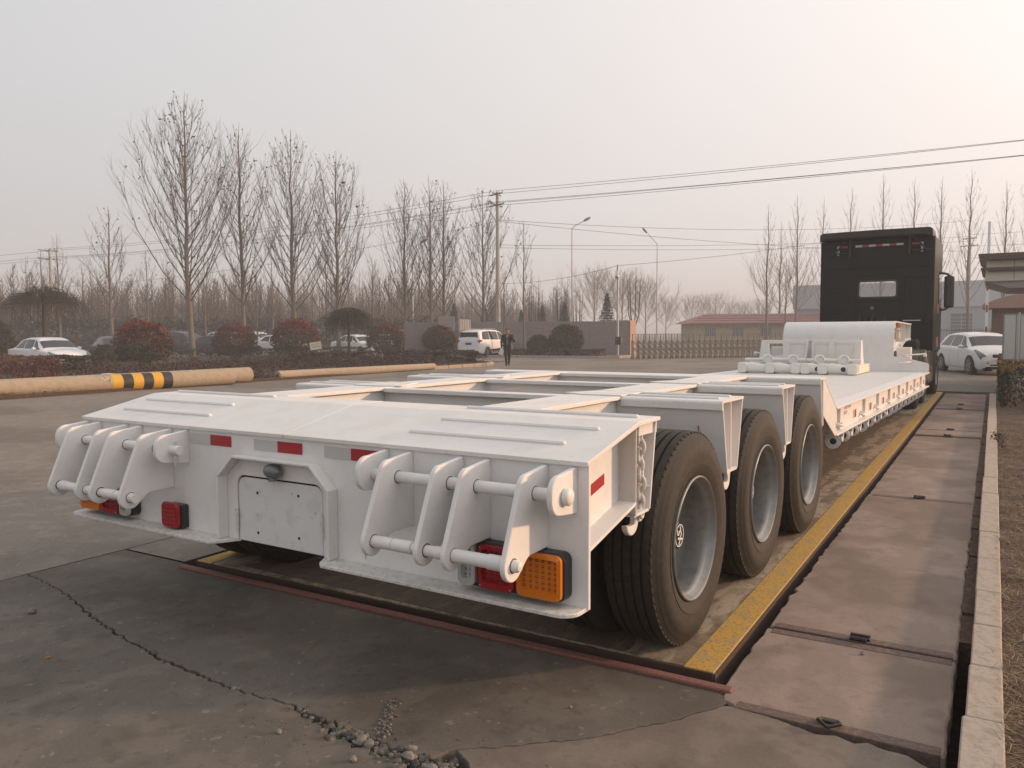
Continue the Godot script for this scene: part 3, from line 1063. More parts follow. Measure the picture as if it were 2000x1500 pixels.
func rear_beam(t: Node3D) -> void:
	# rear plate with the arched opening for the number plate door
	var b := MB.new()
	var o := PackedVector2Array()
	o.append_array(arc(Vector2(0.245, 0.805), 0.052, 0, 90, 5))
	o.append_array(arc(Vector2(-0.255, 0.805), 0.052, 90, 180, 5))
	o.append(Vector2(-0.307, 0.52))
	o.append(Vector2(-1.68, 0.52))
	o.append(Vector2(-1.68, 1.066))
	o.append(Vector2(1.68, 1.066))
	o.append(Vector2(1.68, 0.52))
	o.append(Vector2(0.297, 0.52))
	pxh(b, o, 0.0, 0.018, 0.002)
	obj("rear_plate", b, M.paint, t)
	# bottom lips, scuffed
	for side in [1.0, -1.0]:
		b = MB.new()
		var f := PackedVector2Array([Vector2(0.30, 0.015), Vector2(0.36, -0.09), Vector2(0.395, -0.118), Vector2(1.59, -0.118)])
		f.append_array(arc(Vector2(1.60, -0.045), 0.073, -90, 0, 5))
		f.append(Vector2(1.673, 0.015))
		pxs(b, f if side > 0 else mirror(f), 0.512, 0.528, 0.003)
		obj("bottom_lip", b, M.scuffed, t)
	# door
	b = MB.new()
	o = PackedVector2Array([Vector2(-0.30, 0.522), Vector2(0.29, 0.522)])
	o.append_array(arc(Vector2(0.243, 0.80), 0.047, 0, 90, 5))
	o.append_array(arc(Vector2(-0.253, 0.80), 0.047, 90, 180, 5))
	pxh(b, o, 0.005, 0.017, 0.002)
	var door := obj("number_plate_door", b, M.door, t)
	for q in [[-0.305, 0.63], [0.295, 0.665]]:
		b = MB.new()
		b.tube([L(q[0], q[1] - 0.055, -0.004), L(q[0], q[1] + 0.055, -0.004)], [0.009], 8)
		obj("hinge", b, M.scuffed, door)
	for q in [[-0.16, 0.775], [0.13, 0.79], [-0.16, 0.575], [0.13, 0.585]]:
		b = MB.new()
		b.lathe([Vector2(0.0075, 0.0), Vector2(0.0075, 0.0015), Vector2(0, 0.0015)], 8, Transform3D(Basis(Vector3(1, 0, 0), PI / 2), L(q[0], q[1], 0.0046)))
		obj("screw_hole", b, M.dark, door)
	# black panel added behind the door to paint the gap in shade
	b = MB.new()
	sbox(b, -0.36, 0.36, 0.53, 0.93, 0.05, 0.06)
	obj("gap_shade_panel", b, M.dark, t)
	# proud arched surround
	var ring := [Vector2(-0.392, 0.53), Vector2(-0.392, 0.85), Vector2(-0.272, 0.962), Vector2(0.272, 0.962), Vector2(0.392, 0.85), Vector2(0.392, 0.53)]
	b = MB.new()
	o = PackedVector2Array(ring)
	var inn := [Vector2(0.380, 0.53), Vector2(0.380, 0.845), Vector2(0.267, 0.950), Vector2(-0.267, 0.950), Vector2(-0.380, 0.845), Vector2(-0.380, 0.53)]
	o.append_array(PackedVector2Array(inn))
	pxh(b, o, -0.062, -0.0005, 0.002)
	obj("door_surround", b, M.paint, t)
	# lamp over the door
	b = MB.new()
	b.ball(L(-0.005, 0.902, -0.032), Vector3(0.058, 0.038, 0.034), 14, 8)
	b.lathe([Vector2(0.0, -0.012), Vector2(0.022, -0.012), Vector2(0.02, 0.012), Vector2(0, 0.012)], 10, Transform3D(Basis.IDENTITY, L(0.0, 0.868, -0.036)))
	obj("number_plate_lamp", b, M.lamp_grey, t)
	# square red lamp low on the left
	b = MB.new()
	pxh(b, round_rect(-0.838, 0.535, -0.700, 0.660, 0.012), -0.045, -0.001, 0.003)
	var bl := obj("brake_lamp", b, M.black_plastic, t)
	b = MB.new()
	pxh(b, round_rect(-0.845, 0.538, -0.705, 0.672, 0.026, 5), -0.070, -0.046, 0.006)
	obj("lens", b, M.red_lens, bl)
	b = MB.new()
	for i in 4:
		for j in 5:
			b.ball(L(-0.819 + i * 0.0293, 0.563 + j * 0.021, -0.070), Vector3(0.009, 0.008, 0.004), 8, 4)
	stuff(obj("lens_beads", b, M.red_lens, bl))
	# deck: slope up, then level; two plates meet at a weld
	for q in [[-1.682, 0.043], [0.049, 1.682]]:
		b = MB.new()
		psh(b, pts([-0.012, 1.066, 0.468, 1.171, 0.70, 1.176, 0.70, 1.192, 0.462, 1.190, -0.012, 1.082]), q[0], q[1], 0.002)
		obj("rear_deck_plate", b, M.dusty, t)
	b = MB.new()
	b.tube([L(0.046, 1.078, -0.008), L(0.046, 1.186, 0.462), L(0.046, 1.189, 0.70)], [0.006], 6)
	obj("weld_seam", b, M.paint, t)
	# anti-slip bars: two on the slope and one on the flat, each side
	for side in [1.0, -1.0]:
		for r in [[0.150, 0.70, 1.50], [0.335, 0.74, 1.56], [0.60, 0.70, 1.62]]:
			var h: float = 1.083 + r[0] * 0.2255 if r[0] < 0.45 else 1.190
			b = MB.new()
			var ang := atan(0.2255) if r[0] < 0.45 else 0.0
			b.box(Vector3.ZERO, Vector3(r[2] - r[1], 0.018, 0.024), Transform3D(Basis(Vector3(1, 0, 0), ang), L(side * (r[1] + r[2]) * 0.5, h + 0.006, r[0])), 0.006)
			obj("grip_bar", b, M.paint, t)
	for side in [1.0, -1.0]:
		# sloped channel at the side
		b = MB.new()
		psh(b, pts([0.018, 0.735, 0.478, 0.842, 0.478, 1.174, 0.018, 1.070]), side * 1.568, side * 1.580)
		obj("side_web", b, M.paint, t)
		b = MB.new()
		psh(b, pts([0.018, 0.722, 0.478, 0.829, 0.478, 0.843, 0.018, 0.736]), side * 1.46, side * 1.664, 0.002)
		obj("side_flange", b, M.paint, t)
		var rf := MB.new()
		psh(rf, pts([0.115, 0.885, 0.185, 0.901, 0.185, 0.946, 0.115, 0.930]), side * 1.580, side * 1.583)
		obj("white_reflector", rf, M.white_tape, t)
		rf = MB.new()
		psh(rf, pts([0.185, 0.901, 0.335, 0.936, 0.335, 0.981, 0.185, 0.946]), side * 1.580, side * 1.583)
		obj("red_reflector", rf, M.red, t)
		# open box at the tip of the beam
		b = MB.new()
		b.prism(pts([0.9, 1.176, 1.66, 1.176, 1.66, 0.782, 0.9, 0.782]), L(0, 0, 0.478), Vector3.RIGHT, Vector3.UP, Vector3(0, 0, -0.014), 0.0015)
		obj("beam_wall", b, M.paint, t)
		if side < 0:
			b = MB.new()
			b.prism(pts([-0.9, 1.176, -1.66, 1.176, -1.66, 0.782, -0.9, 0.782]), L(0, 0, 0.478), Vector3.RIGHT, Vector3.UP, Vector3(0, 0, -0.014), 0.0015)
			obj("beam_wall", b, M.paint, t)
		b = MB.new()
		slant_plate(b, side, 0.9, 1.66, 0.700, 1.178, 0.632, 0.785, 0.012)
		sbox(b, side * 0.9, side * 1.655, 0.776, 0.788, 0.480, 0.640)
		sbox(b, side * 1.535, side * 1.547, 0.788, 1.175, 0.492, 0.69)
		sbox(b, side * 0.9, side * 1.66, 1.118, 1.190, 0.703, 0.713, 0.003)
		obj("beam_end", b, M.paint, t)
		b = MB.new()
		sbox(b, side * 1.54, side * 1.652, 1.118, 1.172, 0.53, 0.685, 0.003)
		obj("beam_cap", b, M.paint, t)
		hook(t, side * 1.60, 0.60, 0.785)
	chain(t)
	# red and white reflectors across the back
	for q in [[-0.675, -0.505, -0.342], [-0.170, 0.0, 0.169], [0.315, 0.482, 0.648]]:
		b = MB.new()
		sbox(b, q[0], q[1], 0.992, 1.046, -0.003, -0.0005)
		obj("white_reflector", b, M.white_tape, t)
		b = MB.new()
		sbox(b, q[1], q[2], 0.992, 1.046, -0.003, -0.0005)
		obj("red_reflector", b, M.red, t)


# plate leaning from (s0, h0) at its top to (s1, h1) at its bottom
func slant_plate(b: MB, side: float, x0: float, x1: float, s0: float, h0: float, s1: float, h1: float, th: float) -> void:
	psh(b, pts([s0, h0, s0 + th, h0, s1 + th, h1, s1, h1]), side * x0, side * x1, 0.0015)


func hook(t: Node3D, x: float, s: float, h: float) -> void:
	var b := MB.new()
	var o := PackedVector2Array()
	o.append(Vector2(s + 0.035, h + 0.0))
	o.append(Vector2(s - 0.04, h))
	o.append_array(arc(Vector2(s - 0.035, h - 0.045), 0.022, 60, -60, 5))
	o.append(Vector2(s - 0.055, h - 0.064))
	o.append(Vector2(s - 0.105, h - 0.055))
	o.append_array(arc(Vector2(s - 0.042, h - 0.045), 0.064, -150, 0, 9))
	psh(b, o, x - 0.014, x + 0.014, 0.004)
	obj("lashing_hook", b, M.paint, t)


func chain(t: Node3D) -> void:
	var b := MB.new()
	var p := Vector3(1.60, 1.10, 0.595)
	for i in 9:
		var h := 1.105 - i * 0.041
		var k := []
		var turned := i % 2 == 0
		for j in 12:
			var a := TAU * j / 12
			var u := cos(a) * 0.017
			var w := sin(a) * 0.031
			k.append(L(1.625 + (0.0 if turned else u) + 0.004 * sin(i * 1.7), h + w, 0.600 + (u if turned else 0.0) + i * 0.0022))
		b.tube(k, [0.0088], 6, false, true)
	var e := []
	for j in 14:
		var a := TAU * j / 14
		e.append(L(1.615 + cos(a) * 0.006, 0.768 + sin(a) * 0.036, 0.625 + cos(a) * 0.026))
	b.tube(e, [0.009], 6, false, true)
	b.tube([L(1.60, 1.125, 0.59), L(1.60, 1.12, 0.63)], [0.008], 6)
	obj("chain", b, M.scuffed, t)
	b = MB.new()
	b.tube([L(1.60, 0.95, 0.60), L(1.60, 0.91, 0.61)], [0.014], 8)
	b.tube([L(1.59, 0.905, 0.60), L(1.66, 0.885, 0.64)], [0.004], 6)
	b.tube([L(1.60, 0.90, 0.605), L(1.604, 0.80, 0.612)], [0.012], 8)
	obj("chain_pin", b, M.paint, t)


func plate_profile() -> PackedVector2Array:
	# long ramp hinge plate in (s, h)
	var o := PackedVector2Array([Vector2(0.0, 1.060)])
	o.append_array(arc(Vector2(-0.155, 0.992), 0.052, 82, 158, 7))
	o.append_array(arc(Vector2(-0.254, 0.728), 0.061, 156, 312, 12))
	o.append_array(arc(Vector2(-0.125, 0.672), 0.066, 132, 95, 4))
	o.append(Vector2(0.0, 0.740))
	return o


func ear_profile() -> PackedVector2Array:
	var o := PackedVector2Array([Vector2(0.0, 1.060)])
	o.append_array(arc(Vector2(-0.135, 0.985), 0.062, 80, 180, 8))
	o.append_array(arc(Vector2(-0.135, 0.962), 0.062, 180, 262, 7))
	o.append(Vector2(0.0, 0.884))
	return o


func ramp_hinge(t: Node3D, side: float) -> void:
	var ear := MB.new()
	psh(ear, ear_profile(), -0.0115, 0.0115, 0.003)
	var em := ear.mesh()
	var pl := MB.new()
	psh(pl, plate_profile(), -0.011, 0.011, 0.003)
	var pm := pl.mesh()
	for x in [0.697, 1.622]:
		inst("hinge_ear", em, M.paint, t).position.x = x * side
	for x in [0.832, 1.100, 1.232, 1.497]:
		inst("hinge_plate", pm, M.paint, t).position.x = x * side
	var turn := Basis(Vector3(0, 0, 1), -PI / 2)
	# upper pin, with a round head at the outer end (right side) or plain ends (left)
	var b := MB.new()
	var a0 := 0.66
	var a1 := 1.652
	var prof := [Vector2(0, a0), Vector2(0.020, a0), Vector2(0.0245, a0 + 0.006), Vector2(0.0245, 1.634), Vector2(0.0325, 1.636), Vector2(0.0325, a1), Vector2(0.028, a1 + 0.006), Vector2(0.016, a1 + 0.010), Vector2(0, a1 + 0.011)]
	if side < 0:
		prof = [Vector2(0, -a1 - 0.01), Vector2(0.0325, -a1 - 0.01), Vector2(0.0325, -1.636), Vector2(0.0245, -1.634), Vector2(0.0245, -0.630), Vector2(0.022, -0.625), Vector2(0, -0.625)]
	b.lathe(prof, 20, Transform3D(turn, L(0, 0.965, -0.100)))
	obj("hinge_pin", b, M.paint, t)
	# lower pin in turned sections with gaps
	b = MB.new()
	var r := 0.0245
	var lo := 0.79
	var hi := 1.525
	var lp := [Vector2(0, lo), Vector2(0.018, lo), Vector2(0.018, lo + 0.03), Vector2(r, lo + 0.03), Vector2(r, 0.945), Vector2(r - 0.004, 0.946), Vector2(r - 0.004, 0.949), Vector2(r + 0.001, 0.950), Vector2(r + 0.001, 1.045), Vector2(r - 0.005, 1.047), Vector2(r - 0.005, 1.056), Vector2(r - 0.002, 1.058), Vector2(r - 0.002, 1.16), Vector2(r + 0.001, 1.162), Vector2(r + 0.001, 1.40), Vector2(r + 0.004, 1.402), Vector2(r + 0.004, 1.47), Vector2(r - 0.002, 1.475), Vector2(r - 0.002, hi), Vector2(r - 0.008, hi + 0.012), Vector2(0, hi + 0.016)]
	if side < 0:
		var m := []
		for i in lp.size():
			var q: Vector2 = lp[lp.size() - 1 - i]
			m.append(Vector2(q.x, -q.y))
		lp = m
		lp[lp.size() - 2] = Vector2(0.0235, -0.775)
		lp[lp.size() - 3] = Vector2(0.0235, -0.80)
		lp[lp.size() - 1] = Vector2(0, -0.775)
	b.lathe(lp, 20, Transform3D(turn, L(0, 0.727, -0.254)))
	obj("hinge_pin", b, M.paint, t)
	# dark slots where the pins pass the plates
	b = MB.new()
	for x in [0.832, 1.100, 1.232, 1.497]:
		for k in [[0.965, -0.100, 0.0245], [0.727, -0.254, 0.0245]]:
			b.lathe([Vector2(k[2] + 0.003, -0.0118), Vector2(k[2] + 0.003, 0.0118)], 20, Transform3D(turn, L(x * side, k[0], k[1])))
			b.lathe([Vector2(k[2] + 0.003, 0.0118), Vector2(k[2] - 0.001, 0.0120)], 20, Transform3D(turn, L(x * side, k[0], k[1])))
	stuff(obj("pin_gap", b, M.dark, t))
	# split pins
	b = MB.new()
	var x0 := 0.80 if side > 0 else -0.655
	var sp := L(x0, 0.965, -0.100) if side < 0 else L(x0, 0.727, -0.254)
	for j in 4:
		b.tube([sp + Vector3(0, 0.045, 0.006 * j - 0.01), sp + Vector3(0.006 * (j % 2), -0.06 - 0.006 * j, 0.008 * j - 0.012)], [0.0028], 5)
	obj("split_pin", b, M.scuffed, t)


func tail_lamp(t: Node3D, side: float) -> void:
	var g := Node3D.new()
	g.name = numbered("tail_lamp", t)
	t.add_child(g, true)
	var xm := func(x: float) -> float: return x * side
	var b := MB.new()
	var rr := round_rect(1.128, 0.551, 1.612, 0.735, 0.03, 5)
	pxh(b, rr if side > 0 else mirror(rr), -0.062, -0.001, 0.004)
	obj("housing", b, M.black_plastic, g)
	for k in [[1.131, 1.214, "clear"], [1.230, 1.396, "red"], [1.410, 1.604, "amber"]]:
		var lens: StandardMaterial3D = M.clear if k[2] == "clear" else M.red_lens if k[2] == "red" else M.amber
		var deep: StandardMaterial3D = M.clear_dark if k[2] == "clear" else M.red_dark if k[2] == "red" else M.amber_dark
		# raised rim round a sunken field
		var x0: float = k[0]
		var x1: float = k[1]
		b = MB.new()
		var outer := round_rect(x0, 0.556, x1, 0.730, 0.024, 5)
		var inner := round_rect(x0 + 0.018, 0.584, x1 - 0.016, 0.712, 0.012, 5)
		if side < 0:
			outer = mirror(outer)
			inner = mirror(inner)
		var n := outer.size()
		for i in n:
			var j := (i + 1) % n
			var A := L(outer[i].x, outer[i].y, -0.0625)
			var B := L(outer[j].x, outer[j].y, -0.0625)
			var A1 := L(outer[i].x, outer[i].y, -0.080)
			var B1 := L(outer[j].x, outer[j].y, -0.080)
			var C1 := L(inner[i].x, inner[i].y, -0.084)
			var D1 := L(inner[j].x, inner[j].y, -0.084)
			var C2 := L(lerpf(inner[i].x, (x0 + x1) * 0.5 * side, 0.06), lerpf(inner[i].y, 0.648, 0.06), -0.066)
			var D2 := L(lerpf(inner[j].x, (x0 + x1) * 0.5 * side, 0.06), lerpf(inner[j].y, 0.648, 0.06), -0.066)
			b._flip(A, B, B1, A1, side < 0)
			b._flip(A1, B1, D1, C1, side < 0)
			b._flip(C1, D1, D2, C2, side < 0)
			if side > 0:
				b.tri(C2, D2, L((x0 + x1) * 0.5, 0.648, -0.066))
			else:
				b.tri(D2, C2, L(-(x0 + x1) * 0.5, 0.648, -0.066))
		var ln := obj(k[2] + "_lens", b, lens, g)
		b = MB.new()
		var nx := 6 if k[2] == "amber" else 5 if k[2] == "red" else 2
		for i in nx:
			for j in 6:
				var x := lerpf(x0 + 0.030, x1 - 0.028, i / (nx - 1.0))
				b.lathe([Vector2(0.0, -0.001), Vector2(0.0075, -0.001), Vector2(0.005, 0.004), Vector2(0, 0.007)], 6, Transform3D(Basis(Vector3(1, 0, 0), PI / 2), L(x * side, 0.597 + j * 0.0205, -0.067)))
		stuff(obj("led_array", b, deep, ln))
		b = MB.new()
		for q in [[x0 + 0.012, 0.568], [x1 - 0.012, 0.568], [x1 - 0.012, 0.719], [x0 + 0.012, 0.719]]:
			b.ball(L(q[0] * side, q[1], -0.0835), Vector3(0.003, 0.003, 0.002), 6, 4)
		stuff(obj("lens_screws", b, M.screw, ln))


func main_beam(t: Node3D, side: float) -> void:
	var b := MB.new()
	sbox(b, side * 0.705, side * 1.055, 1.172, 1.194, 0.70, 4.25, 0.003)
	obj("beam_flange", b, M.dusty, t)
	b = MB.new()
	sbox(b, side * 0.745, side * 1.02, 0.60, 1.172, 0.50, 4.30)
	sbox(b, side * 0.745, side * 1.02, 0.60, 1.04, 0.03, 0.498)
	obj("main_beam", b, M.paint, t)


func outrigger(t: Node3D, side: float, s0: float, s1: float, b0: float, b1: float, k: int) -> void:
	var x1 := 1.662
	var b := MB.new()
	# top plate with rolled rear lip
	var p := PackedVector2Array([Vector2(s1 + 0.006, 1.192), Vector2(s1 + 0.006, 1.178), Vector2(s0 + 0.01, 1.178), Vector2(s0 + 0.004, 1.140), Vector2(s0 - 0.010, 1.140)])
	p.append_array(arc(Vector2(s0 + 0.008, 1.174), 0.018, 180, 90, 5))
	psh(b, p, side * 1.057, side * x1, 0.0)
	# small gusset running in towards the main beam
	pxs(b, pts([side * 0.66, s0 + 0.05, side * 0.80, s0 - 0.012, side * 1.062, s0 - 0.012, side * 1.062, s1 + 0.01, side * 0.80, s1 + 0.01]), 1.1945, 1.202, 0.001)
	obj("outrigger_top", b, M.dusty, t)
	b = MB.new()
	slant_plate(b, side, 1.02, x1 - 0.002, s0, 1.178, b0, 0.783, 0.012)
	obj("outrigger_wall", b, M.paint, t)
	b = MB.new()
	slant_plate(b, side, 1.02, x1 - 0.002, s1 - 0.012, 1.178, b1 - 0.012, 0.783, 0.012)
	obj("outrigger_wall", b, M.paint, t)
	b = MB.new()
	var sm := (s0 + s1) * 0.5 - 0.012
	var bm := (b0 + b1) * 0.5
	slant_plate(b, side, 1.50, x1 - 0.012, sm, 1.178, bm, 0.79, 0.012)
	psh(b, pts([s0 + 0.012, 1.177, s1 - 0.012, 1.177, b1 - 0.012, 0.79, b0 + 0.012, 0.79]), side * 1.50, side * 1.512)
	sbox(b, side * 1.02, side * (x1 - 0.004), 0.776, 0.790, b0 + 0.004, b1 - 0.004)
	obj("outrigger_rib", b, M.paint, t)
	for s in [s0 + 0.10, s1 - 0.09]:
		b = MB.new()
		sbox(b, side * 0.76, side * (x1 - 0.05), 1.190, 1.204, s - 0.012, s + 0.012, 0.004)
		obj("grip_bar", b, M.paint, t)
	hook(t, side * 1.62, (b0 + b1) * 0.5 + 0.02, 0.778)
	if k == 0:
		b = MB.new()
		psh(b, pts([s0 + 0.02, 1.045, s0 + 0.06, 1.045, s0 + 0.10, 0.955, s0 + 0.07, 0.955]), side * 1.513, side * 1.5155)
		obj("red_reflector", b, M.red, t)


func deck_h(s: float) -> float:
	return lerpf(0.895, 0.845, (s - 4.97) / 8.93)


func low_deck(t: Node3D) -> void:
	# the step: level lip, wall behind the last wheel, slope down to the deck
	var b := MB.new()
	var p := PackedVector2Array([Vector2(4.43, 1.194), Vector2(4.43, 1.178), Vector2(4.25, 1.178), Vector2(4.244, 1.140), Vector2(4.230, 1.140)])
	p.append_array(arc(Vector2(4.248, 1.174), 0.018, 180, 90, 5))
	psh(b, p, -1.662, 1.662)
	obj("step_top", b, M.dusty, t)
	for side in [1.0, -1.0]:
		b = MB.new()
		slant_plate(b, side, 1.02, 1.660, 4.238, 1.178, 4.330, 0.783, 0.012)
		obj("step_wall", b, M.paint, t)
		b = MB.new()
		psh(b, pts([4.36, 1.178, 4.43, 1.178, 4.97, 0.895, 4.965, 0.632, 4.455, 0.852, 4.36, 0.90]), side * 1.640, side * 1.652, 0.002)
		obj("step_side", b, M.paint, t)
		b = MB.new()
		slant_plate(b, side, 1.50, 1.66, 4.34, 1.178, 4.372, 0.79, 0.012)
		obj("step_rib", b, M.paint, t)
	b = MB.new()
	psh(b, pts([4.43, 1.178, 4.43, 1.194, 4.985, 0.899, 4.985, 0.883]), -1.655, 1.655, 0.001)
	obj("step_slope", b, M.dusty, t)
	b = MB.new()
	sbox(b, -1.63, 1.63, 0.64, 0.86, 4.98, 5.0)
	sbox(b, -1.55, 1.55, 0.66, 0.80, 5.0, 13.9)
	obj("deck_frame", b, M.paint, t)
	# deck plates
	var n := 9
	for i in n:
		var s0 := 4.985 + i * (13.9 - 4.985) / n
		var s1 := 4.985 + (i + 1) * (13.9 - 4.985) / n - 0.004
		b = MB.new()
		psh(b, pts([s0, deck_h(s0) - 0.02, s1, deck_h(s1) - 0.02, s1, deck_h(s1), s0, deck_h(s0)]), -1.645, 1.645, 0.001)
		for j in 5:
			var s := s0 + 0.1 + j * 0.195
			sbox(b, -1.50, 1.50, deck_h(s) - 0.004, deck_h(s) + 0.003, s, s + 0.03, 0.002)
		obj("deck_plate", b, M.dusty, t)
	for side in [1.0, -1.0]:
		b = MB.new()
		psh(b, pts([4.97, 0.878, 13.9, 0.828, 13.9, 0.846, 4.97, 0.896]), side * 1.646, side * 1.664, 0.003)
		obj("deck_rim", b, M.paint, t)
		b = MB.new()
		psh(b, pts([4.97, 0.634, 13.9, 0.584, 13.9, 0.600, 4.97, 0.650]), side * 1.555, side * 1.664, 0.003)
		obj("bottom_flange", b, M.paint, t)
		# side skin with sunken lashing pockets every metre
		b = MB.new()
		psh(b, pts([4.98, 0.65, 13.9, 0.60, 13.9, 0.828, 4.98, 0.878]), side * 1.570, side * 1.580)
		obj("pocket_back", b, M.dusty, t)
		var k := 0
		var edge := 4.985
		while edge < 13.8:
			var p0 := 5.22 if k == 0 else 6.50 + (k - 1) * 1.03
			var p1 := p0 + (0.20 if k == 0 else 0.40)
			p0 = minf(p0, 13.88)
			b = MB.new()
			var skin := PackedVector2Array([Vector2(edge, deck_h(edge) - 0.244), Vector2(p0 - 0.05, deck_h(p0) - 0.244)])
			skin.append_array(arc(Vector2(p0 - 0.09, deck_h(p0) - 0.135), 0.09, -60, 60, 6))
			skin.append(Vector2(p0 - 0.03, deck_h(p0) - 0.018))
			skin.append(Vector2(edge, deck_h(edge) - 0.018))
			psh(b, skin, side * 1.578, side * 1.608, 0.002)
			obj("side_skin", b, M.dusty, t)
			if p0 < 13.5:
				var h := deck_h(p0)
				b = MB.new()
				b.tube([L(side * 1.58, h - 0.18, p0 + 0.13), L(side * 1.622, h - 0.200, p0 + 0.14), L(side * 1.632, h - 0.205, p0 + 0.20), L(side * 1.622, h - 0.200, p0 + 0.26), L(side * 1.58, h - 0.18, p0 + 0.27)], [0.016], 6)
				obj("lashing_ring", b, M.paint, t)
			var r := 6.13 + (k - 1) * 1.03
			if k > 0 and r < 13.4:
				var h := deck_h(r)
				b = MB.new()
				psh(b, pts([r, h - 0.195, r + 0.085, h - 0.195, r + 0.085, h - 0.115, r, h - 0.115]), side * 1.608, side * 1.611)
				obj("white_reflector", b, M.white_tape, t)
				b = MB.new()
				psh(b, pts([r + 0.085, h - 0.195, r + 0.185, h - 0.195, r + 0.185, h - 0.115, r + 0.085, h - 0.115]), side * 1.608, side * 1.611)
				obj("red_reflector", b, M.red, t)
			if k == 0 and side > 0:
				# worn dark stencil marks: two rows of short strokes
				var rg := RandomNumberGenerator.new()
				rg.seed = 3
				b = MB.new()
				for row in 2:
					for c in 9 - row * 5:
						var sx := 5.62 + c * 0.045
						var hx := deck_h(5.6) - 0.035 - row * 0.05
						psh(b, pts([sx, hx - 0.036, sx + 0.006, hx - 0.036, sx + 0.006, hx, sx, hx]), 1.608, 1.6095)
						if rg.randf() < 0.7:
							psh(b, pts([sx + 0.006, hx - 0.006, sx + 0.026, hx - 0.006, sx + 0.026, hx, sx + 0.006, hx]), 1.608, 1.6095)
						if rg.randf() < 0.6:
							psh(b, pts([sx + 0.020, hx - 0.036, sx + 0.026, hx - 0.036, sx + 0.026, hx - 0.008, sx + 0.020, hx - 0.008]), 1.608, 1.6095)
				stuff(obj("stencil_marks", b, M.stencil, t))
				b = MB.new()
				psh(b, pts([5.30, 0.79, 5.325, 0.72, 5.345, 0.76, 5.34, 0.83]), 1.566, 1.568)
				obj("pocket_slot", b, M.dark, t)
			edge = p1 + 0.02
			k += 1
		# under the flange, by turns: rollers wrapped in clear film and lashing hooks
		for i in 16:
			var s := 5.18 + i * 0.515
			var hb := 0.634 - (s - 4.97) * 0.0056
			wrapped(t, side * 1.585, hb, s, i)
			hook(t, side * 1.615, s + 0.33, hb + 0.002)


func wrapped(t: Node3D, x: float, h: float, s: float, k: int) -> void:
	var b := MB.new()
	var rg := RandomNumberGenerator.new()
	rg.seed = 60 + k
	var prof := []
	for i in 7:
		var u := i / 6.0
		prof.append(Vector2(0.066 + rg.randf_range(-0.008, 0.009), -0.08 + u * 0.15))
	prof.append(Vector2(0.030, 0.072))
	b.lathe(prof, 12, Transform3D(Basis(Vector3(1, 0, 0), PI / 2).rotated(Vector3.UP, 0.3 * signf(x)), L(x, h - 0.062, s)), 0.2)
	var o := obj("wrapped_roller", b, M.foil, t)
	b = MB.new()
	b.lathe([Vector2(0.034, 0.050), Vector2(0.030, 0.071), Vector2(0, 0.071)], 12, Transform3D(Basis(Vector3(1, 0, 0), PI / 2).rotated(Vector3.UP, 0.3 * signf(x)), L(x, h - 0.062, s)))
	obj("roller_bore", b, M.dark, o)


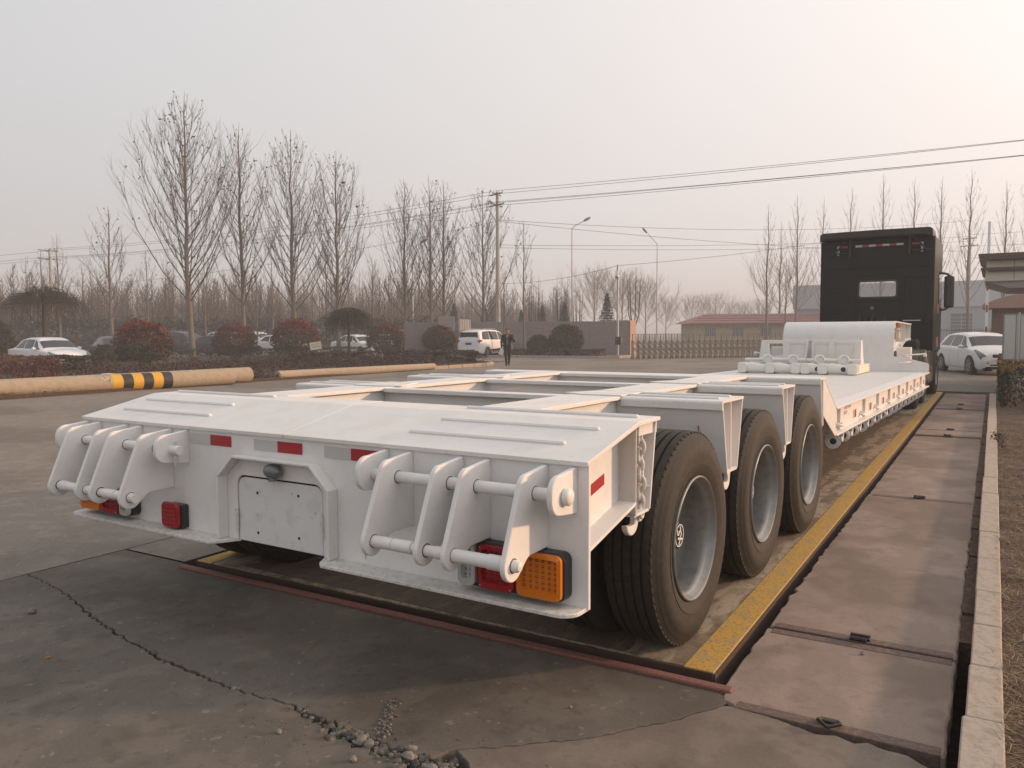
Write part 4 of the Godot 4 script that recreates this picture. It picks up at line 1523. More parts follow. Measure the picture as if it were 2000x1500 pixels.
func gooseneck(t: Node3D) -> void:
	var S := 13.9
	var x0 := -0.98
	var x1 := 1.05
	# wall rising from the deck and rolling over to the neck: one bent plate
	var b := MB.new()
	var outer := [Vector2(S, 0.84)]
	var c := Vector2(S + 0.30, 1.50)
	for i in 11:
		var a := deg_to_rad(180 - i * 9.0)
		outer.append(c + Vector2(cos(a), sin(a)) * 0.30)
	outer.append(Vector2(16.75, 1.775))
	for i in outer.size() - 1:
		var p: Vector2 = outer[i]
		var q: Vector2 = outer[i + 1]
		var n0 := Vector3(0, 0, 1)
		var n1 := Vector3(0, 0, 1)
		if i > 0 and i < outer.size():
			var d0 := p - c
			n0 = Vector3(0, d0.y, -d0.x).normalized() if p.y >= 1.5 else Vector3(0, 0, 1)
		var d1 := q - c
		n1 = Vector3(0, d1.y, -d1.x).normalized() if q.y >= 1.5 else Vector3(0, 0, 1)
		if i == outer.size() - 2:
			n0 = Vector3.UP
			n1 = Vector3.UP
		b.quadn(L(x0, p.y, p.x), L(x1, p.y, p.x), L(x1, q.y, q.x), L(x0, q.y, q.x), n0, n0, n1, n1)
		var dir := (q - p).normalized()
		var nn := Vector2(dir.y, -dir.x) * 0.022
		b.quad(L(x1, p.y, p.x), L(x1, p.y + nn.y, p.x + nn.x), L(x1, q.y + nn.y, q.x + nn.x), L(x1, q.y, q.x))
		b.quad(L(x0, p.y, p.x), L(x0, q.y, q.x), L(x0, q.y + nn.y, q.x + nn.x), L(x0, p.y + nn.y, p.x + nn.x))
		b.quad(L(x1, p.y + nn.y, p.x + nn.x), L(x0, p.y + nn.y, p.x + nn.x), L(x0, q.y + nn.y, q.x + nn.x), L(x1, q.y + nn.y, q.x + nn.x))
	obj("front_wall", b, M.paint, t)
	var web := PackedVector2Array([Vector2(S + 0.02, 0.70), Vector2(S + 0.02, 1.50), Vector2(S + 0.30, 1.775), Vector2(16.75, 1.75), Vector2(16.75, 1.46)])
	web.append_array(PackedVector2Array([Vector2(16.0, 1.43), Vector2(15.4, 1.36), Vector2(15.0, 1.22), Vector2(14.8, 1.05), Vector2(14.75, 0.70)]))
	for x in [x0 + 0.11, x1 - 0.12]:
		b = MB.new()
		psh(b, web, x, x + 0.014)
		obj("neck_web", b, M.paint, t)
	b = MB.new()
	var under := [Vector2(16.75, 1.46), Vector2(16.0, 1.43), Vector2(15.4, 1.36), Vector2(15.0, 1.22), Vector2(14.8, 1.05), Vector2(14.75, 0.70)]
	for i in under.size() - 1:
		var p: Vector2 = under[i]
		var q: Vector2 = under[i + 1]
		psh(b, PackedVector2Array([p, q, q + Vector2(0.02, -0.018), p + Vector2(0.02, -0.018)]), x0, x1)
	obj("neck_flange", b, M.paint, t)
	for s in [15.1, 15.75, 16.73]:
		b = MB.new()
		sbox(b, x0 + 0.01, x1 - 0.01, 1.40, 1.76, s, s + 0.016)
		obj("neck_rib", b, M.paint, t)
	b = MB.new()
	sbox(b, x1 - 0.10, x1 - 0.02, 1.46, 1.60, 14.9, 15.02, 0.005)
	sbox(b, x1 - 0.10, x1 - 0.03, 1.63, 1.68, 14.85, 15.05, 0.005)
	obj("valve_box", b, M.cream, t)
	b = MB.new()
	b.tube([L(x1 - 0.06, 1.72, 14.8), L(x1 - 0.04, 1.66, 15.0), L(x1 - 0.06, 1.70, 15.1)], [0.02], 6)
	obj("orange_hose", b, M.orange, t)
	# wings beside the wall
	for side in [1.0, -1.0]:
		b = MB.new()
		pxh(b, pts([side * 1.0, 0.84, side * 1.645, 0.835, side * 1.645, 1.00, side * 1.60, 1.02, side * 1.22, 1.115, side * 1.0, 1.14]), S + 0.001, S + 0.02, 0.002)
		obj("wing_plate", b, M.paint, t)
		b = MB.new()
		sbox(b, side * 1.06, side * 1.30, 0.75, 1.30, S + 0.35, S + 0.62, 0.01)
		obj("landing_leg", b, M.paint, t)
		b = MB.new()
		b.tube([L(side * 1.30, 1.13, S - 0.02), L(side * 1.22, 1.165, S - 0.30), L(side * 1.50, 1.175, S + 0.05), L(side * 1.56, 1.18, S + 0.12)], [0.016], 8)
		b.tube([L(side * 1.56, 1.19, S + 0.10), L(side * 1.57, 1.14, S + 0.12)], [0.03], 8)
		b.tube([L(side * 1.36, 1.03, S), L(side * 1.30, 1.035, S - 0.32), L(side * 1.17, 1.02, S - 0.33)], [0.014], 8)
		obj("winding_handle", b, M.paint, t)
	b = MB.new()
	b.tube([L(x1 - 0.03, 1.36, 15.0), L(x1 + 0.0, 1.30, 15.02), L(x1, 1.30, 15.1), L(x1 - 0.03, 1.36, 15.1)], [0.010], 6)
	obj("tow_eye", b, M.scuffed, t)


func wheels(t: Node3D) -> void:
	var turn := Basis(Vector3(0, 0, 1), -PI / 2)
	var R := 0.536
	# tyre
	var b := MB.new()
	var p := [Vector2(0.292, 0.030), Vector2(0.312, 0.012), Vector2(0.36, 0.004), Vector2(0.42, 0.0), Vector2(0.47, 0.006), Vector2(0.505, 0.020), Vector2(R - 0.012, 0.034), Vector2(R - 0.004, 0.046)]
	var ys := [0.080, 0.125, 0.172, 0.218]
	for y in ys:
		p.append(Vector2(R, y - 0.007))
		p.append(Vector2(R - 0.014, y - 0.005))
		p.append(Vector2(R - 0.014, y + 0.005))
		p.append(Vector2(R, y + 0.007))
	p.append_array([Vector2(R - 0.004, 0.252), Vector2(R - 0.012, 0.264), Vector2(R - 0.020, 0.268), Vector2(0.500, 0.280), Vector2(0.497, 0.283), Vector2(0.470, 0.292), Vector2(0.468, 0.2945), Vector2(0.42, 0.299), Vector2(0.375, 0.296), Vector2(0.373, 0.299), Vector2(0.352, 0.295), Vector2(0.335, 0.288), Vector2(0.318, 0.282), Vector2(0.306, 0.272), Vector2(0.300, 0.26)])
	b.lathe(p, 64, Transform3D(turn, Vector3.ZERO), 0.6)
	# shoulder nicks: small lugs along the outer shoulder
	for i in 72:
		var a := TAU * i / 72
		var B := turn * Basis(Vector3.UP, a)
		b.box(Vector3(R - 0.012, 0.2605, 0), Vector3(0.018, 0.010, 0.030), Transform3D(B, Vector3.ZERO), 0.004)
	var tyre := b.mesh()
	b = MB.new()
	b.lathe([Vector2(0.295, 0.262), Vector2(0.306, 0.274), Vector2(0.313, 0.284), Vector2(0.312, 0.292), Vector2(0.306, 0.295), Vector2(0.301, 0.291), Vector2(0.298, 0.284), Vector2(0.288, 0.262), Vector2(0.282, 0.257), Vector2(0.277, 0.252), Vector2(0.272, 0.235), Vector2(0.268, 0.16), Vector2(0.262, 0.075), Vector2(0.235, 0.055), Vector2(0.15, 0.050), Vector2(0.11, 0.062), Vector2(0, 0.062)], 64, Transform3D(turn, Vector3.ZERO), 0.5)
	var rim := b.mesh()
	b = MB.new()
	b.lathe([Vector2(0.105, 0.06), Vector2(0.10, 0.10), Vector2(0.080, 0.12), Vector2(0.075, 0.17), Vector2(0.070, 0.195), Vector2(0.060, 0.200), Vector2(0, 0.200)], 32, Transform3D(turn, Vector3.ZERO), 0.85)
	for i in 10:
		var a := TAU * i / 10
		b.lathe([Vector2(0.014, 0.05), Vector2(0.014, 0.09), Vector2(0, 0.09)], 6, Transform3D(turn, turn * Vector3(0.15 * cos(a), 0, 0.15 * sin(a))))
	var hub := b.mesh()
	# ring and two letters on the hub cap
	b = MB.new()
	b.lathe([Vector2(0.0575, 0.1996), Vector2(0.0575, 0.2025), Vector2(0.0525, 0.2025), Vector2(0.0525, 0.1996)], 40, Transform3D(turn, Vector3.ZERO), 0.3)
	var ring := b.mesh()
	var inner := MB.new()
	inner.lathe(p.slice(0, p.size() - 12) + [Vector2(0.497, 0.283), Vector2(0.42, 0.297), Vector2(0.33, 0.285), Vector2(0.292, 0.26)], 32, Transform3D(turn, Vector3.ZERO), 0.6)
	inner.lathe([Vector2(0.29, 0.24), Vector2(0.26, 0.10), Vector2(0, 0.09)], 24, Transform3D(turn, Vector3.ZERO), 0.6)
	var inner_m := inner.mesh()
	var k := 0
	for s in [1.19, 2.48, 3.78]:
		for side in [1.0, -1.0]:
			var h: float = R - 0.004 + s * 0.0044
			for dual in 2:
				var w := Node3D.new()
				w.name = numbered("wheel", t)
				t.add_child(w, true)
				w.position = L(side * (1.392 - dual * 0.345), h, s)
				w.rotation.y = 0.0 if side > 0 else PI
				var lean := [0.4, 1.9, 3.4][k % 3] as float
				if dual == 0 and side > 0:
					inst("tyre", tyre, M.rubber, w).rotation.x = k
					inst("rim", rim, M.rim, w)
					inst("hub_cap", hub, M.hub, w).rotation.x = lean
					var rn := inst("maker_ring", ring, M.mark, w)
					var sg := hub_letters(w)
					sg.rotation.x = [-1.2, 2.3, 0.6][int(s > 2) + int(s > 3)]
				else:
					inst("tyre", inner_m, M.rubber, w)
				k += 1


func hub_letters(w: Node3D) -> MeshInstance3D:
	var b := MB.new()
	var B := func(u: float, v: float) -> Vector3: return Vector3(0.2015, v * 0.80, -u * 0.80)
	# 3
	var st := [[-0.048, 0.026, -0.014, 0.026], [-0.014, 0.026, -0.026, 0.005], [-0.026, 0.005, -0.012, -0.012], [-0.012, -0.012, -0.026, -0.028], [-0.026, -0.028, -0.048, -0.022], [0.002, 0.030, 0.046, -0.030], [0.004, -0.030, 0.044, 0.030]]
	for q in st:
		var p0: Vector3 = B.call(q[0], q[1])
		var p1: Vector3 = B.call(q[2], q[3])
		var d := (p1 - p0).normalized()
		var n := Vector3(1, 0, 0).cross(d) * 0.005
		var o := Vector3(0.0015, 0, 0)
		p0 -= d * 0.004
		p1 += d * 0.004
		b.quad(p0 - n + o, p1 - n + o, p1 + n + o, p0 + n + o)
		b.quad(p0 - n, p1 - n, p1 - n + o, p0 - n + o)
		b.quad(p0 + n + o, p1 + n + o, p1 + n, p0 + n)
	return obj("maker_mark", b, M.mark, w)


func ramps() -> void:
	# two loading ramps lying on the front of the low deck, wrapped for delivery
	for r in 2:
		var t := thing("loading_ramp", ["left white loading ramp on the low deck, its frame open against the gate", "right white loading ramp on the low deck, its beam end catching the sun"][r], "loading ramp", Vector3.ZERO, 0.0, "loading ramps on the deck")
		t.transform = Transform3D(Basis(Vector3.UP, TRAILER_TURN) * Basis(Vector3.RIGHT, -0.0044), TRAILER_AT)
		var rg := RandomNumberGenerator.new()
		rg.seed = 90 + r
		var H := 0.866
		var xs: Array = [[-1.17, -0.68, -0.24], [-0.08, 0.20, 0.68]][r]
		for i in 3:
			var x: float = xs[i]
			var b := MB.new()
			sbox(b, x - 0.045, x + 0.045, H, H + 0.15, 11.95, 13.35, 0.006)
			obj("side_beam", b, M.cream, t)
			b = MB.new()
			var prof := []
			for q in 6:
				prof.append(Vector2(0.085 + rg.randf_range(-0.008, 0.008), q * 0.045))
			prof.push_front(Vector2(0, -0.015))
			prof.append(Vector2(0.07, 0.24))
			# film-wrapped beam foot
			var o := PackedVector2Array()
			o.append_array(round_rect(x - 0.080, H + 0.001, x + 0.080, H + 0.19, 0.04, 4))
			b.prism(o, L(0, 0, 11.72), Vector3.RIGHT, Vector3.UP, Vector3(0, 0, -0.26), 0.015)
			obj("wrapped_foot", b, M.wrap, t)
			if i > 0:
				b = MB.new()
				var c := L((xs[i - 1] + x) * 0.5, H + 0.085, 11.84)
				b.tube([L(xs[i - 1] + 0.05, H + 0.085, 11.84), L(lerpf(xs[i - 1], x, 0.3), H + 0.10, 11.83), L(lerpf(xs[i - 1], x, 0.7), H + 0.08, 11.85), L(x - 0.05, H + 0.09, 11.84)], [0.08, 0.10, 0.08, 0.095], 10)
				var wt := obj("wrapped_tube", b, M.wrap, t)
				if r == 1:
					b = MB.new()
					for q in 2:
						var cx := lerpf(xs[i - 1], x, 0.3 + 0.4 * q)
						b.lathe([Vector2(0.045, 0.03), Vector2(0.04, 0.095), Vector2(0, 0.095)], 10, Transform3D(Basis(Vector3(1, 0, 0), PI / 2), L(cx, H + 0.09, 11.85)))
					obj("tube_bore", b, M.dark, wt)
		# axle with rollers across the top
		var b := MB.new()
		b.tube([L(xs[0] - 0.06, H + 0.23, 12.15), L(xs[2] + 0.08, H + 0.23, 12.15)], [0.032], 10)
		obj("roller_axle", b, M.paint, t)
		for i in 2:
			var x: float = [[-0.80, -0.36], [0.09, 0.49]][r][i]
			b = MB.new()
			b.lathe([Vector2(0.05, -0.055), Vector2(0.082, -0.055), Vector2(0.085, -0.045), Vector2(0.085, 0.045), Vector2(0.078, 0.052), Vector2(0.066, 0.050), Vector2(0.062, 0.02), Vector2(0, 0.02)], 24, Transform3D(Basis(Vector3(1, 0, 0), PI / 2).rotated(Vector3.UP, 0.45), L(x, H + 0.245, 12.05)), 0.5)
			obj("roller", b, M.paint, t)
		# upright frame: tapered posts, top rail, panel in all but the open bay
		var top := 1.445
		for i in 3:
			var x: float = [[-1.06, -0.64, -0.24], [-0.20, 0.16, 0.60]][r][i]
			b = MB.new()
			b.prism(pts([x - 0.10, H + 0.15, x + 0.04, H + 0.15, x + 0.035, top, x - 0.055, top]), L(0, 0, 12.80), Vector3.RIGHT, Vector3.UP, Vector3(0, 0, -0.05), 0.004)
			b.prism(pts([12.80, H + 0.15, 13.15, H + 0.15, 12.95, top, 12.80, top]), L(x + 0.035, 0, 0), Vector3(0, 0, -1), Vector3.UP, Vector3(0.012, 0, 0))
			obj("frame_post", b, M.paint, t)
		var xa: float = [-1.10, -0.22][r]
		var xb: float = [-0.21, 0.63][r]
		b = MB.new()
		sbox(b, xa + 0.045, xb, top - 0.065, top + 0.003, 12.81, 12.90, 0.004)
		obj("top_rail", b, M.paint, t)
		b = MB.new()
		sbox(b, -0.60 if r == 0 else xa + 0.03, xb, H + 0.2, top - 0.06, 12.825, 12.84)
		obj("frame_panel", b, M.paint, t)
		b = MB.new()
		sbox(b, xa, xb, H + 0.15, H + 0.21, 12.82, 12.90, 0.004)
		b.tube([L(xa + 0.15, H + 0.24, 12.6), L(xb - 0.1, H + 0.20, 12.75)], [0.025], 8)
		obj("bottom_rail", b, M.paint, t)


func tractor() -> void:
	var t := thing("tractor_truck", "tall black tractor truck coupled to the front of the white trailer", "truck")
	t.transform = Transform3D(Basis(Vector3.UP, TRAILER_TURN), TRAILER_AT)
	t.translate_object_local(Vector3(0.13, 0, 0))
	var B := 18.0
	var F := 20.2
	# back wall built round the window opening
	var wx0 := -0.355
	var wx1 := 0.46
	var wh0 := 2.345
	var wh1 := 2.72
	var cab := Node3D.new()
	cab.name = "cab"
	t.add_child(cab)
	var b := MB.new()
	sbox(b, -1.19, wx0, 1.0, 3.70, B, B + 0.05, 0.02)
	sbox(b, wx1, 1.19, 1.0, 3.70, B, B + 0.05, 0.02)
	sbox(b, wx0 - 0.03, wx1 + 0.03, 1.0, wh0, B + 0.002, B + 0.048)
	sbox(b, wx0 - 0.03, wx1 + 0.03, wh1, 3.70, B + 0.002, B + 0.048)
	obj("back_wall", b, M.cab, cab)
	b = MB.new()
	sbox(b, -1.24, -1.17, 1.05, 3.72, B + 0.02, F, 0.04)
	sbox(b, 1.17, 1.24, 1.05, 2.15, B + 0.02, F, 0.04)
	sbox(b, 1.17, 1.24, 2.95, 3.72, B + 0.02, F, 0.04)
	sbox(b, 1.17, 1.24, 2.1, 3.0, B + 0.02, B + 1.2, 0.02)
	sbox(b, -1.2, 1.2, 3.68, 3.80, B + 0.02, F - 0.1, 0.05)
	sbox(b, -1.2, 1.2, 1.0, 1.12, B, F)
	obj("cab_shell", b, M.cab, cab)
	b = MB.new()
	sbox(b, -1.2, 1.2, 1.0, 2.05, F - 0.06, F, 0.03)
	sbox(b, -1.2, 1.2, 3.05, 3.72, F - 0.16, F - 0.1, 0.03)
	sbox(b, -1.2, -1.10, 2.0, 3.1, F - 0.1, F - 0.04)
	sbox(b, 1.10, 1.2, 2.0, 3.1, F - 0.1, F - 0.04)
	obj("cab_front", b, M.cab, cab)
	b = MB.new()
	sbox(b, -1.10, 1.10, 2.05, 3.05, F - 0.085, F - 0.08)
	obj("windscreen", b, M.pane, cab)
	b = MB.new()
	pxh(b, round_rect(wx0, wh0, wx1, wh1, 0.05, 5), B + 0.012, B + 0.017)
	var win := obj("rear_window", b, M.pane, cab)
	b = MB.new()
	var ro := round_rect(wx0 - 0.03, wh0 - 0.03, wx1 + 0.03, wh1 + 0.03, 0.07, 5)
	var ri := round_rect(wx0 + 0.012, wh0 + 0.012, wx1 - 0.012, wh1 - 0.012, 0.05, 5)
	for i in ro.size():
		var j := (i + 1) % ro.size()
		b.quad(L(ro[i].x, ro[i].y, B - 0.004), L(ro[j].x, ro[j].y, B - 0.004), L(ri[j].x, ri[j].y, B - 0.012), L(ri[i].x, ri[i].y, B - 0.012))
		b.quad(L(ri[i].x, ri[i].y, B - 0.012), L(ri[j].x, ri[j].y, B - 0.012), L(ri[j].x, ri[j].y, B + 0.014), L(ri[i].x, ri[i].y, B + 0.014))
	obj("window_seal", b, M.black_plastic, win)
	b = MB.new()
	sbox(b, 1.24, 1.246, 2.15, 2.95, B + 1.25, F - 0.1)
	obj("side_window", b, M.pane_dark, cab)
	# pressed panels and ribs of the back wall
	for q in [[-1.12, -0.60, 2.55, 2.95], [-1.12, -0.62, 2.08, 2.48], [-1.12, -0.63, 1.60, 2.0], [0.62, 1.08, 1.7, 2.8], [-0.5, 0.6, 1.75, 2.25]]:
		b = MB.new()
		for e in 4:
			var x0: float = q[0]
			var x1: float = q[1]
			var h0: float = q[2]
			var h1: float = q[3]
			match e:
				0: sbox(b, x0, x1, h1 - 0.02, h1, B - 0.016, B + 0.002, 0.007)
				1: sbox(b, x0, x1, h0, h0 + 0.02, B - 0.016, B + 0.002, 0.007)
				2: sbox(b, x0, x0 + 0.02, h0 + 0.02, h1 - 0.02, B - 0.016, B + 0.002, 0.007)
				3: sbox(b, x1 - 0.02, x1, h0 + 0.02, h1 - 0.02, B - 0.016, B + 0.002, 0.007)
		obj("pressed_panel", b, M.cab, cab)
	b = MB.new()
	sbox(b, -1.16, 1.16, 3.02, 3.05, B - 0.014, B + 0.002, 0.008)
	sbox(b, -0.4, 0.5, 2.86, 2.885, B - 0.014, B + 0.002, 0.008)
	obj("pressed_rib", b, M.cab, cab)
	b = MB.new()
	sbox(b, -0.09, -0.02, 2.05, 2.13, B - 0.03, B, 0.01)
	obj("small_lamp", b, M.lamp_grey, cab)
	# roof deflector with drooping ends and struts
	b = MB.new()
	var o := PackedVector2Array()
	o.append_array(arc(Vector2(1.14, 3.80), 0.075, 60, -90, 6))
	o.append_array(arc(Vector2(1.0, 3.74), 0.04, 60, 100, 3))
	o.append_array(arc(Vector2(-1.0, 3.74), 0.04, 80, 120, 3))
	o.append_array(arc(Vector2(-1.14, 3.80), 0.075, 270, 120, 6))
	o = PackedVector2Array([Vector2(-1.21, 3.750), Vector2(-1.20, 3.690), Vector2(-1.14, 3.680), Vector2(-1.06, 3.730), Vector2(1.06, 3.730), Vector2(1.14, 3.680), Vector2(1.20, 3.690), Vector2(1.21, 3.750), Vector2(1.20, 3.850), Vector2(1.14, 3.885), Vector2(0, 3.895), Vector2(-1.14, 3.885), Vector2(-1.20, 3.850)])
	pxh(b, o, B - 0.28, B + 0.5, 0.015)
	obj("roof_deflector", b, M.cab_trim, t)
	for x in [-0.55, 0.72]:
		b = MB.new()
		sbox(b, x - 0.03, x + 0.03, 3.30, 3.80, B - 0.10, B - 0.04, 0.008)
		b.tube([L(x, 3.78, B - 0.2), L(x - signf(x) * -0.4, 3.36, B - 0.03)], [0.02], 6)
		b.tube([L(x, 3.40, B - 0.08), L(x + signf(x) * 0.5, 3.40, B - 0.05)], [0.018], 6)
		obj("deflector_strut", b, M.cab_trim, t)
	# red and white tape
	for i in 7:
		b = MB.new()
		sbox(b, -0.45 + i * 0.148, -0.45 + (i + 1) * 0.148, 3.535, 3.585, B - 0.003, B + 0.001)
		obj("reflective_tape", b, M.white_tape if i % 2 == 0 else M.red, t)
	for q in [[-0.86, -0.77, 3.535, 3.585, 1], [-0.77, -0.62, 3.535, 3.585, 0], [-0.86, -0.81, 3.36, 3.53, 1], [0.76, 0.90, 3.535, 3.585, 0], [0.90, 1.0, 3.535, 3.585, 1], [0.95, 1.0, 3.36, 3.53, 1]]:
		b = MB.new()
		sbox(b, q[0], q[1], q[2], q[3], B - 0.003, B + 0.001)
		obj("reflective_tape", b, M.white_tape if q[4] else M.red, t)
	# mirror on the right
	b = MB.new()
	b.tube([L(1.22, 2.98, F - 0.25), L(1.36, 2.95, F - 0.2), L(1.46, 2.86, F - 0.15)], [0.03], 6)
	b.tube([L(1.22, 2.05, F - 0.25), L(1.34, 2.08, F - 0.2), L(1.42, 2.14, F - 0.15)], [0.03], 6)
	pxh(b, round_rect(1.30, 2.12, 1.52, 2.90, 0.05, 4), F - 0.22, F - 0.08, 0.03)
	var mi := obj("mirror", b, M.black_plastic, t)
	b = MB.new()
	pxh(b, round_rect(1.325, 2.42, 1.495, 2.86, 0.03, 4), F - 0.224, F - 0.221)
	pxh(b, round_rect(1.325, 2.16, 1.495, 2.38, 0.03, 4), F - 0.224, F - 0.221)
	obj("mirror_glass", b, M.pane_dark, mi)
	# side trim edge of the cab, chassis, tank
	b = MB.new()
	sbox(b, 1.205, 1.25, 1.95, 2.2, B + 1.0, B + 1.3, 0.02)
	sbox(b, 1.205, 1.25, 1.15, 1.4, B + 0.9, B + 1.3, 0.02)
	obj("door_trim", b, M.orange, t)
	b = MB.new()
	sbox(b, -0.45, -0.35, 0.62, 0.92, 14.2, 20.0)
	sbox(b, 0.35, 0.45, 0.62, 0.92, 14.2, 20.0)
	sbox(b, -1.0, 1.0, 0.8, 1.35, 17.35, 17.9, 0.04)
	obj("chassis", b, M.dark, t)
	b = MB.new()
	for x in [-0.9, 0.9]:
		b.lathe([Vector2(0, 0), Vector2(0.30, 0), Vector2(0.33, 0.04), Vector2(0.33, 1.06), Vector2(0.30, 1.1), Vector2(0, 1.1)], 18, Transform3D(Basis(Vector3(1, 0, 0), -PI / 2), L(x, 0.70, 17.2)), 0.6)
	obj("fuel_tank", b, M.guard, t)
	b = MB.new()
	sbox(b, 1.14, 1.22, 0.35, 1.1, 17.3, 18.6, 0.02)
	sbox(b, -1.22, -1.14, 0.35, 1.1, 17.3, 18.6, 0.02)
	obj("side_skirt", b, M.cab_trim, t)
	b = MB.new()
	sbox(b, 0.62, 0.98, 1.78, 1.80, B - 0.05, B - 0.01)
	obj("steel_rail", b, M.scuffed, t)
	b = MB.new()
	for i in 5:
		b.tube([L(-0.3 + i * 0.14, 1.95 - 0.03 * (i % 2), B - 0.01), L(-0.32 + i * 0.13, 1.6, B - 0.35), L(-0.2 + i * 0.1, 1.3, B - 0.5), L(-0.1 + i * 0.05, 1.1, B - 1.2)], [0.014], 5)
	obj("air_lines", b, M.black_plastic, t)
	# wheels
	var turn := Basis(Vector3(0, 0, 1), -PI / 2)
	b = MB.new()
	b.lathe([Vector2(0.29, 0.03), Vector2(0.42, 0.0), Vector2(0.50, 0.02), Vector2(0.525, 0.05), Vector2(0.525, 0.25), Vector2(0.50, 0.28), Vector2(0.42, 0.30), Vector2(0.30, 0.27)], 40, Transform3D(turn, Vector3.ZERO))
	var ty := b.mesh()
	b = MB.new()
	b.lathe([Vector2(0.30, 0.27), Vector2(0.31, 0.29), Vector2(0.29, 0.285), Vector2(0.27, 0.2), Vector2(0.2, 0.12), Vector2(0.12, 0.12), Vector2(0.11, 0.22), Vector2(0, 0.22)], 32, Transform3D(turn, Vector3.ZERO))
	var rm := b.mesh()
	for s in [15.0, 16.35, 19.3]:
		for side in [1.0, -1.0]:
			for dual in 1 if s > 18 else 2:
				var w := Node3D.new()
				w.name = numbered("wheel", t)
				t.add_child(w, true)
				w.position = L(side * (0.95 - dual * 0.34), 0.522, s)
				w.rotation.y = 0.0 if side > 0 else PI
				inst("tyre", ty, M.rubber, w)
				if dual == 0:
					inst("rim", rm, M.rim, w)
	# ribbed mudguards with pierced end plates over the tandem
	for s in [15.0, 16.35]:
		for side in [1.0, -1.0]:
			b = MB.new()
			var prof := PackedVector2Array()
			prof.append_array(arc(Vector2(s, 0.52), 0.63, -8, 188, 20))
			prof.append_array(arc(Vector2(s, 0.52), 0.60, 188, -8, 20))
			psh(b, prof, side * 0.55, side * 1.235, 0.002)
			for i in 9:
				var ring := PackedVector2Array()
				ring.append_array(arc(Vector2(s, 0.52), 0.637, 0, 180, 16))
				ring.append_array(arc(Vector2(s, 0.52), 0.625, 180, 0, 16))
				psh(b, ring, side * (0.60 + i * 0.07), side * (0.62 + i * 0.07))
			var mg := obj("mudguard", b, M.guard, t)
			b = MB.new()
			var e := PackedVector2Array()
			e.append_array(arc(Vector2(s, 0.52), 0.632, -5, 185, 20))
			e.append_array(arc(Vector2(s, 0.52), 0.44, 185, -5, 20))
			psh(b, e, side * 1.236, side * 1.246, 0.002)
			obj("end_plate", b, M.guard, mg)
			b = MB.new()
			var tear := PackedVector2Array()
			tear.append_array(arc(Vector2(s - 0.02, 1.03), 0.045, 0, 180, 6))
			tear.append(Vector2(s + 0.04, 0.86))
			psh(b, tear, side * 1.2465, side * 1.249)
			obj("teardrop_hole", b, M.dark, mg)


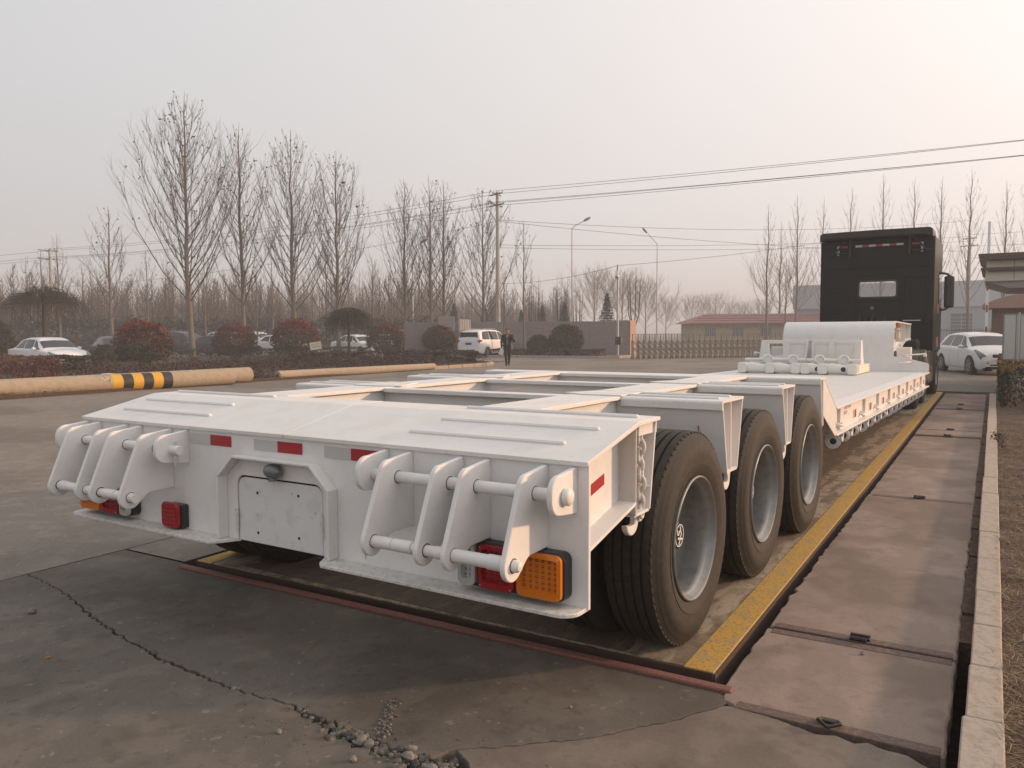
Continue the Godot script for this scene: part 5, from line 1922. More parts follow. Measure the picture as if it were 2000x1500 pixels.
func wall_and_gate() -> void:
	var right := Vector3(0.8564, 0, -0.5163)
	var away := Vector3(-0.5163, 0, -0.8564)
	var B := Basis(right, Vector3.UP, -away)
	# rubbed stone wall of upright panels, with a paler pillar at its end
	var end := Vector3(-21.3, 0, -50.7)
	var w := thing("boundary_wall", "low grey stone boundary wall behind the walking man, ending at the gate", "wall", end)
	w.basis = B
	for i in 14:
		var b := MB.new()
		var x1 := -0.55 - i * 1.05
		b.span(Vector3(x1 - 1.045, 0, -0.3), Vector3(x1, 2.27 + 0.006 * (i % 3), 0.0 + 0.004 * (i % 2)), 0.012)
		obj("wall_panel", b, M.stone_wall, w)
	var b := MB.new()
	b.prism(pts([-0.60, 0, 0.05, 0, 0.55, -0.75, -0.60, -0.75]), Vector3(0, 0, 0.05), Vector3.RIGHT, Vector3(0, 0, 1), Vector3(0, 2.34, 0), 0.02)
	obj("pillar", b, M.stone_wall, w)
	b = MB.new()
	b.prism(pts([0.07, 0.02, 0.12, 0.02, 0.62, -0.73, 0.57, -0.73]), Vector3(0, 0, 0.05), Vector3.RIGHT, Vector3(0, 0, 1), Vector3(0, 2.33, 0), 0.01)
	obj("pillar_facing", b, M.pillar, w)
	# camera pole in front of the wall
	var cp := thing("camera_pole", "thin steel pole with a dome camera, in front of the stone wall", "pole", Vector3(-20.3, 0, -46.6))
	b = MB.new()
	b.tube([Vector3(0, 0, 0), Vector3(0, 5.75, 0)], [0.085, 0.06], 10)
	obj("mast", b, M.lamp_post, cp)
	b = MB.new()
	b.ball(Vector3(0.05, 5.0, 0.22), Vector3(0.13, 0.15, 0.13), 12, 8)
	b.tube([Vector3(0, 5.35, 0), Vector3(0.03, 5.35, 0.22), Vector3(0.05, 5.1, 0.22)], [0.03], 6)
	obj("dome_camera", b, M.alu, cp)
	b = MB.new()
	b.span(Vector3(-0.05, 0.75, 0.09), Vector3(0.35, 1.25, 0.3), 0.01)
	obj("switch_box", b, M.guard, cp)
	# telescopic gate
	var g0 := Vector3(-17.85, 0, -43.1)
	var dir := (Vector3(-11.3, 0, -48.4) - g0).normalized()
	var g := thing("expansion_gate", "stainless concertina sliding gate drawn across the yard entrance", "gate", g0)
	g.basis = Basis(dir, Vector3.UP, dir.cross(Vector3.UP))
	b = MB.new()
	b.span(Vector3(-0.02, 0.10, -0.02), Vector3(0.02, 1.42, 0.02))
	for z in [-0.18, 0.18]:
		b.span(Vector3(-0.014, 0.08, z - 0.014), Vector3(0.014, 1.02, z + 0.014))
	b.span(Vector3(-0.016, 1.00, -0.18), Vector3(0.016, 1.03, 0.18))
	b.tube([Vector3(0, 0.55, 0.18), Vector3(0.035, 0.4, 0.2), Vector3(0, 0.26, 0.22), Vector3(0, 0.08, 0.22)], [0.016], 6)
	b.lathe([Vector2(0, -0.02), Vector2(0.06, -0.02), Vector2(0.06, 0.02), Vector2(0, 0.02)], 10, Transform3D(Basis(Vector3(1, 0, 0), PI / 2), Vector3(0, 0.06, 0.2)))
	b.lathe([Vector2(0, -0.02), Vector2(0.06, -0.02), Vector2(0.06, 0.02), Vector2(0, 0.02)], 10, Transform3D(Basis(Vector3(1, 0, 0), PI / 2), Vector3(0, 0.06, -0.2)))
	var post := b.mesh()
	b = MB.new()
	for k in 2:
		for z in [-0.19, 0.19]:
			b.tube([Vector3(0, 1.04 - k * 0.40, z), Vector3(0.62, 0.50 - k * 0.28, z)], [0.022], 5)
	b.tube([Vector3(0, 0.45, 0.2), Vector3(0.33, 0.95, 0.2)], [0.012], 5)
	var bar := b.mesh()
	b = MB.new()
	b.span(Vector3(0.16, 1.05, -0.012), Vector3(0.18, 1.42, 0.012))
	b.span(Vector3(0.0, 1.40, -0.012), Vector3(0.335, 1.42, 0.012))
	b.span(Vector3(0.0, 0.16, -0.2), Vector3(0.335, 0.19, 0.2))
	var top := b.mesh()
	for i in 46:
		inst("gate_post", post, M.stainless, g).position.x = i * 0.335
		if i < 45:
			inst("scissor_bar", bar, M.stainless, g).position.x = i * 0.335
			inst("rail_piece", top, M.stainless, g).position.x = i * 0.335


func far_buildings() -> void:
	var right := Vector3(0.8564, 0, -0.5163)
	var away := Vector3(-0.5163, 0, -0.8564)
	var B := Basis(right, Vector3.UP, -away)
	# single-storey tan building with a red metal roof
	var t := thing("tan_building", "low tan building with a dull red metal roof beyond the gate", "building", Vector3(-31.2, 0, -95.0))
	t.basis = B.rotated(Vector3.UP, 0.0)
	var b := MB.new()
	b.span(Vector3(0, 0, -8), Vector3(24, 2.55, 0))
	obj("wall", b, M.tan, t)
	b = MB.new()
	var e := [Vector3(-0.9, 2.5, 0.9), Vector3(24.9, 2.5, 0.9), Vector3(24.9, 2.5, -8.9), Vector3(-0.9, 2.5, -8.9)]
	var r := [Vector3(2.2, 3.75, -4.0), Vector3(22, 3.75, -4.0)]
	b.quad(e[0], e[1], r[1], r[0])
	b.quad(e[2], e[3], r[0], r[1])
	b.tri(e[1], e[2], r[1])
	b.tri(e[3], e[0], r[0])
	b.quad(e[3], e[2], e[1], e[0])
	b.box(Vector3(12, 2.48, 0.9), Vector3(25.8, 0.14, 0.06))
	for i in 3:
		var u := 0.25 + i * 0.25
		b.tube([(e[0] as Vector3).lerp(r[0], u) + Vector3(0, 0.02, 0), (e[1] as Vector3).lerp(r[1], u) + Vector3(0, 0.02, 0)], [0.05], 5)
	var roof := obj("roof", b, M.roof_red, t)
	for i in 7:
		b = MB.new()
		b.span(Vector3(1.2 + i * 3.4, 0.95, 0.0), Vector3(2.5 + i * 3.4, 1.95, 0.03))
		var win := obj("window", b, M.win, t)
		b = MB.new()
		for k in 6:
			b.span(Vector3(1.3 + i * 3.4 + k * 0.22, 0.95, 0.03), Vector3(1.33 + i * 3.4 + k * 0.22, 1.98, 0.07))
		stuff(obj("window_bars", b, M.factory_light, win))
	# blue-grey factory
	t = thing("factory_building", "blue-grey metal-clad factory shed behind the black truck", "building", Vector3(-22.2, 0, -107.6))
	var fdir := Vector3(30.0, 0, -2.5).normalized()
	t.basis = Basis(fdir, Vector3.UP, fdir.cross(Vector3.UP))
	b = MB.new()
	b.span(Vector3(0, 0, -20), Vector3(46, 4.3, 0))
	obj("wall", b, M.factory, t)
	b = MB.new()
	b.span(Vector3(-0.15, 4.3, -20.2), Vector3(46.2, 7.35, 0.22))
	obj("parapet", b, M.factory_light, t)
	for i in 46:
		b = MB.new()
		b.span(Vector3(i + 0.45, 0, 0.0), Vector3(i + 0.52, 4.28, 0.04))
		obj("cladding_rib", b, M.factory, t)
	for i in 8:
		b = MB.new()
		b.span(Vector3(2.2 + i * 5.2, 0.9, 0.0), Vector3(4.4 + i * 5.2, 3.5, 0.05))
		var win := obj("window", b, M.win, t)
		b = MB.new()
		for k in 5:
			b.span(Vector3(2.2 + i * 5.2, 1.3 + k * 0.42, 0.05), Vector3(4.4 + i * 5.2, 1.36 + k * 0.42, 0.10))
		b.span(Vector3(3.27 + i * 5.2, 0.9, 0.05), Vector3(3.33 + i * 5.2, 3.5, 0.10))
		obj("window_frame", b, M.factory_light, win)
	# steel fence before it
	t = thing("picket_fence", "dark steel picket fence in front of the factory wall", "fence", Vector3(-14, 0, -66))
	var post := MB.new()
	post.span(Vector3(-0.012, 0.1, -0.012), Vector3(0.012, 1.7, 0.012))
	var pm := post.mesh()
	for i in 120:
		inst("picket", pm, M.bars, t).position.x = i * 0.16
	b = MB.new()
	for h in [0.25, 1.5]:
		b.span(Vector3(0, h, -0.02), Vector3(19.2, h + 0.04, 0.02))
	obj("fence_rail", b, M.bars, t)


func right_side() -> void:
	# gatehouse with a banded flat roof
	var t := thing("gatehouse", "gatehouse with a cream banded roof overhanging at the right edge", "building", Vector3(0, 0, -26))
	var b := MB.new()
	b.prism(pts([-0.27, 2.90, 6.0, 2.90, 6.0, 3.50, -0.22, 3.50]), Vector3(0, 0, -4.5), Vector3.RIGHT, Vector3.UP, Vector3(0, 0, 4.5), 0.01)
	obj("fascia", b, M.canopy, t)
	for q in [[-0.44, 3.48, 3.66, 0.22], [-0.37, 3.18, 3.28, 0.12]]:
		b = MB.new()
		b.prism(pts([q[0], q[2], 6.2, q[2], 6.2, q[1], q[0] + 0.22, q[1]]), Vector3(0, 0, -4.5 - q[3]), Vector3.RIGHT, Vector3.UP, Vector3(0, 0, 4.5 + q[3] * 2), 0.01)
		obj("cornice", b, M.canopy_band, t)
	b = MB.new()
	b.span(Vector3(0.42, 2.96, 0.0), Vector3(0.432, 3.5, 0.012))
	obj("panel_joint", b, M.canopy_band, t)
	b = MB.new()
	b.prism(pts([-0.24, 2.899, 6.0, 2.899, 6.0, 2.66, 0.32, 2.70]), Vector3(0, 0, -4.4), Vector3.RIGHT, Vector3.UP, Vector3(0, 0, 4.35), 0.01)
	obj("soffit", b, M.soffit, t)
	b = MB.new()
	b.span(Vector3(1.6, 0, -4.2), Vector3(5.8, 2.68, -0.8))
	obj("wall", b, M.canopy, t)
	b = MB.new()
	b.span(Vector3(2.0, 0.95, -0.8), Vector3(4.4, 2.15, -0.77))
	obj("window", b, M.win, t)
	# brown pillar with a curved pinkish hood
	t = thing("entrance_pillar", "brown stone pillar with a curved pinkish hood behind the white hatchback", "pillar", Vector3(-0.10, 0, -37.2))
	t.scale = Vector3.ONE * 1.06
	b = MB.new()
	b.span(Vector3(0, 0, -1.5), Vector3(2.6, 2.28, 0), 0.02)
	obj("shaft", b, M.brown_stone, t)
	b = MB.new()
	var o := PackedVector2Array()
	for i in 13:
		var u := i / 12.0
		o.append(Vector2(-0.30 + u * 2.6, 2.38 + 0.42 * sin(PI * clampf(u * 0.9 + 0.03, 0, 1))))
	o.append(Vector2(2.3, 2.26))
	o.append(Vector2(-0.30, 2.26))
	b.prism(o, Vector3(0, 0, -1.8), Vector3.RIGHT, Vector3.UP, Vector3(0, 0, 2.1), 0.02)
	obj("hood", b, M.brick_pink, t)
	b = MB.new()
	b.lathe([Vector2(0.13, 0), Vector2(0.10, 0.1), Vector2(0.06, 0.16), Vector2(0.05, 0.26), Vector2(0, 0.28)], 10, Transform3D(Basis.IDENTITY, Vector3(0.98, 2.78, -0.6)))
	obj("finial", b, M.brick_pink, t)
	# raised barrier arm
	t = thing("barrier_arm", "raised white barrier arm with red bands beside the brown pillar", "barrier", Vector3(-0.27, 0, -36.6))
	t.scale = Vector3.ONE * 1.08
	b = MB.new()
	b.span(Vector3(-0.18, 0, -0.2), Vector3(0.18, 1.05, 0.2), 0.02)
	obj("cabinet", b, M.orange, t)
	b = MB.new()
	b.span(Vector3(-0.045, 1.0, -0.02), Vector3(0.045, 5.35, 0.02), 0.005)
	obj("arm", b, M.car_white, t)
	for i in 3:
		b = MB.new()
		b.span(Vector3(-0.03, 1.30 + i * 0.78, 0.021), Vector3(0.03, 1.30 + i * 0.78 + 0.26, 0.024))
		obj("red_band", b, M.red, t)
	# back of a sheet-metal notice board on posts
	t = thing("notice_board", "plain metal back of a notice board on a steel post at the right edge", "sign", Vector3(0.17, 0, -20))
	t.rotation.y = -0.10
	b = MB.new()
	b.span(Vector3(0.0, 0.93, -0.02), Vector3(1.75, 1.88, 0.0), 0.004)
	obj("board", b, M.alu, t)
	b = MB.new()
	b.span(Vector3(-0.012, 0.915, -0.03), Vector3(0.012, 1.90, 0.02))
	b.span(Vector3(-0.012, 1.88, -0.03), Vector3(1.76, 1.905, 0.02))
	b.span(Vector3(-0.012, 0.915, -0.03), Vector3(1.76, 0.94, 0.02))
	b.span(Vector3(0.22, 0.94, 0.0), Vector3(0.236, 1.88, 0.006))
	obj("frame", b, M.grey_sheet, t)
	for x in [0.285, 1.5]:
		b = MB.new()
		b.span(Vector3(x - 0.02, 0, 0.021), Vector3(x + 0.02, 1.92, 0.06), 0.004)
		obj("post", b, M.alu, t)
	# clipped hedge by the kerb
	hedge("clipped_hedge", "clipped evergreen hedge with yellowish top in front of the notice board", Vector3(0.14, 0.07, -17.7), Vector3(0.14, 0.07, -27.0), 2.2, 0.78, 15000, 0.035, [Color(0.020, 0.030, 0.010), Color(0.035, 0.045, 0.012), Color(0.055, 0.03, 0.016)], [Color(0.14, 0.115, 0.025), Color(0.10, 0.085, 0.02), Color(0.2, 0.07, 0.03)], 41)
	# straggling sprigs over the kerb
	var rg := RandomNumberGenerator.new()
	rg.seed = 44
	b = MB.new()
	for i in 7:
		var p := Vector3(0.13 + rg.randf() * 0.05, 0.08, -11.2 - rg.randf() * 1.2)
		var q := p + Vector3(-0.09 - rg.randf() * 0.05, 0.07 + rg.randf() * 0.08, rg.randf_range(-0.15, 0.15))
		b.col = Color(0.05, 0.03, 0.02)
		b.tube([p, p.lerp(q, 0.5) + Vector3(0, 0.04, 0), q], [0.003], 4)
		for j in 16:
			var c := p.lerp(q, rg.randf()) + Vector3(rg.randfn(0, 0.02), rg.randf() * 0.05, rg.randfn(0, 0.03))
			b.col = [Color(0.03, 0.04, 0.015), Color(0.06, 0.04, 0.02)][rg.randi() % 2]
			leaf_quad(b, c, 0.018, rg)
	tag(obj("sprawling_shrub", b, M.leafy, self, true), "thin leafy shoots leaning over the kerb stones", "shrub")


func leaf_quad(b: MB, c: Vector3, r: float, rg: RandomNumberGenerator, up := 0.5) -> void:
	var n := Vector3(rg.randf_range(-1, 1), rg.randf_range(-1, 1) + up, rg.randf_range(-1, 1)).normalized()
	var u := n.cross(Vector3(rg.randf_range(-1, 1), rg.randf_range(-1, 1), rg.randf_range(-1, 1))).normalized()
	var w := n.cross(u)
	b.quad(c - u * r, c - w * r * 0.5, c + u * r, c + w * r * 0.5)


func hedge(kind: String, label: String, a: Vector3, e: Vector3, width: float, h: float, leaves: int, r: float, side_tones: Array, top_tones: Array, seed_: int, group := "") -> Node3D:
	# a box of leaves between a and e, width to the right of the line; twigs inside
	var rg := RandomNumberGenerator.new()
	rg.seed = seed_
	var t := thing(kind, label, "hedge", Vector3.ZERO, 0.0, group)
	var dir := (e - a)
	var len := dir.length()
	dir = dir / len
	var across := dir.cross(Vector3.UP)
	var nz := FastNoiseLite.new()
	nz.seed = seed_
	nz.frequency = 0.9
	var b := MB.new()
	for i in leaves:
		var u := rg.randf() * len
		var v := rg.randf() * width
		var y := rg.randf() * h
		var face := rg.randf()
		if face < 0.45:
			y = h - absf(rg.randfn(0, 0.05))
		elif face < 0.72:
			v = absf(rg.randfn(0, 0.06))
		elif face < 0.82:
			v = width - absf(rg.randfn(0, 0.06))
		elif face < 0.90:
			u = absf(rg.randfn(0, 0.06))
		var p := a + dir * u + across * v
		var lump := nz.get_noise_3d(p.x, y * 2.0, p.z)
		y = maxf(0.04, y + lump * maxf(0.14, (h - 1.2) * 0.9))
		p += across * nz.get_noise_3d(p.z * 2.0, y, p.x) * 0.08
		p.y = a.y + y
		var tones := top_tones if y > h - 0.10 + lump * 0.2 else side_tones
		b.col = (tones[rg.randi() % tones.size()] as Color) * rg.randf_range(0.7, 1.25)
		b.col.a = 1.0
		leaf_quad(b, p, r * rg.randf_range(0.7, 1.3), rg)
	stuff(obj("leaves", b, M.leafy, t, true))
	b = MB.new()
	for i in int(len * 7):
		var p := a + dir * rg.randf() * len + across * rg.randf() * width
		b.tube([p, p + Vector3(rg.randfn(0, 0.1), h * 0.9, rg.randfn(0, 0.1))], [0.008, 0.003], 4, false)
	stuff(obj("twigs", b, M.twig, t))
	return t


func bush_mesh(seed_: int, red: float) -> Array:
	var rg := RandomNumberGenerator.new()
	rg.seed = seed_
	var nz := FastNoiseLite.new()
	nz.seed = seed_
	nz.frequency = 1.1
	var b := MB.new()
	for i in 9000:
		var d := Vector3(rg.randfn(0, 1), rg.randfn(0, 1), rg.randfn(0, 1)).normalized()
		d.y = d.y if d.y > -0.75 else -d.y
		var k := 1.0 + 0.20 * nz.get_noise_3d(d.x * 2, d.y * 2, d.z * 2) + 0.10 * nz.get_noise_3d(d.x * 6, d.y * 6, d.z * 6)
		var rr := k * (1.0 - 0.35 * pow(rg.randf(), 2.2))
		var p := Vector3(d.x * rr, 0.88 + d.y * rr * 0.86, d.z * rr)
		if p.y < 0.05:
			continue
		var hi := clampf(d.y * 0.8 + 0.45 + 0.7 * nz.get_noise_3d(d.x * 3 + 9, d.y * 3, d.z * 3), 0, 1)
		if rg.randf() < hi * red and rr > k * 0.84:
			b.col = [Color(0.17, 0.028, 0.025), Color(0.12, 0.022, 0.02), Color(0.22, 0.06, 0.04)][rg.randi() % 3]
		else:
			b.col = [Color(0.025, 0.034, 0.016), Color(0.042, 0.052, 0.024), Color(0.062, 0.07, 0.032), Color(0.06, 0.04, 0.025)][rg.randi() % 4]
		b.col *= rg.randf_range(0.7, 1.3)
		b.col.a = 1.0
		leaf_quad(b, p, rg.randf_range(0.03, 0.055), rg)
	var w := MB.new()
	for i in 60:
		var d := Vector3(rg.randfn(0, 0.6), 1, rg.randfn(0, 0.6)).normalized()
		w.tube([Vector3(d.x * 0.1, 0, d.z * 0.1), Vector3(d.x * 0.6, d.y * 0.9, d.z * 0.6), d * 1.5], [0.02, 0.006], 4, false)
	return [b.mesh(true), w.mesh()]


func island() -> void:
	var rg := RandomNumberGenerator.new()
	rg.seed = 51
	# planting bed: soil a kerb's height up
	var b := MB.new()
	var bed := PackedVector2Array([Vector2(-20.55, 12), Vector2(-20.50, -31.3), Vector2(-20.75, -32.3), Vector2(-21.6, -33.4), Vector2(-24.4, -36.0), Vector2(-33.5, -45.5), Vector2(-40, -41), Vector2(-52, -27), Vector2(-52, 12)])
	b.prism(bed, Vector3(0, -0.1, 0), Vector3.RIGHT, Vector3(0, 0, 1), Vector3(0, 0.19, 0))
	structure(obj("planting_bed", b, M.soil, self), "brown planting bed with leaf litter beside the yard")
	b = MB.new()
	var bed2 := PackedVector2Array([Vector2(-31, -41.2), Vector2(-29.2, -42.0), Vector2(-19.9, -43.0), Vector2(-19.0, -43.8), Vector2(-19.0, -47), Vector2(-22, -51), Vector2(-34, -43.5)])
	b.prism(bed2, Vector3(0, -0.1, 0), Vector3.RIGHT, Vector3(0, 0, 1), Vector3(0, 0.18, 0))
	structure(obj("planting_bed", b, M.soil, self), "narrow planting bed along the stone wall")
	# kerb stones round the head of the bed and along the wall bed
	var kerb := Node3D.new()
	kerb.name = "bed_kerb"
	add_child(kerb)
	structure(kerb, "sunlit tan kerb round the planting bed")
	var line := [Vector2(-20.42, -27.4), Vector2(-20.36, -29.4), Vector2(-20.36, -31.3), Vector2(-20.62, -32.4), Vector2(-21.5, -33.5), Vector2(-22.9, -34.8), Vector2(-24.4, -36.1), Vector2(-26.9, -38.7), Vector2(-29.4, -41.2)]
	var line2 := [Vector2(-29.4, -41.95), Vector2(-26.2, -42.2), Vector2(-23.0, -42.55), Vector2(-20.0, -42.9), Vector2(-19.0, -43.7), Vector2(-19.0, -46.5)]
	for l in [line, line2]:
		for i in l.size() - 1:
			var p: Vector2 = l[i]
			var q: Vector2 = l[i + 1]
			var k := maxi(1, int(p.distance_to(q) / 0.9))
			for j in k:
				var u := p.lerp(q, float(j) / k)
				var v := p.lerp(q, float(j + 1) / k - 0.012)
				var m := (u + v) * 0.5
				var bb := MB.new()
				var d := v - u
				bb.box(Vector3.ZERO, Vector3(0.14, 0.30, d.length()), Transform3D(Basis(Vector3.UP, atan2(d.x, d.y)), Vector3(m.x, -0.01, m.y)), 0.02)
				obj("kerb_stone", bb, M.kerb if l == line2 else M.pole_conc, kerb)
	# leaf litter
	b = MB.new()
	for i in 9000:
		var z := -4.0 - rg.randf() * 30.0
		var x := -20.7 - rg.randf() * rg.randf() * 10.0
		b.col = [Color(0.14, 0.07, 0.045), Color(0.09, 0.045, 0.03), Color(0.2, 0.12, 0.08), Color(0.17, 0.045, 0.04)][rg.randi() % 4]
		leaf_quad(b, Vector3(x, 0.10 + rg.randf() * 0.05, z), rg.randf_range(0.03, 0.06), rg, 2.5)
	tag(stuff(obj("leaf_litter", b, M.dry, self, true)), "reddish-brown leaf litter on the planting bed", "leaves")
	# low straggling ground shrubs over the bed, one brown mass
	b = MB.new()
	var nz := FastNoiseLite.new()
	nz.seed = 8
	nz.frequency = 0.5
	for i in 34000:
		var z := -15.5 - rg.randf() * 18.5
		var x := -21.6 - rg.randf() * (9.0 if z < -18 else 7.0)
		if x < -21.6 + (z + 34.5) * -1.4 and z < -30:
			continue
		var hh := clampf(0.34 + 0.35 * nz.get_noise_2d(x, z), 0.06, 0.62) * clampf((-21.3 - x) * 1.6, 0.25, 1.0)
		b.col = [Color(0.062, 0.03, 0.024), Color(0.04, 0.024, 0.018), Color(0.085, 0.045, 0.034), Color(0.03, 0.028, 0.014)][rg.randi() % 4]
		leaf_quad(b, Vector3(x, 0.09 + hh * sqrt(rg.randf()), z), rg.randf_range(0.025, 0.05), rg)
	tag(stuff(obj("ground_shrubs", b, M.leafy, self, true)), "low reddish-brown shrubs covering the planting bed", "ground cover")
	# clipped hedges
	hedge("clipped_hedge", "clipped red-brown hedge at the far left, behind the striped pole", Vector3(-26.9, 0.09, -15.2), Vector3(-26.9, 0.09, 4.0), 3.0, 0.74, 16000, 0.045, [Color(0.12, 0.025, 0.02), Color(0.07, 0.022, 0.016), Color(0.16, 0.05, 0.03)], [Color(0.075, 0.07, 0.022), Color(0.11, 0.07, 0.028), Color(0.14, 0.045, 0.03)], 61).position = Vector3(0, 0, 0)
	hedge("clipped_hedge", "long dark clipped hedge ending at the kerb corner near the walking man", Vector3(-21.4, 0.09, -32.2), Vector3(-26.6, 0.09, -25.0), 1.2, 0.62, 9000, 0.045, [Color(0.03, 0.028, 0.014), Color(0.05, 0.025, 0.018), Color(0.02, 0.02, 0.01)], [Color(0.09, 0.045, 0.03), Color(0.06, 0.04, 0.02)], 62)
	hedge("clipped_hedge", "low brown hedge along the foot of the stone wall", Vector3(-29.2, 0.08, -42.35), Vector3(-20.0, 0.08, -43.4), -1.1, 0.42, 9000, 0.045, [Color(0.06, 0.03, 0.022), Color(0.04, 0.022, 0.016)], [Color(0.08, 0.035, 0.026), Color(0.06, 0.035, 0.024)], 63)
	hedge("clipped_hedge", "dark low hedge between the dome bushes and the parked cars", Vector3(-35.5, 0.09, -40.5), Vector3(-43.0, 0.09, -24.0), 1.5, 0.55, 9000, 0.05, [Color(0.02, 0.024, 0.012), Color(0.035, 0.03, 0.018)], [Color(0.04, 0.035, 0.02), Color(0.03, 0.03, 0.016)], 64)
	hedge("loose_hedge", "loose dark shrubby hedge below the leftmost white car", Vector3(-34.6, 0.09, -13.0), Vector3(-32.6, 0.09, -20.2), 2.2, 0.62, 13000, 0.05, [Color(0.022, 0.022, 0.012), Color(0.035, 0.03, 0.018)], [Color(0.032, 0.032, 0.015), Color(0.045, 0.03, 0.02)], 66)
	# dome bushes
	var kinds := [bush_mesh(71, 0.95), bush_mesh(72, 0.55), bush_mesh(73, 0.12)]
	var spots := [[-32.09, -21.8, 1.20, 0, "largest dome bush with red young leaves, left of the tall pale-trunked tree"], [-36.2, -30.2, 1.18, 0, "red-tipped dome bush right of the tall pale-trunked tree"], [-34.0, -32.6, 1.30, 0, "broad red-tipped dome bush beside the small cream sign"], [-32.2, -38.3, 1.18, 1, "rounded green bush right of the white sedan and the drooping tree"], [-31.7, -43.2, 1.12, 1, "dark rounded bush in front of the grey board"], [-24.6, -44.1, 0.74, 2, "small green bush at the left foot of the stone wall"], [-23.05, -44.9, 1.10, 2, "big green bush at the middle foot of the stone wall"]]
	for i in spots.size():
		var s: Array = spots[i]
		var t := thing("dome_bush", s[4], "bush", Vector3(s[0], 0.08, s[1]), i * 1.3, "dome-shaped bushes")
		t.scale = Vector3.ONE * float(s[2])
		var me: Array = kinds[s[3]]
		var lv := inst("foliage", me[0], M.leafy, t)
		stuff(lv)
		inst("stems", me[1], M.twig, t)
	# big loose evergreens at the left edge
	var ev := bush_mesh(74, 0.0)
	for q in [[-45.5, -18.0, 1.75, "tall loose dark evergreen shrub at the left edge"], [-43.5, -20.8, 1.3, "loose olive evergreen shrub under the far left weeping tree"], [-40.0, -25.0, 0.55, "thin low evergreen shrub before the left white car, nearer the red bush"]]:
		var t := thing("evergreen_shrub", q[3], "shrub", Vector3(q[0], 0.08, q[1]), q[2], "evergreen shrubs at the left")
		t.scale = Vector3.ONE * float(q[2])
		stuff(inst("foliage", ev[0], M.leafy, t))
		inst("stems", ev[1], M.twig, t)
	# umbrella-shaped weeping trees
	weeping("weeping_tree", "umbrella-shaped weeping tree at the far left", Vector3(-39.5, 0.08, -21.6), 3.95, 1.9, 81)
	weeping("weeping_tree", "smaller umbrella-shaped weeping tree beside the grey rock", Vector3(-27.57, 0.08, -30.0), 2.85, 1.12, 82)
	# rock
	b = MB.new()
	b.stone(Vector3(-27.4, 0.30, -31.3), Vector3(0.62, 0.52, 0.5), rg)
	b.stone(Vector3(-26.9, 0.24, -31.6), Vector3(0.55, 0.36, 0.5), rg)
	tag(obj("rock", b, M.rock, self), "grey ornamental rock at the foot of the smaller weeping tree", "rock")
	# small cream sign with two rows of dark characters
	var t := thing("lawn_sign", "small tilted cream sign with two rows of dark characters, among the bushes", "sign", Vector3(-31.9, 0.08, -32.2), 0.75)
	t.rotation.z = 0.14
	b = MB.new()
	b.span(Vector3(-0.30, 0.60, -0.01), Vector3(0.30, 1.02, 0.01), 0.004)
	obj("panel", b, M.bright_paper, t)
	b = MB.new()
	for row in 2:
		for c in 4:
			var x := -0.21 + c * 0.115 + row * 0.03
			var y := 0.87 - row * 0.145
			b.span(Vector3(x, y + 0.045, 0.0105), Vector3(x + 0.08, y + 0.058, 0.0125))
			b.span(Vector3(x + 0.005, y + 0.01, 0.0105), Vector3(x + 0.075, y + 0.022, 0.0125))
			b.span(Vector3(x + 0.03, y - 0.01, 0.0126), Vector3(x + 0.044, y + 0.075, 0.0140))
			if (c + row) % 2 == 0:
				b.span(Vector3(x + 0.002, y - 0.02, 0.0126), Vector3(x + 0.014, y + 0.03, 0.0140))
	stuff(obj("characters", b, M.print_, t))
	b = MB.new()
	b.span(Vector3(-0.02, 0, -0.03), Vector3(0.02, 0.7, -0.012))
	obj("stake", b, M.bars, t)
	# grey sheet board on two posts, and a second behind it
	for q in [[Vector3(-29.0, 0, -42.3), 1.65, "grey corrugated board on two posts beside the white people carrier", 1.55, 1.05], [Vector3(-31.55, 0, -43.83), 0.9, "pale small notice frame behind the dark rounded bush", 1.2, 1.3]]:
		t = thing("board_sign", q[2], "sign", q[0], q[1], "boards on posts by the car park")
		b = MB.new()
		var wd: float = q[3]
		b.span(Vector3(-wd / 2, q[4], -0.03), Vector3(wd / 2, q[4] + 1.35, 0.0), 0.01)
		for i in 5:
			b.span(Vector3(-wd / 2 + (i + 0.5) * wd / 5 - 0.03, q[4] + 0.01, 0.0), Vector3(-wd / 2 + (i + 0.5) * wd / 5 + 0.03, q[4] + 1.34, 0.02))
		obj("sheet", b, M.grey_sheet, t)
		for sx in [-0.3, 0.3]:
			b = MB.new()
			b.span(Vector3(sx * wd - 0.025, 0, -0.08), Vector3(sx * wd + 0.025, q[4] + 1.3, -0.03))
			obj("post", b, M.alu, t)
	# concrete utility poles lying along the bed as a border
	lying_pole("striped long concrete pole lying by the bed, yellow and black bands on it", Vector3(-22.0, 0.215, -4.0), Vector3(-20.25, 0.245, -16.75), 0.200, 0.245, true)
	lying_pole("plain concrete pole end lying just behind the striped pole", Vector3(-21.95, 0.23, -8.0), Vector3(-20.62, 0.245, -17.75), 0.2, 0.245, false)
	lying_pole("slimmer tan concrete pole lying along the bed towards the walking man", Vector3(-20.72, 0.155, -19.0), Vector3(-20.45, 0.135, -27.5), 0.155, 0.13, false)
	# broken branches between the poles
	b = MB.new()
	for i in 60:
		var p := Vector3(-21.0 + rg.randfn(0, 0.25), 0.04 + rg.randf() * 0.18, -18.4 + rg.randfn(0, 0.32))
		var d := Vector3(rg.randf_range(-1, 1), rg.randf_range(-0.4, 0.5), rg.randf_range(-1, 1)).normalized() * rg.randf_range(0.15, 0.5)
		b.tube([p, p + d * 0.5 + Vector3(0, 0.04, 0), p + d], [rg.randf_range(0.008, 0.03), 0.006], 5)
	tag(obj("branch_pile", b, M.twig, self), "little heap of broken brown branches between the two lying poles", "branches")
	b = MB.new()
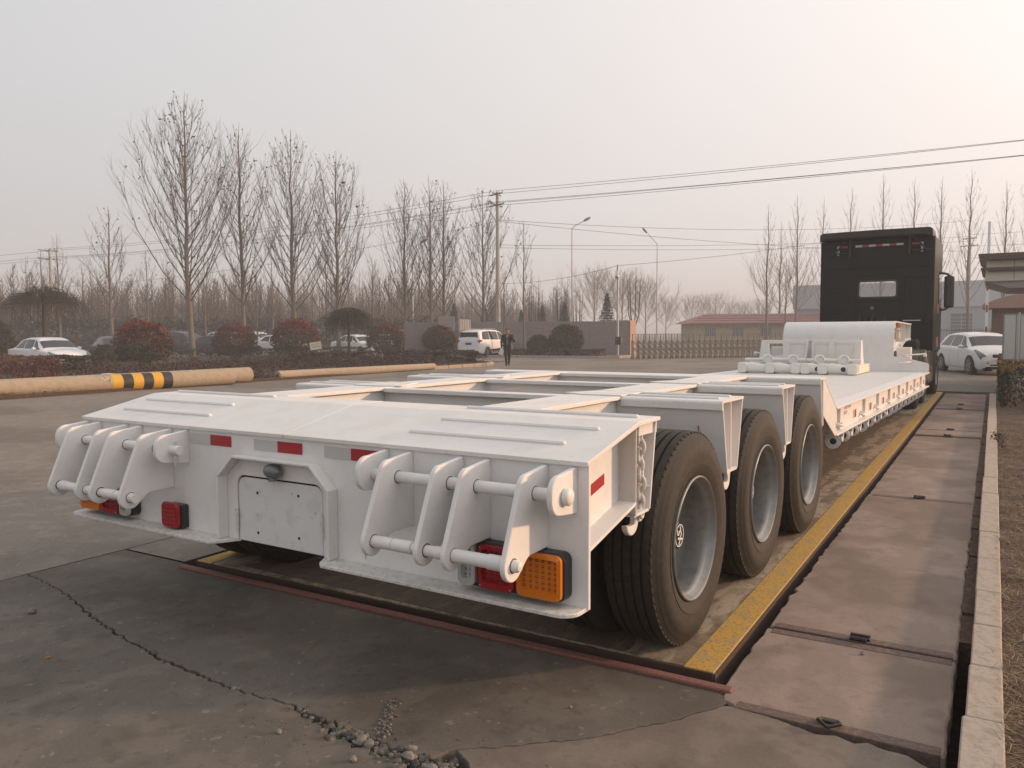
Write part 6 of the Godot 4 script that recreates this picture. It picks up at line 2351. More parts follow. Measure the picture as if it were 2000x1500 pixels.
	b.box(Vector3(-24.2, 0.22, -15.2), Vector3(0.5, 0.2, 0.3), Transform3D.IDENTITY, 0.03)
	tag(obj("foam_block", b, M.paper, self), "pale block lying on the bed at the end of the left hedge", "block")


func lying_pole(label: String, a: Vector3, e: Vector3, r0: float, r1: float, striped: bool) -> void:
	var t := thing("concrete_pole", label, "pole", Vector3.ZERO, 0.0, "concrete poles lying along the bed")
	var d := (e - a)
	var len := d.length()
	var y := d / len
	var x := y.cross(Vector3.UP).normalized()
	var X := Transform3D(Basis(x, y, x.cross(y)), a)
	var rad := func(u: float) -> float: return lerpf(r0, r1, u / len)
	var b := MB.new()
	b.lathe([Vector2(0.05, 0), Vector2(rad.call(0.0) - 0.02, 0), Vector2(rad.call(0.02), 0.02), Vector2(rad.call(len - 0.03), len - 0.03), Vector2(r1 - 0.03, len), Vector2(r1 * 0.6, len + 0.001), Vector2(r1 * 0.58, len - 0.4), Vector2(0, len - 0.4)], 36, X, 0.8)
	obj("shaft", b, M.pole_conc, t)
	if striped:
		# painted bands, and a worn pale patch of stencilled print
		var s0 := len - 3.75
		for i in 6:
			b = MB.new()
			var u0 := s0 + i * 0.285
			var u1 := u0 + 0.283
			b.lathe([Vector2(rad.call(u0) + 0.0005, u0), Vector2(rad.call(u0) + 0.003, u0), Vector2(rad.call(u1) + 0.003, u1), Vector2(rad.call(u1) + 0.0005, u1)], 36, X, 0.2)
			obj("painted_band", b, M.stripe_yellow if i % 2 == 0 else M.stripe_black, t)
		var rg := RandomNumberGenerator.new()
		rg.seed = 5
		b = MB.new()
		for i in 90:
			var u := s0 - 0.40 + rg.randf() * 0.36
			var ang := rg.randf_range(0.2, 2.2)
			var R: float = rad.call(u) + 0.0025
			var w := rg.randf_range(0.008, 0.03)
			var h := rg.randf_range(0.02, 0.07) / R
			b.col = [Color(0.42, 0.38, 0.33), Color(0.16, 0.14, 0.12), Color(0.5, 0.46, 0.4)][rg.randi() % 3]
			var P := func(uu: float, an: float) -> Vector3: return X * Vector3(cos(an + 0.6) * R, uu, -sin(an + 0.6) * R)
			b.quad(P.call(u, ang), P.call(u, ang + h), P.call(u + w, ang + h), P.call(u + w, ang))
			b.quad(P.call(u + w, ang + PI), P.call(u + w, ang + h + PI), P.call(u, ang + h + PI), P.call(u, ang + PI))
		stuff(obj("worn_print", b, M.dry, t, true))


func weeping(kind: String, label: String, at: Vector3, h: float, r: float, seed_: int) -> void:
	var rg := RandomNumberGenerator.new()
	rg.seed = seed_
	var t := thing(kind, label, "tree", at, 0.0, "weeping trees on the bed")
	var b := MB.new()
	b.tube([Vector3(0, 0, 0), Vector3(0.02, h * 0.4, 0.02), Vector3(0, h * 0.78, 0)], [0.07 * r, 0.06 * r, 0.05 * r], 8)
	obj("trunk", b, M.twig, t)
	b = MB.new()
	for i in 420:
		var a := rg.randf() * TAU
		var k := sqrt(rg.randf()) * r
		var d := Vector3(cos(a), 0, sin(a))
		var hp := h * (0.90 + 0.10 * rg.randf()) - k * k * 0.30 / r
		var p0 := Vector3(0, h * 0.76, 0)
		var p1 := d * k * 0.45 + Vector3(0, hp * 0.99, 0)
		var p2 := d * k * 0.85 + Vector3(0, hp * 0.97, 0)
		var drop := rg.randf_range(0.22, 0.50) * h * 0.9
		var p3 := d * k * rg.randf_range(1.0, 1.12) + Vector3(rg.randfn(0, 0.05), hp - drop * 0.5, rg.randfn(0, 0.05))
		var p4 := p3 + d * 0.05 + Vector3(0, -drop * 0.5, 0)
		if i < 50:
			b.tube([p0, p1, p2, p3, p4], [0.03 * r, 0.018 * r, 0.011, 0.006, 0.003], 5, false)
		else:
			b.tube([p1, p2, p3, p4], [0.010, 0.008, 0.005, 0.002], 3, false)
	obj("drooping_branches", b, M.twig, t)
	b = MB.new()
	for i in 9500:
		var a := rg.randf() * TAU
		var k := sqrt(rg.randf()) * r * 1.08
		var y := h * 0.97 - k * k * 0.30 / r - absf(rg.randfn(0, 0.30)) * h * 0.55
		b.col = [Color(0.02, 0.024, 0.012), Color(0.032, 0.03, 0.014), Color(0.045, 0.026, 0.018)][rg.randi() % 3]
		leaf_quad(b, Vector3(cos(a) * k, y, sin(a) * k), rg.randf_range(0.012, 0.03), rg)
	stuff(obj("leaves", b, M.leafy, t, true))


# station: z, half width, sill height, belt height, top height, half width at the top
func car_table(kind: String) -> Array:
	if kind == "hatchback":
		return [[-2.06, 0.68, 0.46, 0.78, 0.83, 0.58], [-1.98, 0.79, 0.32, 0.92, 1.00, 0.61], [-1.72, 0.84, 0.22, 0.96, 1.26, 0.58], [-1.30, 0.86, 0.20, 0.96, 1.42, 0.57], [-0.55, 0.86, 0.20, 0.945, 1.47, 0.57], [0.15, 0.86, 0.20, 0.93, 1.45, 0.57], [0.50, 0.86, 0.20, 0.92, 1.37, 0.58], [1.16, 0.85, 0.20, 0.91, 0.985, 0.66], [1.60, 0.83, 0.20, 0.85, 0.90, 0.60], [1.93, 0.77, 0.22, 0.68, 0.75, 0.52], [2.06, 0.64, 0.30, 0.50, 0.56, 0.45]]
	if kind == "sedan":
		return [[-2.32, 0.66, 0.46, 0.80, 0.86, 0.58], [-2.24, 0.80, 0.30, 0.93, 0.99, 0.62], [-1.75, 0.86, 0.22, 0.97, 1.04, 0.62], [-1.15, 0.88, 0.20, 0.97, 1.36, 0.58], [-0.55, 0.88, 0.20, 0.955, 1.46, 0.57], [0.15, 0.88, 0.20, 0.94, 1.45, 0.57], [0.50, 0.88, 0.20, 0.93, 1.36, 0.58], [1.20, 0.87, 0.20, 0.92, 0.985, 0.66], [1.75, 0.85, 0.20, 0.85, 0.90, 0.60], [2.15, 0.78, 0.22, 0.70, 0.76, 0.52], [2.30, 0.64, 0.30, 0.50, 0.57, 0.45]]
	return [[-2.25, 0.74, 0.42, 0.95, 1.02, 0.64], [-2.18, 0.84, 0.30, 1.06, 1.45, 0.64], [-2.00, 0.88, 0.24, 1.08, 1.66, 0.63], [-1.40, 0.90, 0.22, 1.08, 1.74, 0.62], [-0.55, 0.90, 0.22, 1.06, 1.75, 0.62], [0.25, 0.90, 0.22, 1.05, 1.71, 0.62], [0.65, 0.90, 0.22, 1.04, 1.60, 0.63], [1.35, 0.89, 0.22, 1.03, 1.12, 0.70], [1.75, 0.86, 0.22, 0.97, 1.02, 0.64], [2.10, 0.79, 0.24, 0.80, 0.86, 0.54], [2.24, 0.66, 0.32, 0.56, 0.62, 0.46]]


func car_ring(s: Array) -> Array:
	var z: float = s[0]
	var w: float = s[1]
	var y0: float = s[2]
	var yb: float = s[3]
	var yt: float = s[4]
	var wt: float = s[5]
	var half := [Vector3(w * 0.90, y0, z), Vector3(w * 0.985, y0 + 0.10, z), Vector3(w, lerpf(y0, yb, 0.55), z), Vector3(w * 0.985, yb - 0.06, z), Vector3(w * 0.955, yb, z), Vector3(wt + 0.04, yt - 0.045, z), Vector3(wt * 0.86, yt - 0.008, z), Vector3(0, yt + 0.012, z)]
	var r := half.duplicate()
	for i in range(6, -1, -1):
		var p: Vector3 = half[i]
		r.append(Vector3(-p.x, p.y, p.z))
	return r


func make_car(kind: String, label: String, paint: Material, detailed: bool, group := "") -> Node3D:
	var t := thing("parked_car" if group != "" else "white_hatchback", label, "car", Vector3.ZERO, 0.0, group)
	var st := car_table(kind)
	# refine stations smoothly
	var fine := []
	for i in st.size() - 1:
		for k in 4:
			var u := k / 4.0
			var row := []
			for c in 6:
				var p0: float = st[maxi(i - 1, 0)][c]
				var p1: float = st[i][c]
				var p2: float = st[i + 1][c]
				var p3: float = st[mini(i + 2, st.size() - 1)][c]
				row.append(lerpf(cubic_interpolate(p1, p2, p0, p3, u), lerpf(p1, p2, u), 0.35))
			fine.append(row)
	fine.append(st[st.size() - 1])
	var R := []
	for s in fine:
		R.append(car_ring(s))
	var n := R.size()
	var m: int = R[0].size()
	var N := []
	for i in n:
		var row := []
		for j in m:
			var a: Vector3 = R[mini(i + 1, n - 1)][j] - R[maxi(i - 1, 0)][j]
			var c: Vector3 = R[i][mini(j + 1, m - 1)] - R[i][maxi(j - 1, 0)]
			row.append(c.cross(a).normalized() * (1.0))
		N.append(row)
	var b := MB.new()
	for i in n - 1:
		for j in m - 1:
			# ring goes right side up and over to the left; outward = ring step x length step
			b.quadn(R[i][j], R[i][j + 1], R[i + 1][j + 1], R[i + 1][j], N[i][j], N[i][j + 1], N[i + 1][j + 1], N[i + 1][j])
	for e in [0, n - 1]:
		var c := Vector3(0, (R[e][0] as Vector3).y * 0.5 + (R[e][7] as Vector3).y * 0.5, (R[e][0] as Vector3).z)
		for j in m - 1:
			if e == 0:
				b.tri(c, R[e][j + 1], R[e][j])
			else:
				b.tri(c, R[e][j], R[e][j + 1])
		if e == 0:
			b.tri(c, R[e][0], R[e][m - 1])
		else:
			b.tri(c, R[e][m - 1], R[e][0])
	obj("body", b, paint, t)
	b = MB.new()
	for i in n - 1:
		b.quad(R[i][0], R[i + 1][0], R[i + 1][m - 1], R[i][m - 1])
	obj("underside", b, M.dark, t)
	# a point on the skin: along the stations by z, between ring points
	var skin := func(z: float, j: float, out: float) -> Vector3:
		var i := 0
		while i < n - 2 and (R[i + 1][0] as Vector3).z < z:
			i += 1
		var u := clampf((z - (R[i][0] as Vector3).z) / maxf((R[i + 1][0] as Vector3).z - (R[i][0] as Vector3).z, 0.001), 0, 1)
		var j0 := int(floorf(j))
		var v := j - j0
		var j1 := mini(j0 + 1, m - 1)
		var p: Vector3 = (R[i][j0] as Vector3).lerp(R[i][j1], v).lerp((R[i + 1][j0] as Vector3).lerp(R[i + 1][j1], v), u)
		var q: Vector3 = (N[i][j0] as Vector3).lerp(N[i + 1][j1], 0.5)
		return p + q.normalized() * out
	var patch := func(k: MB, z0a: float, z1a: float, z0b: float, z1b: float, ja: float, jb: float, out: float, steps: int) -> void:
		for i in steps:
			for q in 2:
				var u0 := float(i) / steps
				var u1 := float(i + 1) / steps
				var v0 := q * 0.5
				var v1 := v0 + 0.5
				var P := func(u: float, v: float) -> Vector3: return skin.call(lerpf(lerpf(z0a, z1a, u), lerpf(z0b, z1b, u), v), lerpf(ja, jb, v), out)
				k.quad(P.call(u0, v0), P.call(u0, v1), P.call(u1, v1), P.call(u1, v0))
	var tall := kind == "people carrier"
	# side windows: rear quarter, rear door, front door
	var zs := [[-1.55, -0.62, -1.15, -0.58], [-0.52, 0.30, -0.52, 0.20], [0.38, 1.05, 0.26, 0.45]]
	if kind == "sedan":
		zs = [[-1.30, -0.52, -0.95, -0.50], [-0.44, 0.36, -0.44, 0.24], [0.44, 1.08, 0.30, 0.44]]
	if tall:
		zs = [[-1.95, -1.05, -1.78, -1.02], [-0.97, 0.10, -0.97, 0.05], [0.18, 1.15, 0.12, 0.60]]
	for side in 2:
		for q in zs:
			b = MB.new()
			if side == 0:
				patch.call(b, q[0], q[1], q[2], q[3], 4.08, 4.90, 0.006, 4)
			else:
				patch.call(b, q[2], q[3], q[0], q[1], m - 1 - 4.90, m - 1 - 4.08, 0.006, 4)
			obj("side_window", b, M.pane_dark, t)
	# windscreen and rear window across the top
	var ws := [0.58, 1.10] if kind != "people carrier" else [0.72, 1.28]
	var rw := [-1.95, -1.42] if kind == "hatchback" else [-1.68, -1.22]
	for k in 2:
		var zz: Array = ws if k == 0 else rw
		if k == 1 and tall:
			b = MB.new()
			b.prism(pts([-0.70, 1.12, 0.70, 1.12, 0.60, 1.58, -0.60, 1.58]), Vector3(0, 0, -2.215), Vector3.RIGHT, Vector3.UP, Vector3(0, 0, 0.08), 0.01)
			obj("rear_window", b, M.pane_dark, t)
			continue
		b = MB.new()
		for i in 8:
			var j0 := 5.05 + i * 0.4875
			for s in 3:
				var z0 := lerpf(zz[0], zz[1], s / 3.0)
				var z1 := lerpf(zz[0], zz[1], (s + 1) / 3.0)
				b.quad(skin.call(z0, j0, 0.008), skin.call(z0, j0 + 0.4875, 0.008), skin.call(z1, j0 + 0.4875, 0.008), skin.call(z1, j0, 0.008))
		obj("windscreen" if k == 0 else "rear_window", b, M.pane_dark, t)
	# lamps
	for side in [1.0, -1.0]:
		b = MB.new()
		var zf: float = st[9][0]
		for i in 8:
			for k in 4:
				var P := func(u: float, v: float) -> Vector3:
					var z := lerpf(zf - 0.40, zf + 0.05, u)
					var j := lerpf(lerpf(3.9, 2.7, u), lerpf(4.45, 4.9, u), v)
					return skin.call(z, j if side > 0 else m - 1 - j, 0.014)
				b._flip(P.call(i / 8.0, k / 4.0), P.call(i / 8.0, (k + 1) / 4.0), P.call((i + 1) / 8.0, (k + 1) / 4.0), P.call((i + 1) / 8.0, k / 4.0), side < 0)
		obj("headlamp", b, M.headlamp, t)
		b = MB.new()
		var zr: float = st[1][0]
		var y: float = st[1][3]
		b.box(Vector3(side * 0.70, y - 0.10, zr + 0.02), Vector3(0.22, 0.18, 0.16), Transform3D.IDENTITY, 0.04)
		if tall:
			b.box(Vector3(side * 0.74, y - 0.02, zr + 0.06), Vector3(0.26, 0.14, 0.28), Transform3D.IDENTITY, 0.04)
		obj("tail_lamp", b, M.tail, t)
		b = MB.new()
		b.box(Vector3(side * 0.93, st[6][3] + 0.05, 0.74), Vector3(0.18, 0.13, 0.10), Transform3D.IDENTITY, 0.04)
		b.tube([Vector3(side * 0.76, st[6][3] + 0.0, 0.72), Vector3(side * 0.90, st[6][3] + 0.03, 0.74)], [0.025], 6)
		obj("door_mirror", b, paint, t)
		b = MB.new()
		for z in [-0.48, 0.36]:
			b.span(Vector3(side * (st[4][1] - 0.01) - 0.012, 0.83, z), Vector3(side * (st[4][1] - 0.01) + 0.012, 0.855, z + 0.16), 0.005)
		obj("door_handles", b, paint, t)
	# wheels with dark arches
	var wb := 1.30 if kind == "hatchback" else 1.38
	for z in [-wb, wb]:
		for side in [1.0, -1.0]:
			var w := Node3D.new()
			w.name = numbered("wheel", t)
			t.add_child(w, true)
			var x: float = st[4][1] * side
			var X := Transform3D(Basis(Vector3(0, 0, 1), -PI / 2 * side), Vector3(0, 0.32, z))
			b = MB.new()
			b.lathe([Vector2(0.365, absf(x) - 0.10), Vector2(0.365, absf(x) + 0.004), Vector2(0, absf(x) + 0.004)], 24, X)
			obj("arch_gap", b, M.dark, w)
			b = MB.new()
			b.lathe([Vector2(0.21, absf(x) - 0.2), Vector2(0.315, absf(x) - 0.18), Vector2(0.32, absf(x) - 0.02), Vector2(0.29, absf(x) + 0.012), Vector2(0.215, absf(x) + 0.012)], 24, X, 0.5)
			obj("tyre", b, M.rubber, w)
			b = MB.new()
			b.lathe([Vector2(0.215, absf(x) + 0.012), Vector2(0.20, absf(x) + 0.016), Vector2(0.19, absf(x) + 0.007), Vector2(0, absf(x) + 0.006)], 24, X, 0.5)
			obj("rim", b, M.rubber, w)
			b = MB.new()
			for k in 5:
				var a := TAU * k / 5 + 0.3
				b.box(Vector3(0.10, absf(x) + 0.014, 0), Vector3(0.19, 0.012, 0.055), X * Transform3D(Basis(Vector3.UP, a), Vector3.ZERO), 0.005)
			b.lathe([Vector2(0.21, absf(x) + 0.013), Vector2(0.207, absf(x) + 0.020), Vector2(0.185, absf(x) + 0.018), Vector2(0.183, absf(x) + 0.01)], 24, X)
			b.lathe([Vector2(0.05, absf(x) + 0.012), Vector2(0.045, absf(x) + 0.024), Vector2(0, absf(x) + 0.024)], 12, X)
			obj("spokes", b, M.car_silver, w)
	# number plates without characters one could read
	b = MB.new()
	var zf2: float = st[st.size() - 1][0]
	b.box(Vector3(0, 0.50, zf2 + 0.012), Vector3(0.44, 0.14, 0.012), Transform3D.IDENTITY, 0.003)
	obj("number_plate", b, M.blue, t)
	b = MB.new()
	b.box(Vector3(0, 0.82 if not tall else 0.86, st[0][0] - 0.012), Vector3(0.44, 0.14, 0.012), Transform3D.IDENTITY, 0.003)
	obj("number_plate", b, M.blue, t)
	# lower intake and bumper shade
	b = MB.new()
	b.box(Vector3(0, 0.355, zf2 - 0.045), Vector3(1.0, 0.10, 0.10), Transform3D.IDENTITY, 0.03)
	obj("lower_grille", b, M.black_plastic, t)
	if detailed:
		b = MB.new()
		for k in 3:
			var y := 0.60 + k * 0.045
			var w := 0.36 + k * 0.06
			var z0 := zf2 - 0.035 - k * 0.034
			b.tube([Vector3(-w, y + 0.035, z0 - 0.10), Vector3(-w * 0.4, y, z0 + 0.012), Vector3(w * 0.4, y, z0 + 0.012), Vector3(w, y + 0.035, z0 - 0.10)], [0.012], 6)
		obj("grille_bars", b, M.chrome, t)
		b = MB.new()
		b.box(Vector3(0, 0.655, zf2 - 0.05), Vector3(0.75, 0.13, 0.05), Transform3D.IDENTITY, 0.02)
		obj("grille", b, M.black_plastic, t)
		# oval badge with a slanting stroke pair
		b = MB.new()
		var ov := []
		for k in 18:
			var a := TAU * k / 18
			ov.append(Vector3(cos(a) * 0.085, 0.68 + sin(a) * 0.045, zf2 - 0.005))
		b.tube(ov, [0.008], 6, false, true)
		b.tube([Vector3(-0.045, 0.65, zf2 - 0.004), Vector3(-0.02, 0.71, zf2 - 0.004)], [0.008], 5)
		b.tube([Vector3(0.02, 0.65, zf2 - 0.004), Vector3(0.045, 0.71, zf2 - 0.004)], [0.008], 5)
		b.tube([Vector3(-0.03, 0.685, zf2 - 0.004), Vector3(0.03, 0.675, zf2 - 0.004)], [0.007], 5)
		obj("badge", b, M.chrome, t)
		b = MB.new()
		for side in [1.0, -1.0]:
			b.box(Vector3.ZERO, Vector3(0.26, 0.08, 0.14), Transform3D(Basis(Vector3.UP, side * 0.55), Vector3(side * 0.60, 0.42, zf2 - 0.105)), 0.025)
		obj("fog_lamps", b, M.black_plastic, t)
		b = MB.new()
		for z in [-0.48, 0.33]:
			for i in 10:
				var u0 := 0.6 + i * 0.34
				for side in 2:
					var j0 := u0 if side == 0 else m - 1 - u0
					var j1 := (u0 + 0.34) if side == 0 else m - 1 - u0 - 0.34
					b.quad(skin.call(z, j0, 0.003), skin.call(z, j1, 0.003), skin.call(z + 0.010, j1, 0.003), skin.call(z + 0.010, j0, 0.003))
		stuff(obj("door_gaps", b, M.black_plastic, t))
	if tall:
		b = MB.new()
		for side in [1.0, -1.0]:
			b.tube([Vector3(side * 0.55, 1.74, -1.6), Vector3(side * 0.56, 1.79, -1.3), Vector3(side * 0.56, 1.80, 0.0), Vector3(side * 0.55, 1.74, 0.35)], [0.018], 6)
		obj("roof_rails", b, M.car_silver, t)
	return t


func parked_cars() -> void:
	var c := make_car("hatchback", "white hatchback stopped on the road beside the black truck", M.car_white, true)
	c.position = Vector3(-0.42, 0, -33.7)
	c.rotation.y = deg_to_rad(22)
	var G := "cars parked behind the planting bed"
	var rows := [
		["sedan", "white car behind the loose evergreen shrubs, leftmost in the car park", M.car_white, Vector3(-35.2, 0, -19.4), 84.0],
		["sedan", "dark car between the leftmost white car and the largest red bush", M.car_grey, Vector3(-42.18, 0, -26.85), 70.0],
		["people carrier", "black people carrier behind the tall pale-trunked tree", M.car_grey, Vector3(-52.94, 0, -39.41), 95.0],
		["sedan", "dark grey sedan between the pale-trunked tree and the second red bush", M.car_grey, Vector3(-47.58, 0, -38.17), 105.0],
		["people carrier", "white van with the highest roof, far behind the dark grey sedan", M.car_white, Vector3(-57.83, 0, -47.76), 95.0],
		["people carrier", "white off-roader with side windows showing behind the white sedan", M.car_white, Vector3(-54.18, 0, -47.42), 95.0],
		["sedan", "white sedan between the second and third red bushes", M.car_white, Vector3(-46.22, 0, -42.81), 105.0],
		["sedan", "white sedan with its windscreen showing, beside the smaller weeping tree", M.car_white, Vector3(-38.09, 0, -42.41), 78.0],
		["hatchback", "white car showing a red tail lamp, behind the windscreen of the white sedan", M.car_white, Vector3(-41.33, 0, -48.87), 215.0],
		["people carrier", "dark maroon people carrier behind the right-hand dome bushes", M.car_maroon, Vector3(-39.56, 0, -50.31), 90.0],
		["people carrier", "grey off-roader with a red tail lamp, left of the grey board", M.car_grey, Vector3(-35.23, 0, -49.80), 190.0],
		["people carrier", "white people carrier seen from behind, beside the walking man", M.car_white, Vector3(-28.24, 0, -43.66), 183.0]]
	for r in rows:
		c = make_car(r[0], r[1], r[2], false, G)
		c.position = r[3]
		c.rotation.y = deg_to_rad(r[4])


# one bare tree: returns [trunk mesh, limb mesh, seed ball mesh or null]
func bare_tree(h: float, w: float, seed_: int, limbs: int, density: float, clear: float, balls: int, steep := 1.0, thin := 1.0) -> Array:
	var rg := RandomNumberGenerator.new()
	rg.seed = seed_
	var tr := MB.new()
	var path := []
	var rad := []
	var k := 12
	var r0 := (0.0098 * h + 0.018) * thin
	var bend := Vector3(rg.randfn(0, 0.02), 0, rg.randfn(0, 0.02))
	for i in k + 1:
		var u := float(i) / k
		path.append(Vector3(bend.x * h * u * (1 - u) + rg.randfn(0, 0.004) * h * u, h * u, bend.z * h * u * (1 - u) + rg.randfn(0, 0.004) * h * u))
		rad.append(r0 * (1.15 if i == 0 else 1.0) * pow(1.0 - u, 0.85) + 0.008)
	tr.tube(path, rad, 9)
	var at := func(u: float) -> Vector3:
		var f := clampf(u, 0, 0.9999) * k
		var i := int(f)
		return (path[i] as Vector3).lerp(path[i + 1], f - i)
	var lb := MB.new()
	var bb := MB.new()
	var tips := []
	for i in limbs:
		var u := lerpf(clear, 0.93, pow((i + rg.randf() * 0.8) / limbs, 0.95))
		var a := i * 2.39996 + rg.randf_range(-0.5, 0.5)
		var d := Vector3(cos(a), 0, sin(a))
		var rise := (1.0 - u) * h
		# crown outline: widest low, closing towards the tip
		var env := w * 0.5 * pow(clampf((1.0 - u) / (1.0 - clear), 0, 1), 0.80) * rg.randf_range(0.70, 1.12)
		var up := minf(rise * rg.randf_range(0.55, 0.8), env * rg.randf_range(1.5, 2.3) * steep) + 0.3
		var p0: Vector3 = at.call(u)
		var p1 := p0 + d * env * 0.38 + Vector3(0, up * 0.24, 0)
		var p2 := p0 + d * env * 0.74 + Vector3(0, up * 0.58, 0)
		var p3 := p0 + d * env + Vector3(rg.randfn(0, 0.1), up, rg.randfn(0, 0.1))
		var rb: float = clampf(r0 * 0.27 * (1.1 - u), 0.011, 0.055)
		lb.tube([p0, p1, p2, p3], [rb, rb * 0.75, rb * 0.45, 0.005], 5, false)
		var subs := int(density * (4.0 + env * 5.0))
		for j in subs:
			var v := rg.randf_range(0.18, 0.98)
			var q: Vector3 = p0.lerp(p1, v * 3) if v < 0.333 else p1.lerp(p2, v * 3 - 1) if v < 0.667 else p2.lerp(p3, v * 3 - 2)
			var sl := rg.randf_range(0.35, 1.25) * (0.55 + env * 0.40) * clampf((1.0 - u) * 2.6, 0.3, 1.0)
			var sd := (d * rg.randf_range(0.0, 0.8) + Vector3(rg.randfn(0, 0.42), rg.randf_range(1.0, 2.2), rg.randfn(0, 0.42))).normalized()
			var e := q + sd * sl
			var m := q.lerp(e, 0.5) + d * sl * 0.07
			lb.tube([q, m, e], [0.0095, 0.007, 0.003], 3, false)
			tips.append(e)
			if rg.randf() < 0.75:
				var e2 := m + (sd + Vector3(rg.randfn(0, 0.5), 0.25, rg.randfn(0, 0.5))).normalized() * sl * 0.55
				lb.tube([m, e2], [0.0075, 0.003], 3, false)
	for i in balls:
		var p: Vector3 = tips[rg.randi() % tips.size()]
		var f := rg.randf()
		bb.col = [Color(0.035, 0.027, 0.02), Color(0.05, 0.036, 0.026)][rg.randi() % 2]
		if f < 0.7:
			bb.ball(p - Vector3(0, 0.08, 0), Vector3.ONE * rg.randf_range(0.035, 0.055), 6, 4)
		else:
			for q in 3:
				leaf_quad(bb, p - Vector3(rg.randfn(0, 0.05), 0.06, rg.randfn(0, 0.05)), rg.randf_range(0.06, 0.12), rg)
	return [tr.mesh(), lb.mesh(), bb.mesh(true) if balls > 0 else null]


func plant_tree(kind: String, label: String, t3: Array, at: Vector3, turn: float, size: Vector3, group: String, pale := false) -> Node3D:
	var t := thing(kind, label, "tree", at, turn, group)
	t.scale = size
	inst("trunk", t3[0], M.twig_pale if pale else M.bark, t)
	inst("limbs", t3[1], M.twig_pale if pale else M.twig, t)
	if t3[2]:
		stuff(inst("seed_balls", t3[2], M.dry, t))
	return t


func conifer_mesh(seed_: int) -> Array:
	var rg := RandomNumberGenerator.new()
	rg.seed = seed_
	var tr := MB.new()
	tr.tube([Vector3.ZERO, Vector3(0, 4.4, 0)], [0.07, 0.012], 6)
	var b := MB.new()
	for layer in 22:
		var u := layer / 21.0
		var y := 0.35 + u * 4.0
		var R := 1.25 * pow(1.0 - u, 0.85) + 0.06
		for i in 9:
			var a := TAU * i / 9 + layer * 0.7 + rg.randf_range(-0.25, 0.25)
			var d := Vector3(cos(a), -0.18, sin(a)) * R * rg.randf_range(0.75, 1.12)
			var p0 := Vector3(0, y, 0)
			b.col = Color(0.05, 0.035, 0.025)
			b.tube([p0, p0 + d * 0.6, p0 + d + Vector3(0, 0.05, 0)], [0.012, 0.004], 3, false)
			for j in 16:
				var v := rg.randf_range(0.25, 1.0)
				b.col = [Color(0.022, 0.032, 0.02), Color(0.03, 0.04, 0.025), Color(0.04, 0.048, 0.03)][rg.randi() % 3]
				leaf_quad(b, p0 + d * v + Vector3(rg.randfn(0, 0.05), rg.randfn(0, 0.045), rg.randfn(0, 0.05)), rg.randf_range(0.04, 0.09), rg)
	return [tr.mesh(), b.mesh(true)]


# words that place a hazy tree: what it stands behind, how far back, how tall beside its neighbours
func tree_words(bearing: float, far: float, tall: float) -> String:
	var marks := [[62.0, "the far left edge"], [60.3, "the far left weeping tree"], [57.4, "the left cross-armed pole"], [55.3, "the gap right of the left pole"], [53.4, "the largest red bush"], [51.6, "the tallest tree"], [49.6, "the second red bush"], [47.5, "the second tall tree"], [45.7, "the third red bush"], [44.0, "the third tall tree"], [42.3, "the fourth tall tree"], [40.7, "the smaller weeping tree"], [39.2, "the fifth tall tree"], [37.3, "the close pair of trees"], [36.0, "the grey board"], [34.6, "the white people carrier"], [33.0, "the walking man"]]
	var best: Array = marks[0]
	for m in marks:
		if absf(m[0] - bearing) < absf(best[0] - bearing):
			best = m
	return "%s bare tree in the %s haze behind %s" % ["short" if tall < 9.0 else "tall" if tall > 10.2 else "middling", "near" if far < 80 else "far" if far > 100 else "middle", best[1]]


